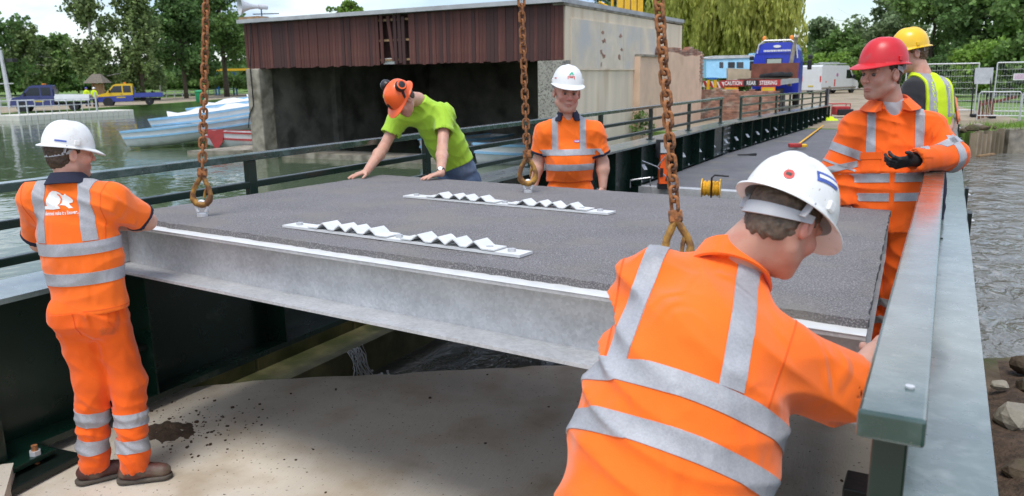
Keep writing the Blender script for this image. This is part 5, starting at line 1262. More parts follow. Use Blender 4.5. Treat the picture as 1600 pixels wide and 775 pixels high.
cb_ = lp(lo_, 'cab', 'lorry_blue', lambda m: m.prism([(-1.24, .75), (1.24, .75), (1.24, 2.55), (1.12, 3.15), (.95, 3.46), (.6, 3.58), (-.6, 3.58), (-.95, 3.46), (-1.12, 3.15), (-1.24, 2.55)], (9.75, 0, 0), (11.9, 0, 0), (0, 1, 0), (0, 0, 1)))
lp(cb_, 'rear_recess', 'lorry_blue', lambda m: [m.box((9.73, y_, 2.25), (.06, .05, 1.3)) for y_ in (-.95, -.72, .72, .95)] and m.box((9.72, 0, 3.02), (.05, 2.0, .04)))
lp(cb_, 'rear_window', 'glass_dark', lambda m: m.box((9.735, .12, 2.48), (.02, .86, .50), bev=.008)); MATS['pane_pale'] = M('pane_pale', (.45, .50, .42), .15, 0, .1, 3); lp(cb_, 'window_pane', 'pane_pale', lambda m: m.box((9.722, .12, 2.48), (.012, .76, .40)))
r2 = random.Random(1); y_ = .72
while y_ > -.72: w_ = r2.uniform(.04, .075); y_ -= w_ + .018; lp(cb_, 'lettering', 'print_white', lambda m: m.box((9.735, y_ + w_ / 2, 3.13), (.012, w_, .10)))
lp(cb_, 'oval_badge', 'print_white', lambda m: m.prism([(.20 * math.cos(t), .075 * math.sin(t)) for t in np.linspace(0, 6.283, 20, endpoint=False)], (9.70, 0, 3.36), (9.74, 0, 3.36), (0, 1, 0), (0, 0, 1)))
lp(cb_, 'light_bar', 'galv_bright', lambda m: (m.tube([(9.72, 1.05, 3.0), (9.70, .98, 3.45), (9.75, .7, 3.68), (9.75, -.7, 3.68), (9.70, -.98, 3.45), (9.72, -1.1, 2.7)], .045, 8)))
for y_ in (.72, -.72): lp(cb_, 'beacon', 'lamp_amber', lambda m: m.lathe([(.10, 0), (.11, .10), (.09, .20), (.04, .24)], (9.85, y_, 3.70), 14), 50)
for y_ in (.45, .22, 0, -.22, -.45): lp(cb_, 'roof_lamp', 'black_plastic', lambda m: m.cyl((9.75, y_, 3.70), (9.75, y_, 3.84), .03, 8))
lp(cb_, 'exhaust_stack', 'tarnish', lambda m: m.tube([(9.5, -.78, 1.2), (9.5, -.80, 2.4), (9.5, -.92, 3.4), (9.46, -1.0, 3.72), (9.3, -1.05, 3.86)], [.13, .12, .10, .09, .09], 12), 50)
for sd_ in (1, -1): lp(cb_, 'mirror_arm', 'black_plastic', lambda m: (m.tube([(11.7, sd_ * 1.2, 2.5), (11.8, sd_ * 1.55, 2.5)], .03, 6), m.box((11.8, sd_ * 1.6, 2.35), (.12, .24, .55), bev=.04), m.box((11.8, sd_ * 1.62, 2.78), (.14, .26, .24), bev=.05)))
# van
vb = onz(1296, 146, .128); vh = nrm(CR2 * .80 + CF2 * .60); va = empty('van', vb + A3(0, 0, 0), math.atan2(vh[1], vh[0])); va.scale = (1.02, 1.02, 1.02); tag(va, 'white high roof van parked beyond the lorry', 'van')
lp(va, 'body', 'car_white', lambda m: m.prism([(-3.0, .35), (2.85, .35), (2.95, .75), (2.75, 1.08), (2.15, 1.22), (1.45, 2.2), (1.1, 2.42), (-2.9, 2.48), (-3.0, 2.35)], (0, -1.0, 0), (0, 1.0, 0), (1, 0, 0), (0, 0, 1)))
for sd_ in (1, -1):
    lp(va, 'door_window', 'glass_dark', lambda m: m.prism([(1.95, 1.30), (1.40, 2.05), (.85, 2.05), (.85, 1.30)], (0, sd_ * .99, 0), (0, sd_ * 1.006, 0), (1, 0, 0), (0, 0, 1)))
    lp(va, 'lower_trim', 'tarnish', lambda m: m.box((-.2, sd_ * 1.0, .50), (5.4, .03, .16))); lp(va, 'side_mark', 'sticker_red', lambda m: m.box((-.95, sd_ * 1.004, .95), (.18, .01, .62))); lp(va, 'side_mark', 'sticker_red', lambda m: m.box((-2.3, sd_ * 1.004, 1.05), (.16, .01, .10)))
    lp(va, 'round_mark', 'sticker_purple', lambda m: m.lathe([(.13, -.004), (.16, -.004), (.16, .004), (.13, .004)], (-.6, sd_ * 1.004, 1.62), 18, (0, 1, 0)))
    lp(va, 'mirror', 'black_plastic', lambda m: m.box((1.85, sd_ * 1.15, 1.45), (.14, .22, .34), bev=.04)); [wheel(va, x_, sd_ * .88, .35, .24, sd_) for x_ in (2.0, -1.7)]
lp(va, 'windscreen', 'glass_dark', lambda m: m.prism([(2.18, 1.25), (1.50, 2.18), (1.47, 2.16), (2.14, 1.23)], (0, -.86, 0), (0, .86, 0), (1, 0, 0), (0, 0, 1))); lp(va, 'rear_lamp', 'sticker_red', lambda m: (m.box((-3.01, .9, 1.3), (.03, .12, .5)), m.box((-3.01, -.9, 1.3), (.03, .12, .5)))); lp(va, 'rear_plate', 'hazard_yellow', lambda m: m.box((-3.01, 0, .70), (.03, .5, .12)))
rk = lp(va, 'roof_rack', 'galv', lambda m: (m.box((-.2, .8, 2.60), (2.6, .05, .05)), m.box((-.2, -.8, 2.60), (2.6, .05, .05)), *[m.box((-1.4 + i * .6, 0, 2.58), (.06, 1.6, .05)) for i in range(5)])); lp(rk, 'ladder', 'galv_bright', lambda m: (m.box((-.2, .3, 2.68), (2.6, .06, .08)), m.box((-.2, -.1, 2.68), (2.6, .06, .08)), *[m.box((-1.4 + i * .3, .1, 2.68), (.04, .4, .04)) for i in range(9)]))
# ------------------------------------------------------------------ boats, pontoon and lakeside furniture
M('boat_white', (.74, .75, .75), .4, 0, .06, 3, coat=.2, dirt=(.5, .5, .45), dscale=2, dpos=(.58, .78)); M('boat_blue', (.27, .52, .74), .45, 0, .08, 4); M('boat_red', (.40, .05, .05), .45, 0, .15, 4); M('boat_inside', (.55, .57, .56), .7, 0, .15, 4); M('plastic_dock', (.66, .64, .56), .6, 0, .1, 1.5)
M('thatch', (.17, .145, .115), .95, 0, .4, 6, .02, 30, stretch=(3, 3, 1)); M('frame_blue', (.03, .16, .50), .4); M('frame_yellow', (.80, .46, .02), .4); M('bin_green', (.02, .30, .12), .5); M('hut_blue', (.28, .55, .76), .6, 0, .1, 3, dirt=(.4, .55, .62), dscale=3, dpos=(.6, .8)); M('block_tan', (.36, .29, .20), .9, 0, .2, 2, .005, 20)
def boat(label, bow, stern_dir, tilt, L_=5.4, W=1.35, stripe='boat_blue', seed=0, cover=False, roll=0.0):
    """rowing boat; local x from bow (0) to stern (L)"""
    b = empty('rowing_boat', bow, math.atan2(stern_dir[1], stern_dir[0])); b.rotation_euler = (roll, -tilt, math.atan2(stern_dir[1], stern_dir[0])); tag(b, label, 'boat', 'hire boats by the boathouse')
    n = 22; ns = 7
    def sec(t, inset=0.0):
        hb = W / 2 * (1 - (1 - min(1, t / .45)) ** 2.2) ** .75 * (1 - .22 * max(0, (t - .6) / .4) ** 2) + .015 - inset; hb = max(.012, hb); kz = .22 * (1 - min(1, t / .3)) ** 2 + inset; sz = .62 + .22 * (1 - t) ** 2.5 + .06 * t * t
        out = []
        for k in range(ns):
            a = math.pi / 2 * k / (ns - 1); out.append((hb * math.sin(a) ** .75, kz + (sz - kz) * (1 - math.cos(a) ** .9)))
        return out, hb, sz
    def shell(inset, rev):
        vs = []; fs = []
        for i in range(n + 1):
            t = i / n; s_, hb, sz = sec(t, inset); xs = (L_ * t) if not inset else inset + (L_ - 2 * inset) * t
            for k in range(ns - 1, 0, -1): vs.append((xs - .25 * (1 - t) ** 6 * (s_[k][1]), -s_[k][0], s_[k][1]))
            for k in range(ns): vs.append((xs - .25 * (1 - t) ** 6 * (s_[k][1]), s_[k][0], s_[k][1]))
        q = 2 * ns - 1
        for i in range(n):
            for k in range(q - 1): f = (i * q + k, (i + 1) * q + k, (i + 1) * q + k + 1, i * q + k + 1); fs.append(f[::-1] if rev else f)
        fs.append(tuple(n * q + k for k in range(q))); return vs, fs
    hv, hf_ = shell(0, False); mobj('hull', hv, hf_, MT['boat_white'], b, True, True).data.set_sharp_from_angle(angle=1.0)
    iv, if_ = shell(.045, True); mobj('lining', iv, if_, MT['boat_inside'], b, True, True)
    for nm, dz, w, hgt, mt in (('gunwale', .0, .07, .075, stripe), ('rub_strake', -.26, .035, .075, stripe)):
        for sg in (1, -1):
            pts = []
            for i in range(n + 1):
                t = i / n; s_, hb, sz = sec(t); z = sz + dz; kk = 1.0
                if dz: 
                    zs = [q_[1] for q_ in s_]; xs_ = [q_[0] for q_ in s_]; hb = float(np.interp(z, zs, xs_))
                pts.append(A3(L_ * t - .25 * (1 - t) ** 6 * z, sg * (hb + .006), z))
            m = MB(); vs = []; fs = []
            for p_ in pts: vs += [p_ + A3(0, -sg * w * .6, -hgt / 2), p_ + A3(0, sg * .025, -hgt / 2), p_ + A3(0, sg * .025, hgt / 2), p_ + A3(0, -sg * w * .6, hgt / 2)]
            for i in range(n):
                for k in range(4): l = (k + 1) % 4; fs.append((i * 4 + k, i * 4 + l, i * 4 + 4 + l, i * 4 + 4 + k))
            fs += [(0, 1, 2, 3), (n * 4 + 3, n * 4 + 2, n * 4 + 1, n * 4)]; m.add(vs, fs); m.build(nm, MT[mt], b, local=True)
    for t in (.30, .52, .74): s_, hb, sz = sec(t); m = MB(); m.box((L_ * t, 0, sz - .16), (.26, hb * 2 - .08, .035)); m.build('thwart', MT['boat_white'], b, local=True)
    m = MB(); s_, hb, sz = sec(.12); m.prism([(.05, 0), (L_ * .16, -hb * 1.0), (L_ * .16, hb * 1.0)], (0, 0, sz - .06), (0, 0, sz - .02), (1, 0, 0), (0, 1, 0)); m.build('foredeck', MT['boat_white'], b, local=True)
    if cover:
        vs = []; fs = []
        for i in range(13):
            t = .1 + .8 * i / 12; s_, hb, sz = sec(t)
            for k in range(7): a = k / 6 * 2 - 1; vs.append((L_ * t, a * hb * .98, sz + .05 + .16 * (1 - a * a) * (1 + .5 * math.sin(i * 1.9 + seed))))
        for i in range(12):
            for k in range(6): fs.append((i * 7 + k, (i + 1) * 7 + k, (i + 1) * 7 + k + 1, i * 7 + k + 1))
        mobj('cover_sheet', vs, fs, MT['boat_white'], b, True, True)
    return b
sdir = nrm(CR2 * .93 + CF2 * .36)
b0 = onz(203, 233, WZ); b0[2] = WZ - .10
boat('white rowing boat with blue stripes nearest the camera, bow to the left', b0, sdir, .13, 6.2, seed=1)
boat('second white and blue rowing boat lying behind the nearest one', b0 + CF2 * 1.5 + CR2 * .55 + A3(0, 0, .42), sdir, .15, 6.2, seed=2, cover=True)
boat('third white and blue rowing boat in the moored row', b0 + CF2 * 3.0 + CR2 * 1.6 + A3(0, 0, .80), sdir, .155, 6.4, seed=3, cover=True)
boat('white covered boat at the back of the moored row', b0 + CF2 * 4.6 + CR2 * 3.0 + A3(0, 0, 1.15), sdir, .155, 6.2, seed=4, cover=True)
boat('white boat with a blue stripe beside the boathouse pillar', onz(318, 224, WZ) + A3(0, 0, .0) + CF2 * .9, sdir, .03, 4.5, seed=5, cover=True)
boat('white boat with red trim and red bow by the pillar', onz(328, 232, WZ) + A3(0, 0, -.08), nrm(CR2 * .98 + CF2 * .15), .0, 4.2, seed=6, stripe='boat_red')
bz = onz(332, 232, WZ); m = MB(); m.prism([(0, .72), (.72, .78), (.66, .30), (.45, .05), (.38, -.1)], bz - CF2 * .42 - CR2 * .05, bz - CF2 * .36 - CR2 * .05, CR2, A3(0, 0, 1)); tag(m.build('rudder_board', MT['boat_red']), 'red painted board leaning on the bow of the red trimmed boat', 'board')
lg = onz(310, 240, WZ); m = MB(); m.prism([(-.3, -.3), (.4, .6), (1.2, 2.2), (3.6, 2.2), (3.4, -.2), (1.5, -.5)], lg + A3(0, 0, -.3), lg + A3(0, 0, .14), CR2, CF2); tag(m.build('stone_slip', MT['concrete_old']), 'low stone slipway under the moored boats', 'slipway')
boat('white boat inside the dark boathouse behind the railing', A3(-12.6, 20.6, -.75), A3(.5, .85, 0), 0, 4.6, seed=7)
boat('white boat lying in the middle of the dark boathouse', A3(-15.4, 21.6, -.75), A3(.1, 1, 0), 0, 4.6, seed=8)
# pontoon with tubular rails
po = empty('pontoon', (-65.4, 40.5, WZ)); tag(po, 'white floating pontoon across the lake', 'pontoon')
d0, d1 = onz(30, 189, WZ), onz(210, 179, WZ); dn = nrm(d1 - d0); db = A3(-dn[1], dn[0], 0); Ld = np.linalg.norm(d1 - d0)
nb = 20
for i in range(nb):
    for j in range(3):
        c_ = d0 + dn * (i + .5) * Ld / nb + db * (.5 + j) * .95; m = MB(); m.box((0, 0, 0), (Ld / nb - .03, .92, .58), bev=.05); o_ = m.build('float_block', MT['plastic_dock'], po); o_.location = (c_[0], c_[1], WZ + .14); o_.rotation_euler = (0, 0, math.atan2(dn[1], dn[0]))
for k, (t0, t1, off_) in enumerate(((.02, .66, .15), (.02, .30, 2.7))):
    a_, b_ = d0 + dn * Ld * t0 + db * off_, d0 + dn * Ld * t1 + db * off_; npst = int((t1 - t0) * 17)
    m = MB()
    for z_ in (1.40, .95): m.tube([a_ + A3(0, 0, z_ + .1), b_ + A3(0, 0, z_ + .1)], .03, 6)
    m.build('guard_rail', MT['galv_bright'], po)
    for i in range(npst + 1): q_ = a_ + (b_ - a_) * i / npst; m = MB(); m.cyl(q_ + A3(0, 0, .43), q_ + A3(0, 0, 1.52), .035, 6); m.build('guard_post', MT['galv_bright'], po)
m = MB(); q_ = d0 + dn * Ld * .66 + db * .1; m.cyl(q_ + A3(0, 0, -1), q_ + A3(0, 0, 2.0), .07, 8); m.build('mooring_post', MT['galv_bright'], po)
# lakeside fence rail
fr_ = empty('lakeside_fence', (-85, 60, -.1)); tag(fr_, 'low grey rail fence along the grass across the lake', 'fence')
fp_ = [A3(-80, 20, -.1), A3(-86, 46, -.1), A3(-92, 62, -.1), A3(-104, 84, -.1), A3(-122, 110, -.1)]
for a_, b_ in zip(fp_[:-1], fp_[1:]):
    for z_ in (.9, .5): m = MB(); m.bar(a_ + A3(0, 0, z_), b_ + A3(0, 0, z_), .06, .10); m.build('rail', MT['galv'], fr_)
    for i in range(9): q_ = a_ + (b_ - a_) * i / 9; m = MB(); m.box((q_[0], q_[1], .40), (.10, .10, 1.0)); m.build('post', MT['galv'], fr_)
# thatched shelter / notice board
sb = onz(157, 165, -.1); sh = empty('thatched_shelter', sb); tag(sh, 'small thatched notice shelter beside the path across the lake', 'shelter')
for s_ in (-1, 1): m = MB(); m.box(tuple(sb + CR2 * s_ * .5 + A3(0, 0, 1.1)), (.18, .18, 2.4)); m.build('post', MT['timber'], sh)
m = MB(); m.bar(sb - CR2 * .5 + A3(0, 0, 1.5), sb + CR2 * .5 + A3(0, 0, 1.5), .08, 1.3); m.build('notice_board', MT['timber'], sh)
m = MB(); e0 = [sb + CR2 * a_ + CF2 * b_ + A3(0, 0, 2.25) for a_, b_ in ((-1.02, -.9), (1.02, -.9), (1.02, .9), (-1.02, .9))]; t0 = [sb + CR2 * a_ + CF2 * b_ + A3(0, 0, 3.15) for a_, b_ in ((-.42, -.08), (.42, -.08), (.42, .08), (-.42, .08))]
m.add(e0 + t0, [(3, 2, 1, 0), (4, 5, 6, 7), (0, 1, 5, 4), (1, 2, 6, 5), (2, 3, 7, 6), (3, 0, 4, 7)]); m.build('thatched_roof', MT['thatch'], sh)
# climbing frame
cf = onz(338, 149, -.1); cfr = empty('climbing_frame', cf); tag(cfr, 'yellow and blue monkey bars on the grass across the lake', 'climbing frame')
s_ = np.linalg.norm(cf - CAM) / 1230; Wd = 62 * s_; top_ = A3(0, 0, 36 * s_)
for a_ in (0, .42, 1.0):
    for b_ in (0, 1.4): q_ = cf + CR2 * Wd * a_ + CF2 * b_; m = MB(); m.cyl(q_, q_ + top_ * (1.0 - .1), .13, 8); m.build('post', MT['frame_blue'], cfr)
for b_ in (0, 1.4): m = MB(); m.bar(cf + CF2 * b_ + top_ - CR2 * .5, cf + CF2 * b_ + top_ + CR2 * Wd, .2, .34); m.build('side_rail', MT['frame_yellow'], cfr)
for i in range(16): q_ = cf + CR2 * Wd * i / 15 + top_ + A3(0, 0, .1); m = MB(); m.cyl(q_, q_ + CF2 * 1.4, .07, 6); m.build('rung', MT['frame_yellow'], cfr)
q_ = onz(313, 160, -.1); m = MB(); m.lathe([(.36, 0), (.42, .1), (.46, 1.1), (.50, 1.12), (.50, 1.2), (.30, 1.32), (.02, 1.34)], q_, 18); tag(m.build('litter_bin', MT['bin_green'], autos=45), 'green litter bin at the water edge across the lake', 'bin')
q_ = onz(17, 168, -.1); lp_ = empty('lamp_pole', q_); tag(lp_, 'grey pole leaning at the far left edge', 'pole'); tp = onY(0, 78, q_[1]); 
m = MB(); m.tube([q_ - A3(0, 0, .2), q_ + (tp - q_) * .5, tp], [.26, .2, .16], 10); m.build('shaft', MT['galv'], lp_)
c_ = q_ + (tp - q_) * .42; m = MB(); m.bar(c_ - CR2 * .7, c_ + CR2 * .7, .1, .1); m.build('cross_arm', MT['galv'], lp_); c_ = q_ + (tp - q_) * .82; m = MB(); m.box(tuple(c_ + CR2 * .9), (1.3, .5, .35)); m.build('lamp_head', MT['black_plastic'], lp_)
# two tiny figures by the pickups
def far_person(label, base, top, legs, hat, s=1.0):
    b = empty('person', base); tag(b, label, 'person', 'people across the lake'); b_ = np.asarray(base)
    J = lambda x, z, y=0.0: b_ + CR2 * x * s + CF2 * y * s + A3(0, 0, z * s)
    pr = [(J(0, 1.0), J(0, 1.42), .15, .17, .05), (J(-.18, 1.42), J(.18, 1.42), .07, .07, .05), (J(0, 1.45), J(0, 1.55), .06, .06, .03), (J(0, 1.66), J(.01, 1.70), .10, .10, .02), (J(-.2, 1.42), J(-.26, 1.12, -.1), .06, .05, .03), (J(-.26, 1.12, -.1), J(-.20, .92, -.28), .05, .04, .02), (J(.2, 1.42), J(.27, 1.12), .06, .05, .03), (J(.27, 1.12), J(.28, .86, -.1), .05, .05, .02),
          (J(-.09, .95), J(-.13, .5), .10, .08, .03), (J(-.13, .5), J(-.16, .06), .08, .06, .02), (J(.09, .95), J(.14, .5), .10, .08, .03), (J(.14, .5), J(.2, .06), .08, .06, .02)]
    def mk(sel, pad, nm, mt):
        g_ = [(a_, c_, r1 + pad, r2 + pad, k_) for a_, c_, r1, r2, k_ in sel]; lo, hi = prim_box(g_); v, f = sdf_mesh(prim_field(g_), lo, hi, .03); return np_mesh(nm, [(v, f)], MT[mt], b, [np.ones((len(v), 4))] if mt == 'skin' else None)
    mk(pr, 0, 'body', 'skin'); mk(pr[:2] + [pr[4], pr[6]], .025, 'jacket', top); mk(pr[8:], .02, 'trousers', legs)
    m = MB(); m.lathe([(.15, -.01), (.15, .0), (.125, .01), (.12, .06), (.08, .12), (.02, .14)], J(.01, 1.73), 14); m.build('helmet', MT[hat], b, autos=50)
far_person('far worker in yellow hi-vis jacket and blue helmet by the white load', onz(138, 166, -.09), 'fluo_yellow', 'navy', 'car_blue')
far_person('far worker in hi-vis vest and white helmet beside the thatched shelter', onz(150, 167, -.09), 'fluo_yellow', 'black_cloth', 'hat_white')
# yellow steelwork showing over the boathouse roof
yc = empty('yellow_crane', onY(972, 12, 34)); yb = onY(984, 22, 33.0); yc.location = (yb[0], yb[1], .1); tag(yc, 'yellow steel crane boom rising behind the boathouse roof', 'crane')
for i in range(4): q_ = yb + CR2 * (.28 * (i - 1.5)); m = MB(); m.box((q_[0], q_[1], 3.2), (.24, .5, 6.4), (0, 0, .48), bev=.02); m.build('boom_section', MT['frame_yellow'], yc)
q_ = onY(946, 10, 33.0); m = MB()
m.tube([q_ + CR2 * .3 + A3(0, 0, -3.5), q_ + CR2 * .3 + A3(0, 0, .6)], .06, 6); m.tube([q_ - CR2 * .3 + A3(0, 0, .2), q_ + CR2 * .3 + A3(0, 0, -.1)], .05, 6); m.tube([q_ - CR2 * .3 + A3(0, 0, .1), q_ + CR2 * .3 + A3(0, 0, -.5)], .05, 6); m.build('lattice', MT['frame_yellow'], yc)
# ------------------------------------------------------------------ far yard: hut, walls, barriers
hq = CAM + ray(1103, 118) * (58 / FPX); hs_ = 58 / FPX; hu = empty('blue_hut', (hq[0], hq[1], .1)); tag(hu, 'pale blue hut with dark windows behind the low block wall', 'hut'); hq[2] = .1
def hpt(px, py, back=0.0): q_ = CAM + ray(px, py) * (58 / FPX); return q_ + CF2 * back
hc = lambda a, b, c_, d: [hpt(*a), hpt(*b), hpt(*c_), hpt(*d)]
def hprism(name, pts, depth, mat, parent): 
    q_ = [hpt(*p_) for p_ in pts]; m = MB(); n = len(q_); m.add(q_ + [p_ + CF2 * depth for p_ in q_], [tuple(range(n)), tuple(range(2 * n - 1, n - 1, -1))] + [(k, n + k, n + (k + 1) % n, (k + 1) % n) for k in range(n)]); return m.build(name, MT[mat], parent)
hprism('wall', [(1103.5, 122), (1103.5, 91), (1178, 88.5), (1178, 122)], 3, 'hut_blue', hu); rf2 = hprism('roof', [(1102, 91), (1118, 87), (1178, 86), (1178, 90), (1103, 92.5)], 3.2, 'roof_felt', hu)
for v_ in rf2.data.vertices: v_.co -= Vector(CF2 * .1)
hprism('chimney_pier', [(1177, 124), (1177, 84), (1186, 84), (1186, 124)], 1.0, 'hut_blue', hu); hprism('pier_cap', [(1176, 86), (1177, 83), (1186, 83.5), (1187.5, 86.5)], 1.1, 'hut_blue', hu)
for a_, b_, mt in ((1124, 1130, 'glass_dark'), (1137.5, 1148, 'chassis'), (1151, 1161.5, 'glass_dark')):
    w_ = hprism('window', [(a_, 106), (a_, 97), (b_, 97), (b_, 106)], .05, mt, hu)
    for v_ in w_.data.vertices: v_.co -= Vector(CF2 * .03)
lw = empty('block_wall', tuple(hpt(1140, 122, -6))); lw.location.z = .1; tag(lw, 'low tan block wall between the blue hut and the lorry', 'wall')
q_ = [hpt(1103, 128, -6), hpt(1103, 108, -6), hpt(1128, 109, -6), hpt(1164, 110, -6), hpt(1166, 103, -6), hpt(1172, 101, -6), hpt(1173, 128, -6)]
m = MB(); n = len(q_); m.add(q_ + [p_ + CF2 * .3 for p_ in q_], [tuple(range(n)), tuple(range(2 * n - 1, n - 1, -1))] + [(k, n + k, n + (k + 1) % n, (k + 1) % n) for k in range(n)]); m.build('blockwork', MT['block_tan'], lw)
m = MB(); m.bar(hpt(1171, 128, -6.2), hpt(1171, 99, -6.2), .35, .3, up=CF2); m.build('brick_pier', MT['render_pink'], lw)
# red and white barrier and a yellow/blue trestle
tb = empty('barrier_board', (-8.7, 35.2, .1)); tag(tb, 'red and white striped barrier board beside the lorry tail', 'barrier'); Yb = 35.0
a_, b_ = onY(1098, 131, Yb), onY(1131, 133, Yb); m = MB(); m.bar(a_, b_, .05, .26); m.build('plank', MT['white_paint'], tb)
dn = nrm(b_ - a_); Lb = np.linalg.norm(b_ - a_)
for i in range(4): c_ = a_ + dn * Lb * (.12 + i * .25) - CF2 * .035; m = MB(); m.prism([(-.14, .13), (.0, .13), (.14, -.13), (0, -.13)], c_, c_ - CF2 * .006, dn, A3(0, 0, 1)); m.build('red_stripe', MT['board_red'], tb)
for a_ in (.1, .9): q_ = onY(1098, 131, Yb) + dn * Lb * a_ + CF2 * .05; m = MB(); m.box((q_[0], q_[1], (q_[2] + .1) / 2), (.06, .06, q_[2] - .1)); m.build('leg', MT['galv'], tb)
ts = empty('trestle', (-8.3, 34.6, .1)); tag(ts, 'small yellow and blue trestle in front of the striped barrier', 'trestle'); Yt = 34.6
for px in (1107, 1118): q_ = onY(px, 125, Yt); m = MB(); m.box((q_[0], q_[1], (q_[2] + .1) / 2), (.11, .10, q_[2] - .1)); m.build('leg', MT['frame_yellow'], ts)
m = MB(); m.bar(onY(1105, 122.5, Yt), onY(1120, 122.5, Yt), .10, .07); m.build('top_bar', MT['frame_blue'], ts)
# red generator and hi-vis vest at the far end of the deck
gq = onz(1313, 183, .14); ge = empty('generator', gq); tag(ge, 'red and black generator standing at the far end of the bridge', 'generator')
m = MB(); m.box(tuple(gq + A3(0, 0, .28)), (.62, .45, .36), (0, 0, .5), bev=.04); m.build('tank', MT['board_red'], ge); m = MB(); m.box(tuple(gq + CR2 * .1 - CF2 * .1 + A3(0, 0, .22)), (.66, .42, .26), (0, 0, .5), bev=.03); m.build('engine', MT['black_plastic'], ge)
m = MB(); fr = [gq + CR2 * a_ + A3(0, 0, z_) for a_, z_ in ((-.4, .03), (-.4, .56), (.4, .56), (.4, .03))]; m.tube(fr, .025, 6); m.tube([p_ + CF2 * .45 for p_ in fr], .025, 6); m.build('frame', MT['board_red'], ge)
vq = onz(1296, 189, .10)
tag(heap('hi_vis_vest', tuple(vq), .42, .4, .14, MT['fluo_yellow'], 3, 16, 1.2), 'crumpled yellow hi-vis vest lying at the far end of the deck', 'vest')
m = MB(); q_ = onX(1291, 142, XL + .03); m.prism([(-.18, -.9), (.16, -1.0), (.22, -.4), (.14, .08), (-.1, .1), (-.22, -.3)], q_, q_ + A3(.10, 0, 0), A3(0, 1, 0), A3(0, 0, 1)); tag(m.build('dark_jacket', MT['black_cloth']), 'dark jacket hung over the far end of the left handrail', 'jacket')
# ------------------------------------------------------------------ tools on the far deck
jq = onz(1037, 295, .286); jk = empty('magnetic_drill', jq); tag(jk, 'orange magnetic drill standing at the near edge of the far deck', 'drill'); s_ = .0103
def jp(a, z, b=0.0): return jq + CR2 * a + A3(0, 0, z) + CF2 * b
M('tool_orange', (.90, .12, .015), .4, 0, .06, 8, coat=.2)
m = MB(); m.bar(jp(-.10, .045), jp(.10, .045), .11, .09, bev=.01); m.build('magnet_base', MT['black_plastic'], jk)
m = MB(); m.prism([(-.085, .09), (.10, .09), (.10, .30), (.075, .40), (.04, .52), (.02, .56), (-.075, .55), (-.07, .40), (-.085, .33)], jq - CF2 * .07, jq + CF2 * .07, CR2, A3(0, 0, 1)); ob = m.build('housing', MT['tool_orange'], jk)
m = MB(); m.bar(jp(-.055, .20, -.076), jp(-.055, .34, -.076), .05, .012, up=CF2); m.build('switch_panel', MT['black_plastic'], ob); m = MB(); m.bar(jp(.02, .14, -.074), jp(.06, .26, -.074), .03, .01, up=CF2); m.build('cable_clip', MT['black_plastic'], ob)
m = MB(); m.cyl(jp(-.06, .50, .03), jp(-.06, .78, .03), .075, 16); m.build('motor', MT['black_plastic'], jk, autos=40); m = MB(); m.box(tuple(jp(-.02, .66, -.07)), (.12, .03, .16), (0, 0, .5)); m.build('rating_plate', MT['galv_bright'], jk)
for k in range(3): a_ = k * 2.1 + .4; m = MB(); m.tube([jp(-.12, .36, -.05), jp(-.12 - .26 * math.cos(a_ * .8), .36 + .26 * math.sin(a_), -.08)], .010, 6); m.build('feed_handle', MT['steel'], jk)
rq = onz(1111, 308, .29); rl = empty('string_line_reel', rq); tag(rl, 'yellow string line reel with black crank on the far deck', 'reel')
ax_ = nrm(CR2 * .9 - CF2 * .3); M('rope_yellow', (.80, .42, .02), .8, 0, .25, 40, .004, 140, stretch=(6, 1, 1))
for k in range(13): c_ = rq + ax_ * (-.11 + k * .018) + A3(0, 0, .13); m = MB(); n = 16; m.tube([c_ + (A3(0, 0, 1) * math.cos(t) + np.cross(ax_, A3(0, 0, 1)) * math.sin(t)) * (.095 + .012 * math.sin(k * 1.9)) for t in np.linspace(0, 6.283, n, endpoint=False)], .012, 6, closed=True); m.build('cord_turn', MT['rope_yellow'], rl)
for e_ in (-.135, .125): m = MB(); m.lathe([(.01, -.006), (.14, -.006), (.14, .006), (.01, .006)], rq + ax_ * e_ + A3(0, 0, .135), 20, ax_); m.build('flange', MT['frame_yellow'], rl, autos=40)
c_ = rq + ax_ * -.03 - CF2 * .12; m = MB(); m.tube([c_, c_ + A3(0, 0, .30), c_ + A3(0, 0, .34) + ax_ * .04, c_ + A3(0, 0, .33) + ax_ * .24], .014, 8); m.build('crank', MT['black_plastic'], rl, autos=50)
q_ = onz(1242, 231, .286); tm = empty('tape_measure', q_); tag(tm, 'small tape measure with its yellow tape pulled out along the deck', 'tape measure'); m = MB(); m.box(tuple(q_ + A3(0, 0, .06)), (.30, .14, .10), (0, 0, .4), bev=.02); m.build('case', MT['board_red'], tm); m = MB(); m.box(tuple(q_ + CR2 * .2 + A3(0, 0, .05)), (.16, .12, .08), (0, 0, .4), bev=.02); m.build('grip', MT['frame_yellow'], tm)
e_ = onz(1290, 192, .13); m = MB(); m.bar(q_ + A3(0, 0, .03), A3(e_[0], e_[1], .10), .05, .006); m.build('tape', MT['rope_yellow'], tm)
q_ = onz(1168, 243, .286); m = MB(); m.tube([q_ - CR2 * .22 + A3(0, 0, .02), q_ + A3(0, 0, .02), q_ + CR2 * .2 + CF2 * .04 + A3(0, 0, .02)], [.016, .02, .035], 6); tag(m.build('spanner', MT['black_plastic']), 'dark spanner lying on the far deck', 'spanner')
q_ = onz(1000, 293, .287); m = MB(); m.tube([q_ - CR2 * .16, q_ - CR2 * .16 + A3(0, 0, .12), q_ + CR2 * .16 + A3(0, 0, .16), q_ + CR2 * .17 + A3(0, 0, .02)], .014, 6); tag(m.build('bent_bar', MT['steel']), 'bent steel bar on the edge plate left of the orange drill', 'steel bar')
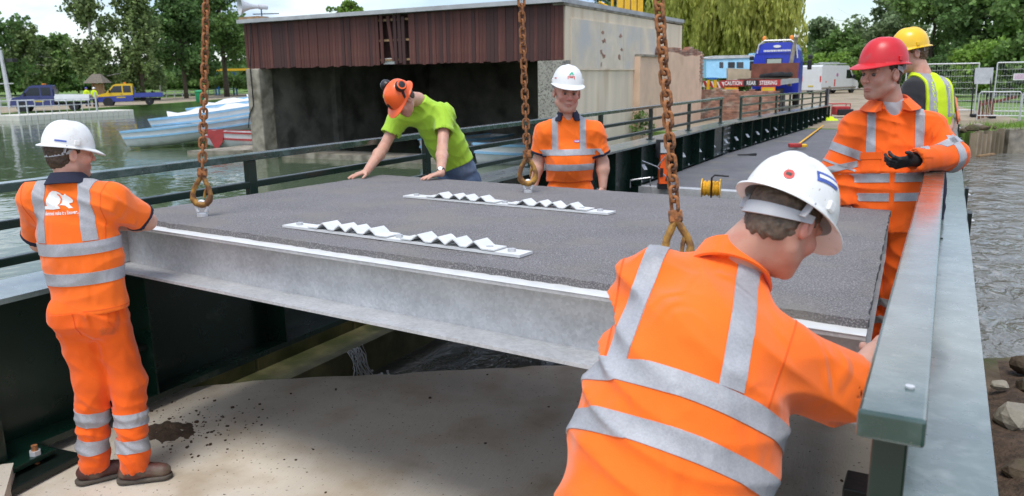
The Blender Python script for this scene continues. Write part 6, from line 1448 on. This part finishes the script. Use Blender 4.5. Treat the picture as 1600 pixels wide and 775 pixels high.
# ------------------------------------------------------------------ right bank: sheet piles, fence, barriers, jacket
M('pile', (.30, .24, .165), .9, 0, .3, 3, .01, 15, dirt=(.15, .12, .075), dscale=1.6, dpos=(.45, .65), stretch=(1, 1, .35))
sp_ = empty('sheet_pile_wall', (1.2, 29.6, RZ)); tag(sp_, 'row of weathered sheet piles holding the far right bank', 'wall')
a_, b_ = A3(.70, 28.7, 0), A3(1.60, 30.35, 0); dn = nrm(b_ - a_); nrml = A3(dn[1], -dn[0], 0); npl = 7; Lp = np.linalg.norm(b_ - a_) / npl
for i in range(npl):
    top = .10 + .06 * math.sin(i * 2.3); pr = [(0, 0), (Lp * .18, 0), (Lp * .32, .16), (Lp * .68, .16), (Lp * .82, 0), (Lp, 0), (Lp, -.03), (Lp * .80, -.03), (Lp * .66, .13), (Lp * .34, .13), (Lp * .2, -.03), (0, -.03)]
    m = MB(); m.prism(pr, a_ + dn * Lp * i + A3(0, 0, -1.7), a_ + dn * Lp * i + A3(0, 0, top), dn, nrml); m.build('pile', MT['pile'], sp_)
m = MB(); m.prism([(0, 0), (2.6, 0), (2.6, -.8), (0, -.8)], b_ + A3(0, 0, -1.7) + nrml * .25, b_ + A3(0, 0, .14) + nrml * .25, nrm(A3(.9, .55, 0)), A3(.55, -.9, 0)); tag(m.build('concrete_block', MT['concrete_old']), 'square concrete block beside the sheet piles', 'block')
m = MB(); m.bar(a_ + nrml * .3 + A3(0, 0, RZ + .03), a_ + nrml * .3 + dn * .9 + A3(0, 0, RZ + .05), .12, .05); tag(m.build('floating_plank', MT['timber']), 'pale plank floating at the foot of the sheet piles', 'plank')
for i in range(10):
    q_ = a_ + dn * (i * .19) - nrml * (.25 + .25 * (i % 3)); tag(stone('bank_stone', (q_[0], q_[1], .16), .12 + .05 * (i % 4), MT['concrete_old' if i % 3 else 'bank_earth'], 60 + i), ['first', 'second', 'third', 'fourth', 'fifth', 'sixth', 'seventh', 'eighth', 'ninth', 'tenth'][i] + ' stone from the bridge on top of the sheet pile bank', 'stone', 'stones above the sheet piles')
def site_fence(label, px0, px1, Y, sign=False):
    a_, b_ = onY(px0, 185, Y), onY(px1, 185, Y); a_[2] = b_[2] = .13; f_ = empty('site_fence_panel', (a_ + b_) / 2); tag(f_, label, 'fence', 'site fence panels'); H_ = 2.18; dn = nrm(b_ - a_); Lf = np.linalg.norm(b_ - a_)
    for q_ in (a_, b_): m = MB(); m.cyl(q_ + A3(0, 0, .06), q_ + A3(0, 0, H_), .026, 8); m.build('upright', MT['galv_bright'], f_)
    for z_ in (H_, .28): m = MB(); m.cyl(a_ + A3(0, 0, z_), b_ + A3(0, 0, z_), .026, 8); m.build('frame_tube', MT['galv_bright'], f_)
    m = MB()
    for z_ in np.arange(.42, H_, .25): m.tube([a_ + A3(0, 0, z_), b_ + A3(0, 0, z_)], .005, 4)
    for t in np.arange(.08, Lf, .09): m.tube([a_ + dn * t + A3(0, 0, .28), a_ + dn * t + A3(0, 0, H_)], .0028, 3)
    tag(m.build('mesh_wires', MT['galv'], f_), kind='stuff')
    for q_ in (a_, b_): m = MB(); m.box(tuple(q_ + A3(0, 0, .06)), (.24, .62, .13), (0, 0, .1), bev=.03); m.build('foot', MT['black_rubber'], f_)
    return f_
site_fence('wire mesh site fence panel behind the orange jacket', 1410, 1521, 38.0); site_fence('wire mesh site fence panel at the right edge of the picture', 1549, 1680, 37.2)
m = MB(); q0_, q1_ = onY(1524, 106, 37.0), onY(1550, 131, 37.0); m.box(((q0_[0] + q1_[0]) / 2, 36.98, (q0_[2] + q1_[2]) / 2), (abs(q1_[0] - q0_[0]), .02, abs(q0_[2] - q1_[2]))); tag(m.build('blank_sign', MT['galv']), 'plain grey square sign fixed between the fence panels', 'sign')
for px in (1523, 1548): a_ = onY(px, 108, 37.02); b_ = onY(px - (6 if px < 1530 else 0), 182, 36.9); m = MB(); m.tube([a_, b_], .03, 6); tag(m.build('sign_post', MT['black_plastic']), 'dark post on the %s side of the grey sign' % ('left' if px < 1530 else 'right'), 'post')
q_ = onY(1593, 120, 37.15); m = MB(); m.box((q_[0], q_[1], q_[2]), (.42, .012, .26)); no = m.build('white_notice', MT['white_paint']); tag(no, 'small white notice on the right site fence panel', 'notice')
for i in range(4): m = MB(); m.box((q_[0], q_[1] - .010, q_[2] + .08 - i * .05), (.34, .004, .018)); m.build('print_line', MT['sticker_purple'], no)
def ped_barrier(label, px0, px1, Y):
    a_, b_ = onY(px0, 186, Y), onY(px1, 186, Y); a_[2] = b_[2] = .13; f_ = empty('crowd_barrier', (a_ + b_) / 2); tag(f_, label, 'barrier', 'steel crowd barriers'); dn = nrm(b_ - a_); Lf = np.linalg.norm(b_ - a_)
    m = MB(); m.tube([a_, a_ + A3(0, 0, 1.0), a_ + A3(0, 0, 1.08) + dn * .06, b_ + A3(0, 0, 1.08) - dn * .06, b_ + A3(0, 0, 1.0), b_], .022, 8); m.tube([a_ + A3(0, 0, .18), b_ + A3(0, 0, .18)], .020, 8); m.build('frame', MT['galv_bright'], f_)
    for t in np.arange(.1, Lf - .05, .115): q_ = a_ + dn * t; m = MB(); m.cyl(q_ + A3(0, 0, .18), q_ + A3(0, 0, 1.08), .011, 6); m.build('bar', MT['galv_bright'], f_)
ped_barrier('grey steel crowd barrier in front of the fence', 1526, 1592, 35.6); ped_barrier('grey steel crowd barrier running off the right edge', 1594, 1670, 35.4)
q_ = onY(1543, 165, 36.3); m = MB(); m.bar(q_ - CR2 * .35 + A3(0, 0, .02), q_ + CR2 * 1.1 + A3(0, 0, .32), .06, .10); gt = m.build('gate_piece', MT['board_brown']); tag(gt, 'brown timber gate piece leaning behind the crowd barrier', 'gate')
for i in range(4): m = MB(); c_ = q_ + CR2 * (-.3 + i * .16); m.box((c_[0], c_[1], .50 + .03 * i), (.10, .03, .70)); m.build('slat', MT['board_brown'], gt)
# orange jacket draped over the far end of the right handrail
jk_Y = 24.5; vs = []; fs = []; r_ = np.random.RandomState(4); n = 14
for i in range(n):
    for j in range(n):
        u, v = i / (n - 1) * 2 - 1, j / (n - 1) * 2 - 1; x_ = u * .46; z_ = 1.56 - abs(u) ** 1.4 * .75 + .04 * math.sin(v * 7 + u * 5) + zdrop(jk_Y); vs.append((-.036 + math.copysign(min(abs(x_), .10 + abs(u) * .22), x_) + .03 * math.sin(v * 9), jk_Y + v * .9 + .05 * math.sin(u * 8), z_))
for i in range(n - 1):
    for j in range(n - 1): fs.append((i * n + j, (i + 1) * n + j, (i + 1) * n + j + 1, i * n + j + 1))
oj = mobj('draped_jacket', vs, fs, MT['fluo_orange'], None, smooth=True); sm = oj.modifiers.new('s', 'SOLIDIFY'); sm.thickness = .02; tag(oj, 'orange hi-vis jacket draped over the far end of the right handrail', 'jacket')
# ------------------------------------------------------------------ the bridge workers
def pp(x, y, base, df=0.0):
    b = np.array(base[:2], float); n = b / np.linalg.norm(b); r = ray(x, y); return CAM + r * ((np.linalg.norm(b) + df) / (r[:2] @ n))
def atd(x, y, d): return CAM + ray(x, y) * (d / FPX)
CR, CF = nrm(A3(.8752, .4835, 0)), nrm(A3(-.4835, .8752, 0))      # image right / into the picture, level
UPZ = A3(0, 0, 1)

# --- back to the camera at the left end of the panel
B1 = (-3.66, 2.27)
q = lambda x, y, df=0.0: pp(x, y, B1, df)
p = Person('person', 'man seen from behind in orange polo with beaver print and white helmet', 'person', (-3.66, 2.27, 0),
           pelvis=q(140, 462), chest=q(115, 322, .02), neck=q(108, 285, .02), head=q(109, 241, .04), shR=q(174, 314, -.08), shL=q(60, 312, .12), elR=q(230, 346, .04), elL=q(62, 380, .34),
           wrR=q(172, 352, .28), wrL=q(120, 352, .36), hipR=q(168, 488), hipL=q(112, 488, .03), knR=q(200, 597, .02), knL=q(143, 590, .06), anR=q(209, 712, -.02), anL=q(143, 700, .10))
p.head(nrm(CR * .66 + CF * .75 - UPZ * .10), UPZ, beard=.55, flush=.3, hs=.95)
p.hair(MT['hair_brown'], low=-.075, front=.02, thick=.008)
p.arm('R', dict(dirn=CF * .4 - CR * .9 - UPZ * .1, dors=UPZ, curl=(18, 18, 18, 18))); p.arm('L', dict(dirn=CF * .6 + CR * .8, dors=UPZ, curl=(18,) * 4))
p.shirt(MT['fluo_orange'], hw=.168, chest=.180, sleeve=.80, hem=-.07, amp=.007, seed=2, res=.0065, sr=(.078, .074))
p.torso_band(.085, .145, tilty=-.05); p.torso_band(.235, .295, tilty=-.05)
p.brace(.085, .145, .295, lean=.04); p.brace(-.145, -.085, .295, lean=-.04)
for sd_ in 'RL': p.sleeve_band(sd_, .73, .80, MT['navy'], 'cuff', rmax=.102)
p.collar(MT['navy'], r=.068, h=.034, z=.008)
p.trousers(MT['fluo_orange_dirty'], hw=.155, amp=.010, seed=5, res=.0075, thigh=(.098, .084), calf=(.086, .078), cuff=.045)
for sd_ in 'RL': p.leg_band(sd_, .34, .50); p.leg_band(sd_, .66, .81)
for sx in (1, ):
    st_ = band(p.trVF, [(p.loc(.125, .02, 0), nrm(p.T @ A3(.3, 1, .25))), (p.loc(.125, .004, 0), -nrm(p.T @ A3(.3, 1, .25))), (p.loc(0, 0, .055), p.up), (p.loc(0, 0, -.09), -p.up), (p.loc(.08, 0, 0), -p.right)], 'pocket_edge', MT['fluo_orange'], p.tr_o)
p.boots(CR * .95 + CF * .2, CR * .9 + CF * .5); p.finish(); P1_ = p
for sx in (.07, -.07): band(p.trVF, [(p.loc(sx + .055, 0, 0), p.right), (p.loc(sx - .055, 0, 0), -p.right), (p.loc(0, 0, -.055), p.up), (p.loc(0, 0, -.18), -p.up), (p.loc(0, -.03, 0), p.fwd)], 'back_pocket', MT['fluo_orange_dirty'], p.tr_o, off=.004)
h, (hb, ho) = helmet(p.root, p.J['head'], p.H, MT['hat_white'], tilt=-.10, lift=.040, sc=.93)
bv = bvh_obj(h)
decal(poly2d([(-.024, -.004), (.024, -.004), (.024, .004), (-.024, .004)]), ho + hb @ A3(.098, -.085, .022), nrm(hb @ A3(.75, .66, 0)), hb @ A3(0, 0, 1), bv, MT['sticker_blue'], 'sticker', h, sub=.01)
bv = bvh_of(p.shirtVF)
bx_, by_ = p.right, p.up
bo = p.loc(-.012, -.16, .505)
beaver = [(-.098, -.050), (-.082, -.036), (-.058, -.034), (-.060, -.018), (-.055, .006), (-.042, .026), (-.022, .036), (.002, .034), (.018, .026), (.030, .014), (.036, .012), (.044, .020), (.050, .012), (.066, .000), (.076, -.014), (.072, -.024),
          (.056, -.028), (.060, -.036), (.074, -.050), (.056, -.050), (.040, -.036), (.020, -.032), (.012, -.036), (.018, -.048), (-.02, -.052), (-.06, -.050)]
decal(poly2d(beaver), bo, bx_, by_, bv, MT['print_white'], 'beaver_print', p.shirt_o, sub=.02)
curve = [(.004, .018), (.014, .010), (.020, -.004), (.016, -.020), (.006, -.032), (.010, -.036), (.022, -.022), (.027, -.004), (.020, .014), (.008, .022)]
decal(poly2d(curve), bo, bx_, by_, bv, MT['fluo_orange'], 'beaver_print', p.shirt_o, off=.0045, sub=.02)
tv_, tf_ = text_polys("Don't be dammed make it a Beaver...\"", .0245)
decal(([(a_ * .63, b_) for a_, b_ in tv_], tf_), bo - by_ * .070 - bx_ * .012, bx_, by_, bv, MT['print_white'], 'slogan', p.shirt_o)

def seams(p, xs, ys=(), m=None):
    for x_ in xs:
        n_ = nrm(p.T @ A3(1, 0, -.12 * np.sign(x_))); band(p.shirtVF, [(p.loc(x_ + .0022, 0, .4), n_), (p.loc(x_ - .0022, 0, .4), -n_), (p.loc(0, 0, .27), -p.up)], 'seam', MT['seam'], p.shirt_o, off=.0012)
    for z_ in ys: band(p.shirtVF, [(p.loc(0, 0, z_ + .0022), p.up), (p.loc(0, 0, z_ - .0022), -p.up)], 'hem_stitch', MT['seam'], p.shirt_o, off=.0012)
seams(P1_, (-.185, .185), (-.05,))
# --- green shirt, leaning on the far edge of the panel
p = Person('person', 'man in lime green t-shirt and jeans leaning with both hands on the panel', 'person', (-4.0, 6.05, .25),
           pelvis=onY(714, 256, 6.08), chest=onY(672, 177, 5.84), neck=onY(653, 156, 5.74), head=onY(629, 156, 5.50), shR=onY(622, 187, 5.70), shL=onY(695, 178, 5.88), elR=onY(599, 231, 5.55), elL=onY(691, 233, 5.68),
           wrR=pan(.004, .905, .048), wrL=pan(.165, .985, .052), hipR=A3(-4.08, 6.1, 1.12), hipL=A3(-3.88, 6.18, 1.12), knR=A3(-4.1, 6.02, .70), knL=A3(-3.86, 6.1, .70), anR=A3(-4.12, 6.1, .34), anL=A3(-3.84, 6.18, .34))
hf = nrm(-CR * .55 - CF * .45 - UPZ * .95)
p.head(hf, nrm(UPZ * .6 - CR * .45 - CF * .4), flush=.2, res=.0045, hs=1.08); p.hair(MT['hair_brown'], low=-.05, front=.0, thick=.006, res=.006)
p.arm('R', dict(dirn=nrm(-PVn * .8 - PUn * .38 - PN * .18), dors=PN, curl=(5, 5, 5, 7), spread=1.8, thumb=(.85, .4, -.1)), r=(.055, .047, .046, .032))
p.arm('L', dict(dirn=nrm(-PVn * .75 - PUn * .55 - PN * .20), dors=PN, curl=(5, 5, 5, 7), spread=1.8, thumb=(.85, .4, -.1)), r=(.055, .047, .046, .032))
p.shirt(MT['fluo_green'], hw=.150, chest=.172, sleeve=.55, hem=.0, amp=.008, seed=8, res=.0075, sr=(.082, .086), freq=18, neckcut=-.005)
p.trousers(MT['denim'], hw=.150, seed=4, res=.010, top=.07); p.boots(A3(-.3, -1, 0), A3(-.2, -1, 0))
p.finish()
# belt loop / phone pouch and watch
ax = nrm(p.J['wrL'] - p.J['elL']); wc = p.J['wrL'] - ax * .035
w_ = MB(); w_.tube([wc - ax * .011, wc + ax * .011], [.036, .036], 20); wo_ = w_.build('watch', MT['black_rubber'], p.root, autos=40)
fn = nrm(CR * -.1 - CF * .7 + UPZ * .7); w_ = MB(); w_.cyl(wc + fn * .030, wc + fn * .043, .023, 20); wf = w_.build('watch_case', MT['black_plastic'], wo_, autos=40)
w_ = MB(); w_.cyl(wc + fn * .0435, wc + fn * .0445, .018, 20); w_.build('dial', MT['steel'], wo_, autos=40)
h, (hb, ho) = helmet(p.root, p.J['head'], p.H, MT['hat_orange'], tilt=-.05, lift=.035, harness=False, sc=1.1)
bv = bvh_obj(h)
ho2 = ho + hb @ A3(0, .125, .052); crown = [(-.022, -.02), (.022, -.02), (.022, .004), (.014, -.008), (.014, .020), (.005, .006), (.005, -.006), (-.005, -.006), (-.005, .006), (-.014, .020), (-.014, -.008), (-.022, .004)]
decal(poly2d(crown), ho2, hb @ A3(-1, 0, 0), nrm(hb @ A3(0, -.4, .9)), bv, MT['sticker_black'], 'emblem', h, sub=.012)
decal(poly2d([(-.026, -.033), (.026, -.033), (.026, -.026), (-.026, -.026)]), ho2, hb @ A3(-1, 0, 0), nrm(hb @ A3(0, -.4, .9)), bv, MT['sticker_black'], 'emblem', h, sub=.012)
decal(poly2d([(-.016, -.012), (.012, -.016), (.016, .010), (-.010, .016)]), ho + hb @ A3(.03, .075, .12), hb @ A3(-1, 0, 0), nrm(hb @ A3(0, -.8, .4)), bv, MT['hat_yellow'], 'sticker', h, sub=.012)
for sg in (1, -1):
    cpt = ho + hb @ A3(sg * .122, -.045, .105)
    e_ = MB(); e_.bar(ho + hb @ A3(sg * .112, .02, .012), cpt, .022, .010, up=hb @ A3(sg, 0, 0), bev=.003); arm_ = e_.build('muff_arm', MT['black_plastic'], h)
    n_ = nrm(hb @ A3(sg * .9, -.2, .4))
    e_ = MB(); e_.lathe([(.012, -.036), (.044, -.034), (.050, -.014), (.049, .005), (.042, .020), (.025, .027), (.005, .029)], cpt, 24, n_); mu = e_.build('ear_muff', MT['black_plastic'], h, autos=50)
    e_ = MB(); e_.lathe([(.037, .020), (.042, .021), (.040, .025), (.035, .025)], cpt, 24, n_); e_.build('trim_ring', MT['hat_orange'] if sg < 0 else MT['steel'], mu, autos=50)

# --- facing the camera behind the panel, white helmet
q = lambda x, y, df=0.0: pp(x, y, (-2.66, 5.75), df)
p = Person('person', 'man in orange polo and white helmet facing the camera behind the panel', 'person', (-2.66, 5.75, .25),
           pelvis=q(890, 281), chest=q(889, 205, .02), neck=q(887, 180, .01), head=q(886, 146, -.03), shR=q(852, 208), shL=q(928, 208), elR=q(841, 252, .02), elL=q(942, 254, .02),
           wrR=q(834, 292, -.05), wrL=q(942, 292, -.04), hipR=q(872, 300), hipL=q(909, 300), knR=q(868, 372), knL=q(912, 372), anR=q(866, 436), anL=q(914, 436))
p.head(nrm(-CF * .95 + CR * .12 - UPZ * .12), nrm(UPZ + CR * .06), flush=1.0, wide=1.08, jaw=1.08, res=.0036, hs=1.16); p.hair(MT['hair_grey'], low=-.02, front=.01, thick=.003, curl=.001, res=.005)
hang = dict(dirn=nrm(-UPZ - CF * .15), dors=nrm(-CR), curl=(28, 30, 32, 34)); p.arm('R', hang, r=(.055, .048, .045, .031)); p.arm('L', dict(hang, dors=nrm(CR * .8 - CF * .6)), r=(.055, .048, .045, .031))
p.shirt(MT['fluo_orange'], hw=.172, chest=.182, sleeve=.74, hem=-.01, belly=.05, amp=.006, seed=11, res=.007, sr=(.080, .080), vneck=.10)
p.torso_band(.085, .135); p.torso_band(.205, .252); p.brace(.085, .135, .25); p.brace(-.135, -.085, .25)
for sd_ in 'RL': p.sleeve_band(sd_, .66, .74, MT['navy'], 'cuff', rmax=.102)
p.collar(MT['navy'], r=.074, h=.050, open_=.55, z=-.02, flare=.025)
_pr = [(p.J['neck'] - p.up * .01, p.loc(0, .052, np.linalg.norm(p.J['chest'] - p.J['pelvis']) - .05), .066, .060, .02)]; p.add_skin(prim_field(_pr), *prim_box(_pr), .006)
p.trousers(MT['fluo_orange'], hw=.165, seed=14, res=.010, top=.02); p.boots(-CF, -CF); p.finish()
for sx in (-1, 1):
    e_ = MB(); ec = p.J['head'] + p.H @ A3(sx * .031, .083, .009) * p.hs; e_.lathe([(.001, -.011), (.008, -.008), (.011, 0), (.008, .008), (.0045, .0102)], ec, 14, p.H @ A3(0, 1, 0)); ey = e_.build('eye', MT['eye'], p.body, smooth=True)
h, (hb, ho) = helmet(p.root, p.J['head'], p.H, MT['hat_white'], tilt=.04, lift=.066, sc=1.13)
bv = bvh_obj(h); fu = nrm(hb @ A3(0, -.45, .9))
so = ho + hb @ A3(.0, .12, .055)
decal(poly2d([(-.018, .018), (-.004, .040), (.010, .044), (.020, .022), (.012, .018), (.004, .030), (-.006, .018)]), so, hb @ A3(-1, 0, 0), fu, bv, MT['sticker_green'], 'sticker', h, sub=.012)
for pts in ([(-.028, -.012), (-.022, -.012), (-.022, .010), (-.028, .010)], [(.022, -.012), (.028, -.012), (.028, .010), (.022, .010)], [(-.028, .008), (.028, .008), (.028, .012), (-.028, .012)], [(-.016, -.004), (.016, -.004), (.016, .003), (-.016, .003)]):
    decal(poly2d(pts), so, hb @ A3(-1, 0, 0), fu, bv, MT['sticker_red'], 'sticker', h, sub=.012)
decal(poly2d([(-.014, -.005), (.014, -.003), (.014, .005), (-.014, .004)]), ho + hb @ A3(.098, .045, .045), nrm(hb @ A3(-.5, .85, 0)), hb @ A3(0, 0, 1), bv, MT['sticker_red'], 'sticker', h, sub=.012)
bvs = bvh_of(p.shirtVF); el_ = [(.026 * math.cos(t), .011 * math.sin(t)) for t in np.linspace(0, 2 * math.pi, 20, endpoint=False)]
decal(poly2d(el_), p.loc(-.062, .2, .315), -p.right, p.up, bvs, MT['sticker_purple'], 'badge', p.shirt_o, sub=.012)
decal(poly2d([(-.016, -.003), (.016, -.003), (.016, .003), (-.016, .003)]), p.loc(-.062, .2, .315), -p.right, p.up, bvs, MT['print_white'], 'badge', p.shirt_o, off=.004, sub=.012)

# --- red helmet, elbow on the right-hand rail
q = lambda x, y, df=0.0: pp(x, y, (-.32, 5.3), df)
p = Person('person', 'man in orange hi-vis overalls and red helmet leaning on the bridge rail', 'person', (-.32, 5.35, .25),
           pelvis=q(1390, 322), chest=q(1393, 200, .05), neck=q(1391, 158, .02), head=q(1377, 117, -.04), shR=q(1336, 198, -.0), shL=q(1452, 198, .05), elR=q(1308, 258, -.02), elL=q(1488, 244, -.02),
           wrR=q(1322, 325, -.05), wrL=q(1424, 251, -.26), hipR=q(1368, 345), hipL=q(1410, 345), knR=q(1358, 452), knL=q(1402, 455, -.04), anR=q(1350, 566), anL=q(1390, 560, -.02))
p.head(nrm(-CR * .92 - CF * .36 - UPZ * .08), UPZ, beard=.30, flush=.5, wide=1.04, jaw=1.1, res=.0036, hs=1.15); p.hair(MT['hair_brown'], low=-.055, front=.01, thick=.006)
p.arm('R', dict(dirn=-UPZ, dors=-CR, curl=(25,) * 4)); p.arm('L', dict(dirn=nrm(-CR * .95 - CF * .25 - UPZ * .1), dors=nrm(-CF * .6 - UPZ * .5), curl=(38, 38, 40, 42), fat=1.18, thumb=(.85, .45, .25), scale=1.1), glove=MT['black_rubber'])
p.shirt(MT['fluo_orange_dirty'], name='jacket', hw=.185, chest=.205, hem=-.16, amp=.009, seed=21, res=.0068, sr=(.078, .080), long=True, vneck=.17, off=.010, freq=13, shr=.058)
sh_ = p.shirt_o
p.torso_band(.035, .085); p.torso_band(.150, .205); p.brace(.100, .150, .20); p.brace(-.165, -.115, .20)
p.sleeve_band('R', .50, .70, MT['tape']); p.sleeve_band('R', .95, 1.0, MT['tape']); p.sleeve_band('R', .0, .14, MT['tape'], seg=1)
p.sleeve_band('L', .62, .84, MT['tape']); p.sleeve_band('L', .02, .16, MT['tape'], seg=1)
# chest pockets with flaps, zip placket
for sx in (-1, 1):
    cx_ = sx * .122
    band(p.shirtVF, [(p.loc(cx_ + .055, 0, 0), p.right), (p.loc(cx_ - .055, 0, 0), -p.right), (p.loc(0, 0, .335), p.up), (p.loc(0, 0, .292), -p.up), (p.loc(0, .02, 0), -p.fwd)], 'pocket_flap', MT['fluo_orange_dirty'], sh_, off=.008)
    band(p.shirtVF, [(p.loc(cx_ + .050, 0, 0), p.right), (p.loc(cx_ - .050, 0, 0), -p.right), (p.loc(0, 0, .292), p.up), (p.loc(0, 0, .208), -p.up), (p.loc(0, .02, 0), -p.fwd)], 'pocket', MT['fluo_orange_dirty'], sh_, off=.005)
band(p.shirtVF, [(p.loc(.022, 0, 0), p.right), (p.loc(-.006, 0, 0), -p.right), (p.loc(0, 0, .33), p.up), (p.loc(0, .02, 0), -p.fwd)], 'placket', MT['fluo_orange_dirty'], sh_, off=.006)
keepVF = p.shirtVF; keepO = p.shirt_o
p.collar(MT['fluo_orange_dirty'], r=.098, h=.050, open_=.62, z=-.03, flare=.055, tilt=.35)
p.shirt(MT['grey_tee'], name='t_shirt', hw=.150, chest=.165, sleeve=.2, hem=.05, amp=.004, seed=23, res=.009, off=.0, sr=(.06, .06), neckcut=.02)
p.trousers(MT['fluo_orange_dirty'], hw=.175, seed=24, res=.009, top=.0, thigh=(.112, .090), calf=(.092, .082), amp=.011)
for sd_ in 'RL': p.leg_band(sd_, .10, .24); p.leg_band(sd_, .42, .56)
p.boots(-CF, -CF); p.finish()
for sx in (-1, 1):
    e_ = MB(); ec = p.J['head'] + p.H @ A3(sx * .031, .083, .009) * p.hs; e_.lathe([(.001, -.011), (.008, -.008), (.011, 0), (.008, .008), (.0045, .0102)], ec, 14, p.H @ A3(0, 1, 0)); e_.build('eye', MT['eye'], p.body, smooth=True)
h, (hb, ho) = helmet(p.root, p.J['head'], p.H, MT['hat_red'], tilt=.05, lift=.058, ridge=.35, sc=1.18)

# --- yellow helmet, further along the bridge
q = lambda x, y, df=0.0: pp(x, y, (-.26, 6.9), df)
p = Person('person', 'man in yellow helmet and hi-vis vest over black top behind red helmet', 'person', (-.2, 6.9, .5),
           pelvis=q(1447, 222), chest=q(1452, 140), neck=q(1440, 117), head=q(1420, 84), shR=q(1428, 142, -.1), shL=q(1468, 143, .1), elR=q(1415, 190, -.2), elL=q(1480, 190, .1), wrR=q(1395, 215, -.3), wrL=q(1470, 225, -.1),
           hipR=q(1435, 235), hipL=q(1458, 235), knR=q(1433, 300), knL=q(1460, 300), anR=q(1433, 365), anL=q(1460, 365))
p.head(nrm(-CR * .95 - CF * .05 - UPZ * .25), UPZ, flush=.3, beard=.25, res=.0048, hs=1.12); p.hair(MT['hair_fair'], low=-.070, front=.02, thick=.018, curl=.007, res=.0055)
p.arm('R', dict(dirn=-UPZ, dors=-CF, curl=(25,) * 4), res=.007, hres=.005); p.arm('L', dict(dirn=-UPZ, dors=CF, curl=(25,) * 4), res=.007, hres=.005)
p.shirt(MT['black_cloth'], hw=.165, chest=.178, sleeve=.75, amp=.004, seed=31, res=.009)
ve = band(p.shirtVF, [(p.loc(.135, 0, 0), p.right), (p.loc(-.135, 0, 0), -p.right), (p.loc(0, 0, .56), p.up)], 'vest', MT['fluo_yellow'], p.root, off=.010)
p.brace(.055, .105, .2, parent=ve); p.brace(-.105, -.055, .2, parent=ve)
for o_ in ve.children:
    for v_ in o_.data.vertices: v_.co += v_.normal * .010
p.trousers(MT['navy'], res=.012); p.boots(-CF, -CF); p.finish()
helmet(p.root, p.J['head'], p.H, MT['hat_yellow'], tilt=.10, lift=.042, sc=1.12, ridge=1.3)

# --- foreground, back to the camera
p = Person('person', 'man close up from behind in orange polo and white helmet with blue sticker', 'person', (-.62, 1.35, 0),
           pelvis=atd(1020, 820, 1.80), chest=atd(1102, 500, 1.98), neck=atd(1140, 418, 2.06), head=atd(1224, 350, 1.98), shL=atd(1020, 452, 2.05), shR=atd(1210, 566, 1.93), elR=atd(1330, 614, 1.98), wrR=atd(1368, 552, 2.14),
           elL=atd(1075, 600, 2.26), wrL=atd(1150, 560, 2.45), hipR=A3(-.50, 1.36, .90), hipL=A3(-.68, 1.50, .90), knR=A3(-.50, 1.36, .50), knL=A3(-.72, 1.54, .50), anR=A3(-.5, 1.25, .09), anL=A3(-.78, 1.45, .09))
hf = nrm(CR * .76 + CF * .46 - UPZ * .62)
p.head(hf, nrm(UPZ + CR * .3 + CF * .2), flush=1.0, beard=.15, res=.0034, nr=1.18, jaw=.95); p.hair(MT['hair_short'], low=-.072, front=.022, thick=.006, curl=.0018, res=.0032)
p.arm('R', dict(dirn=nrm(CF * .5 + CR * .6 + UPZ * .1), dors=UPZ, curl=(45, 45, 45, 45)), r=(.060, .050, .048, .033), hres=.003); p.arm('L', dict(dirn=nrm(CF + CR * .3), dors=UPZ, curl=(30,) * 4), r=(.060, .050, .048, .033), hres=.004)
p.shirt(MT['fluo_orange'], hw=.212, chest=.216, depth=.72, belly=.05, sleeve=.92, hem=-.22, amp=.012, seed=41, res=.0065, sr=(.092, .098), off=.012, back=.03, freq=13, shr=.078)
p.torso_band(.13, .185, tilty=.05, tiltx=.05); p.torso_band(.255, .312, tilty=.05, tiltx=.05)
p.brace(.055, .112, .318, lean=.05); p.brace(-.195, -.145, .318, lean=-.05)
p.collar(MT['fluo_orange'], r=.088, h=.050, z=-.025, flare=.012, tilt=.25)
p.trousers(MT['fluo_orange_dirty'], seed=44, res=.011, top=-.05); p.boots(CR + CF, CR * .8 + CF); p.finish()
seams(p, (-.215, .19))
h, (hb, ho) = helmet(p.root, p.J['head'], p.H, MT['hat_white'], tilt=-.02, lift=.036, sc=1.06)
bv = bvh_obj(h)
so = ho + hb @ A3(.10, -.022, .085); sx_ = nrm(hb @ A3(-.35, .93, -.05)); sy_ = nrm(hb @ A3(-.5, -.1, .85))
decal(poly2d([(-.034, -.014), (.034, -.014), (.034, .014), (-.034, .014)]), so, sx_, sy_, bv, MT['sticker_blue'], 'sticker', h, sub=.01)
decal(poly2d([(-.030, -.004), (.030, -.006), (.030, .004), (-.030, .006)]), so, sx_, sy_, bv, MT['print_white'], 'sticker', h, off=.0035, sub=.01)
circ = [(.013 * math.cos(t), .013 * math.sin(t)) for t in np.linspace(0, 2 * math.pi, 24, endpoint=False)]
decal(poly2d(circ), ho + hb @ A3(.055, -.118, .040), nrm(hb @ A3(.88, .47, 0)), hb @ A3(0, 0, 1), bv, MT['sticker_red'], 'sticker', h, sub=.01)
decal(poly2d([(-.007, -.004), (.007, -.004), (.007, .004), (-.007, .004)]), ho + hb @ A3(.055, -.118, .040), nrm(hb @ A3(.88, .47, 0)), hb @ A3(0, 0, 1), bv, MT['sticker_black'], 'sticker', h, off=.0035, sub=.01)
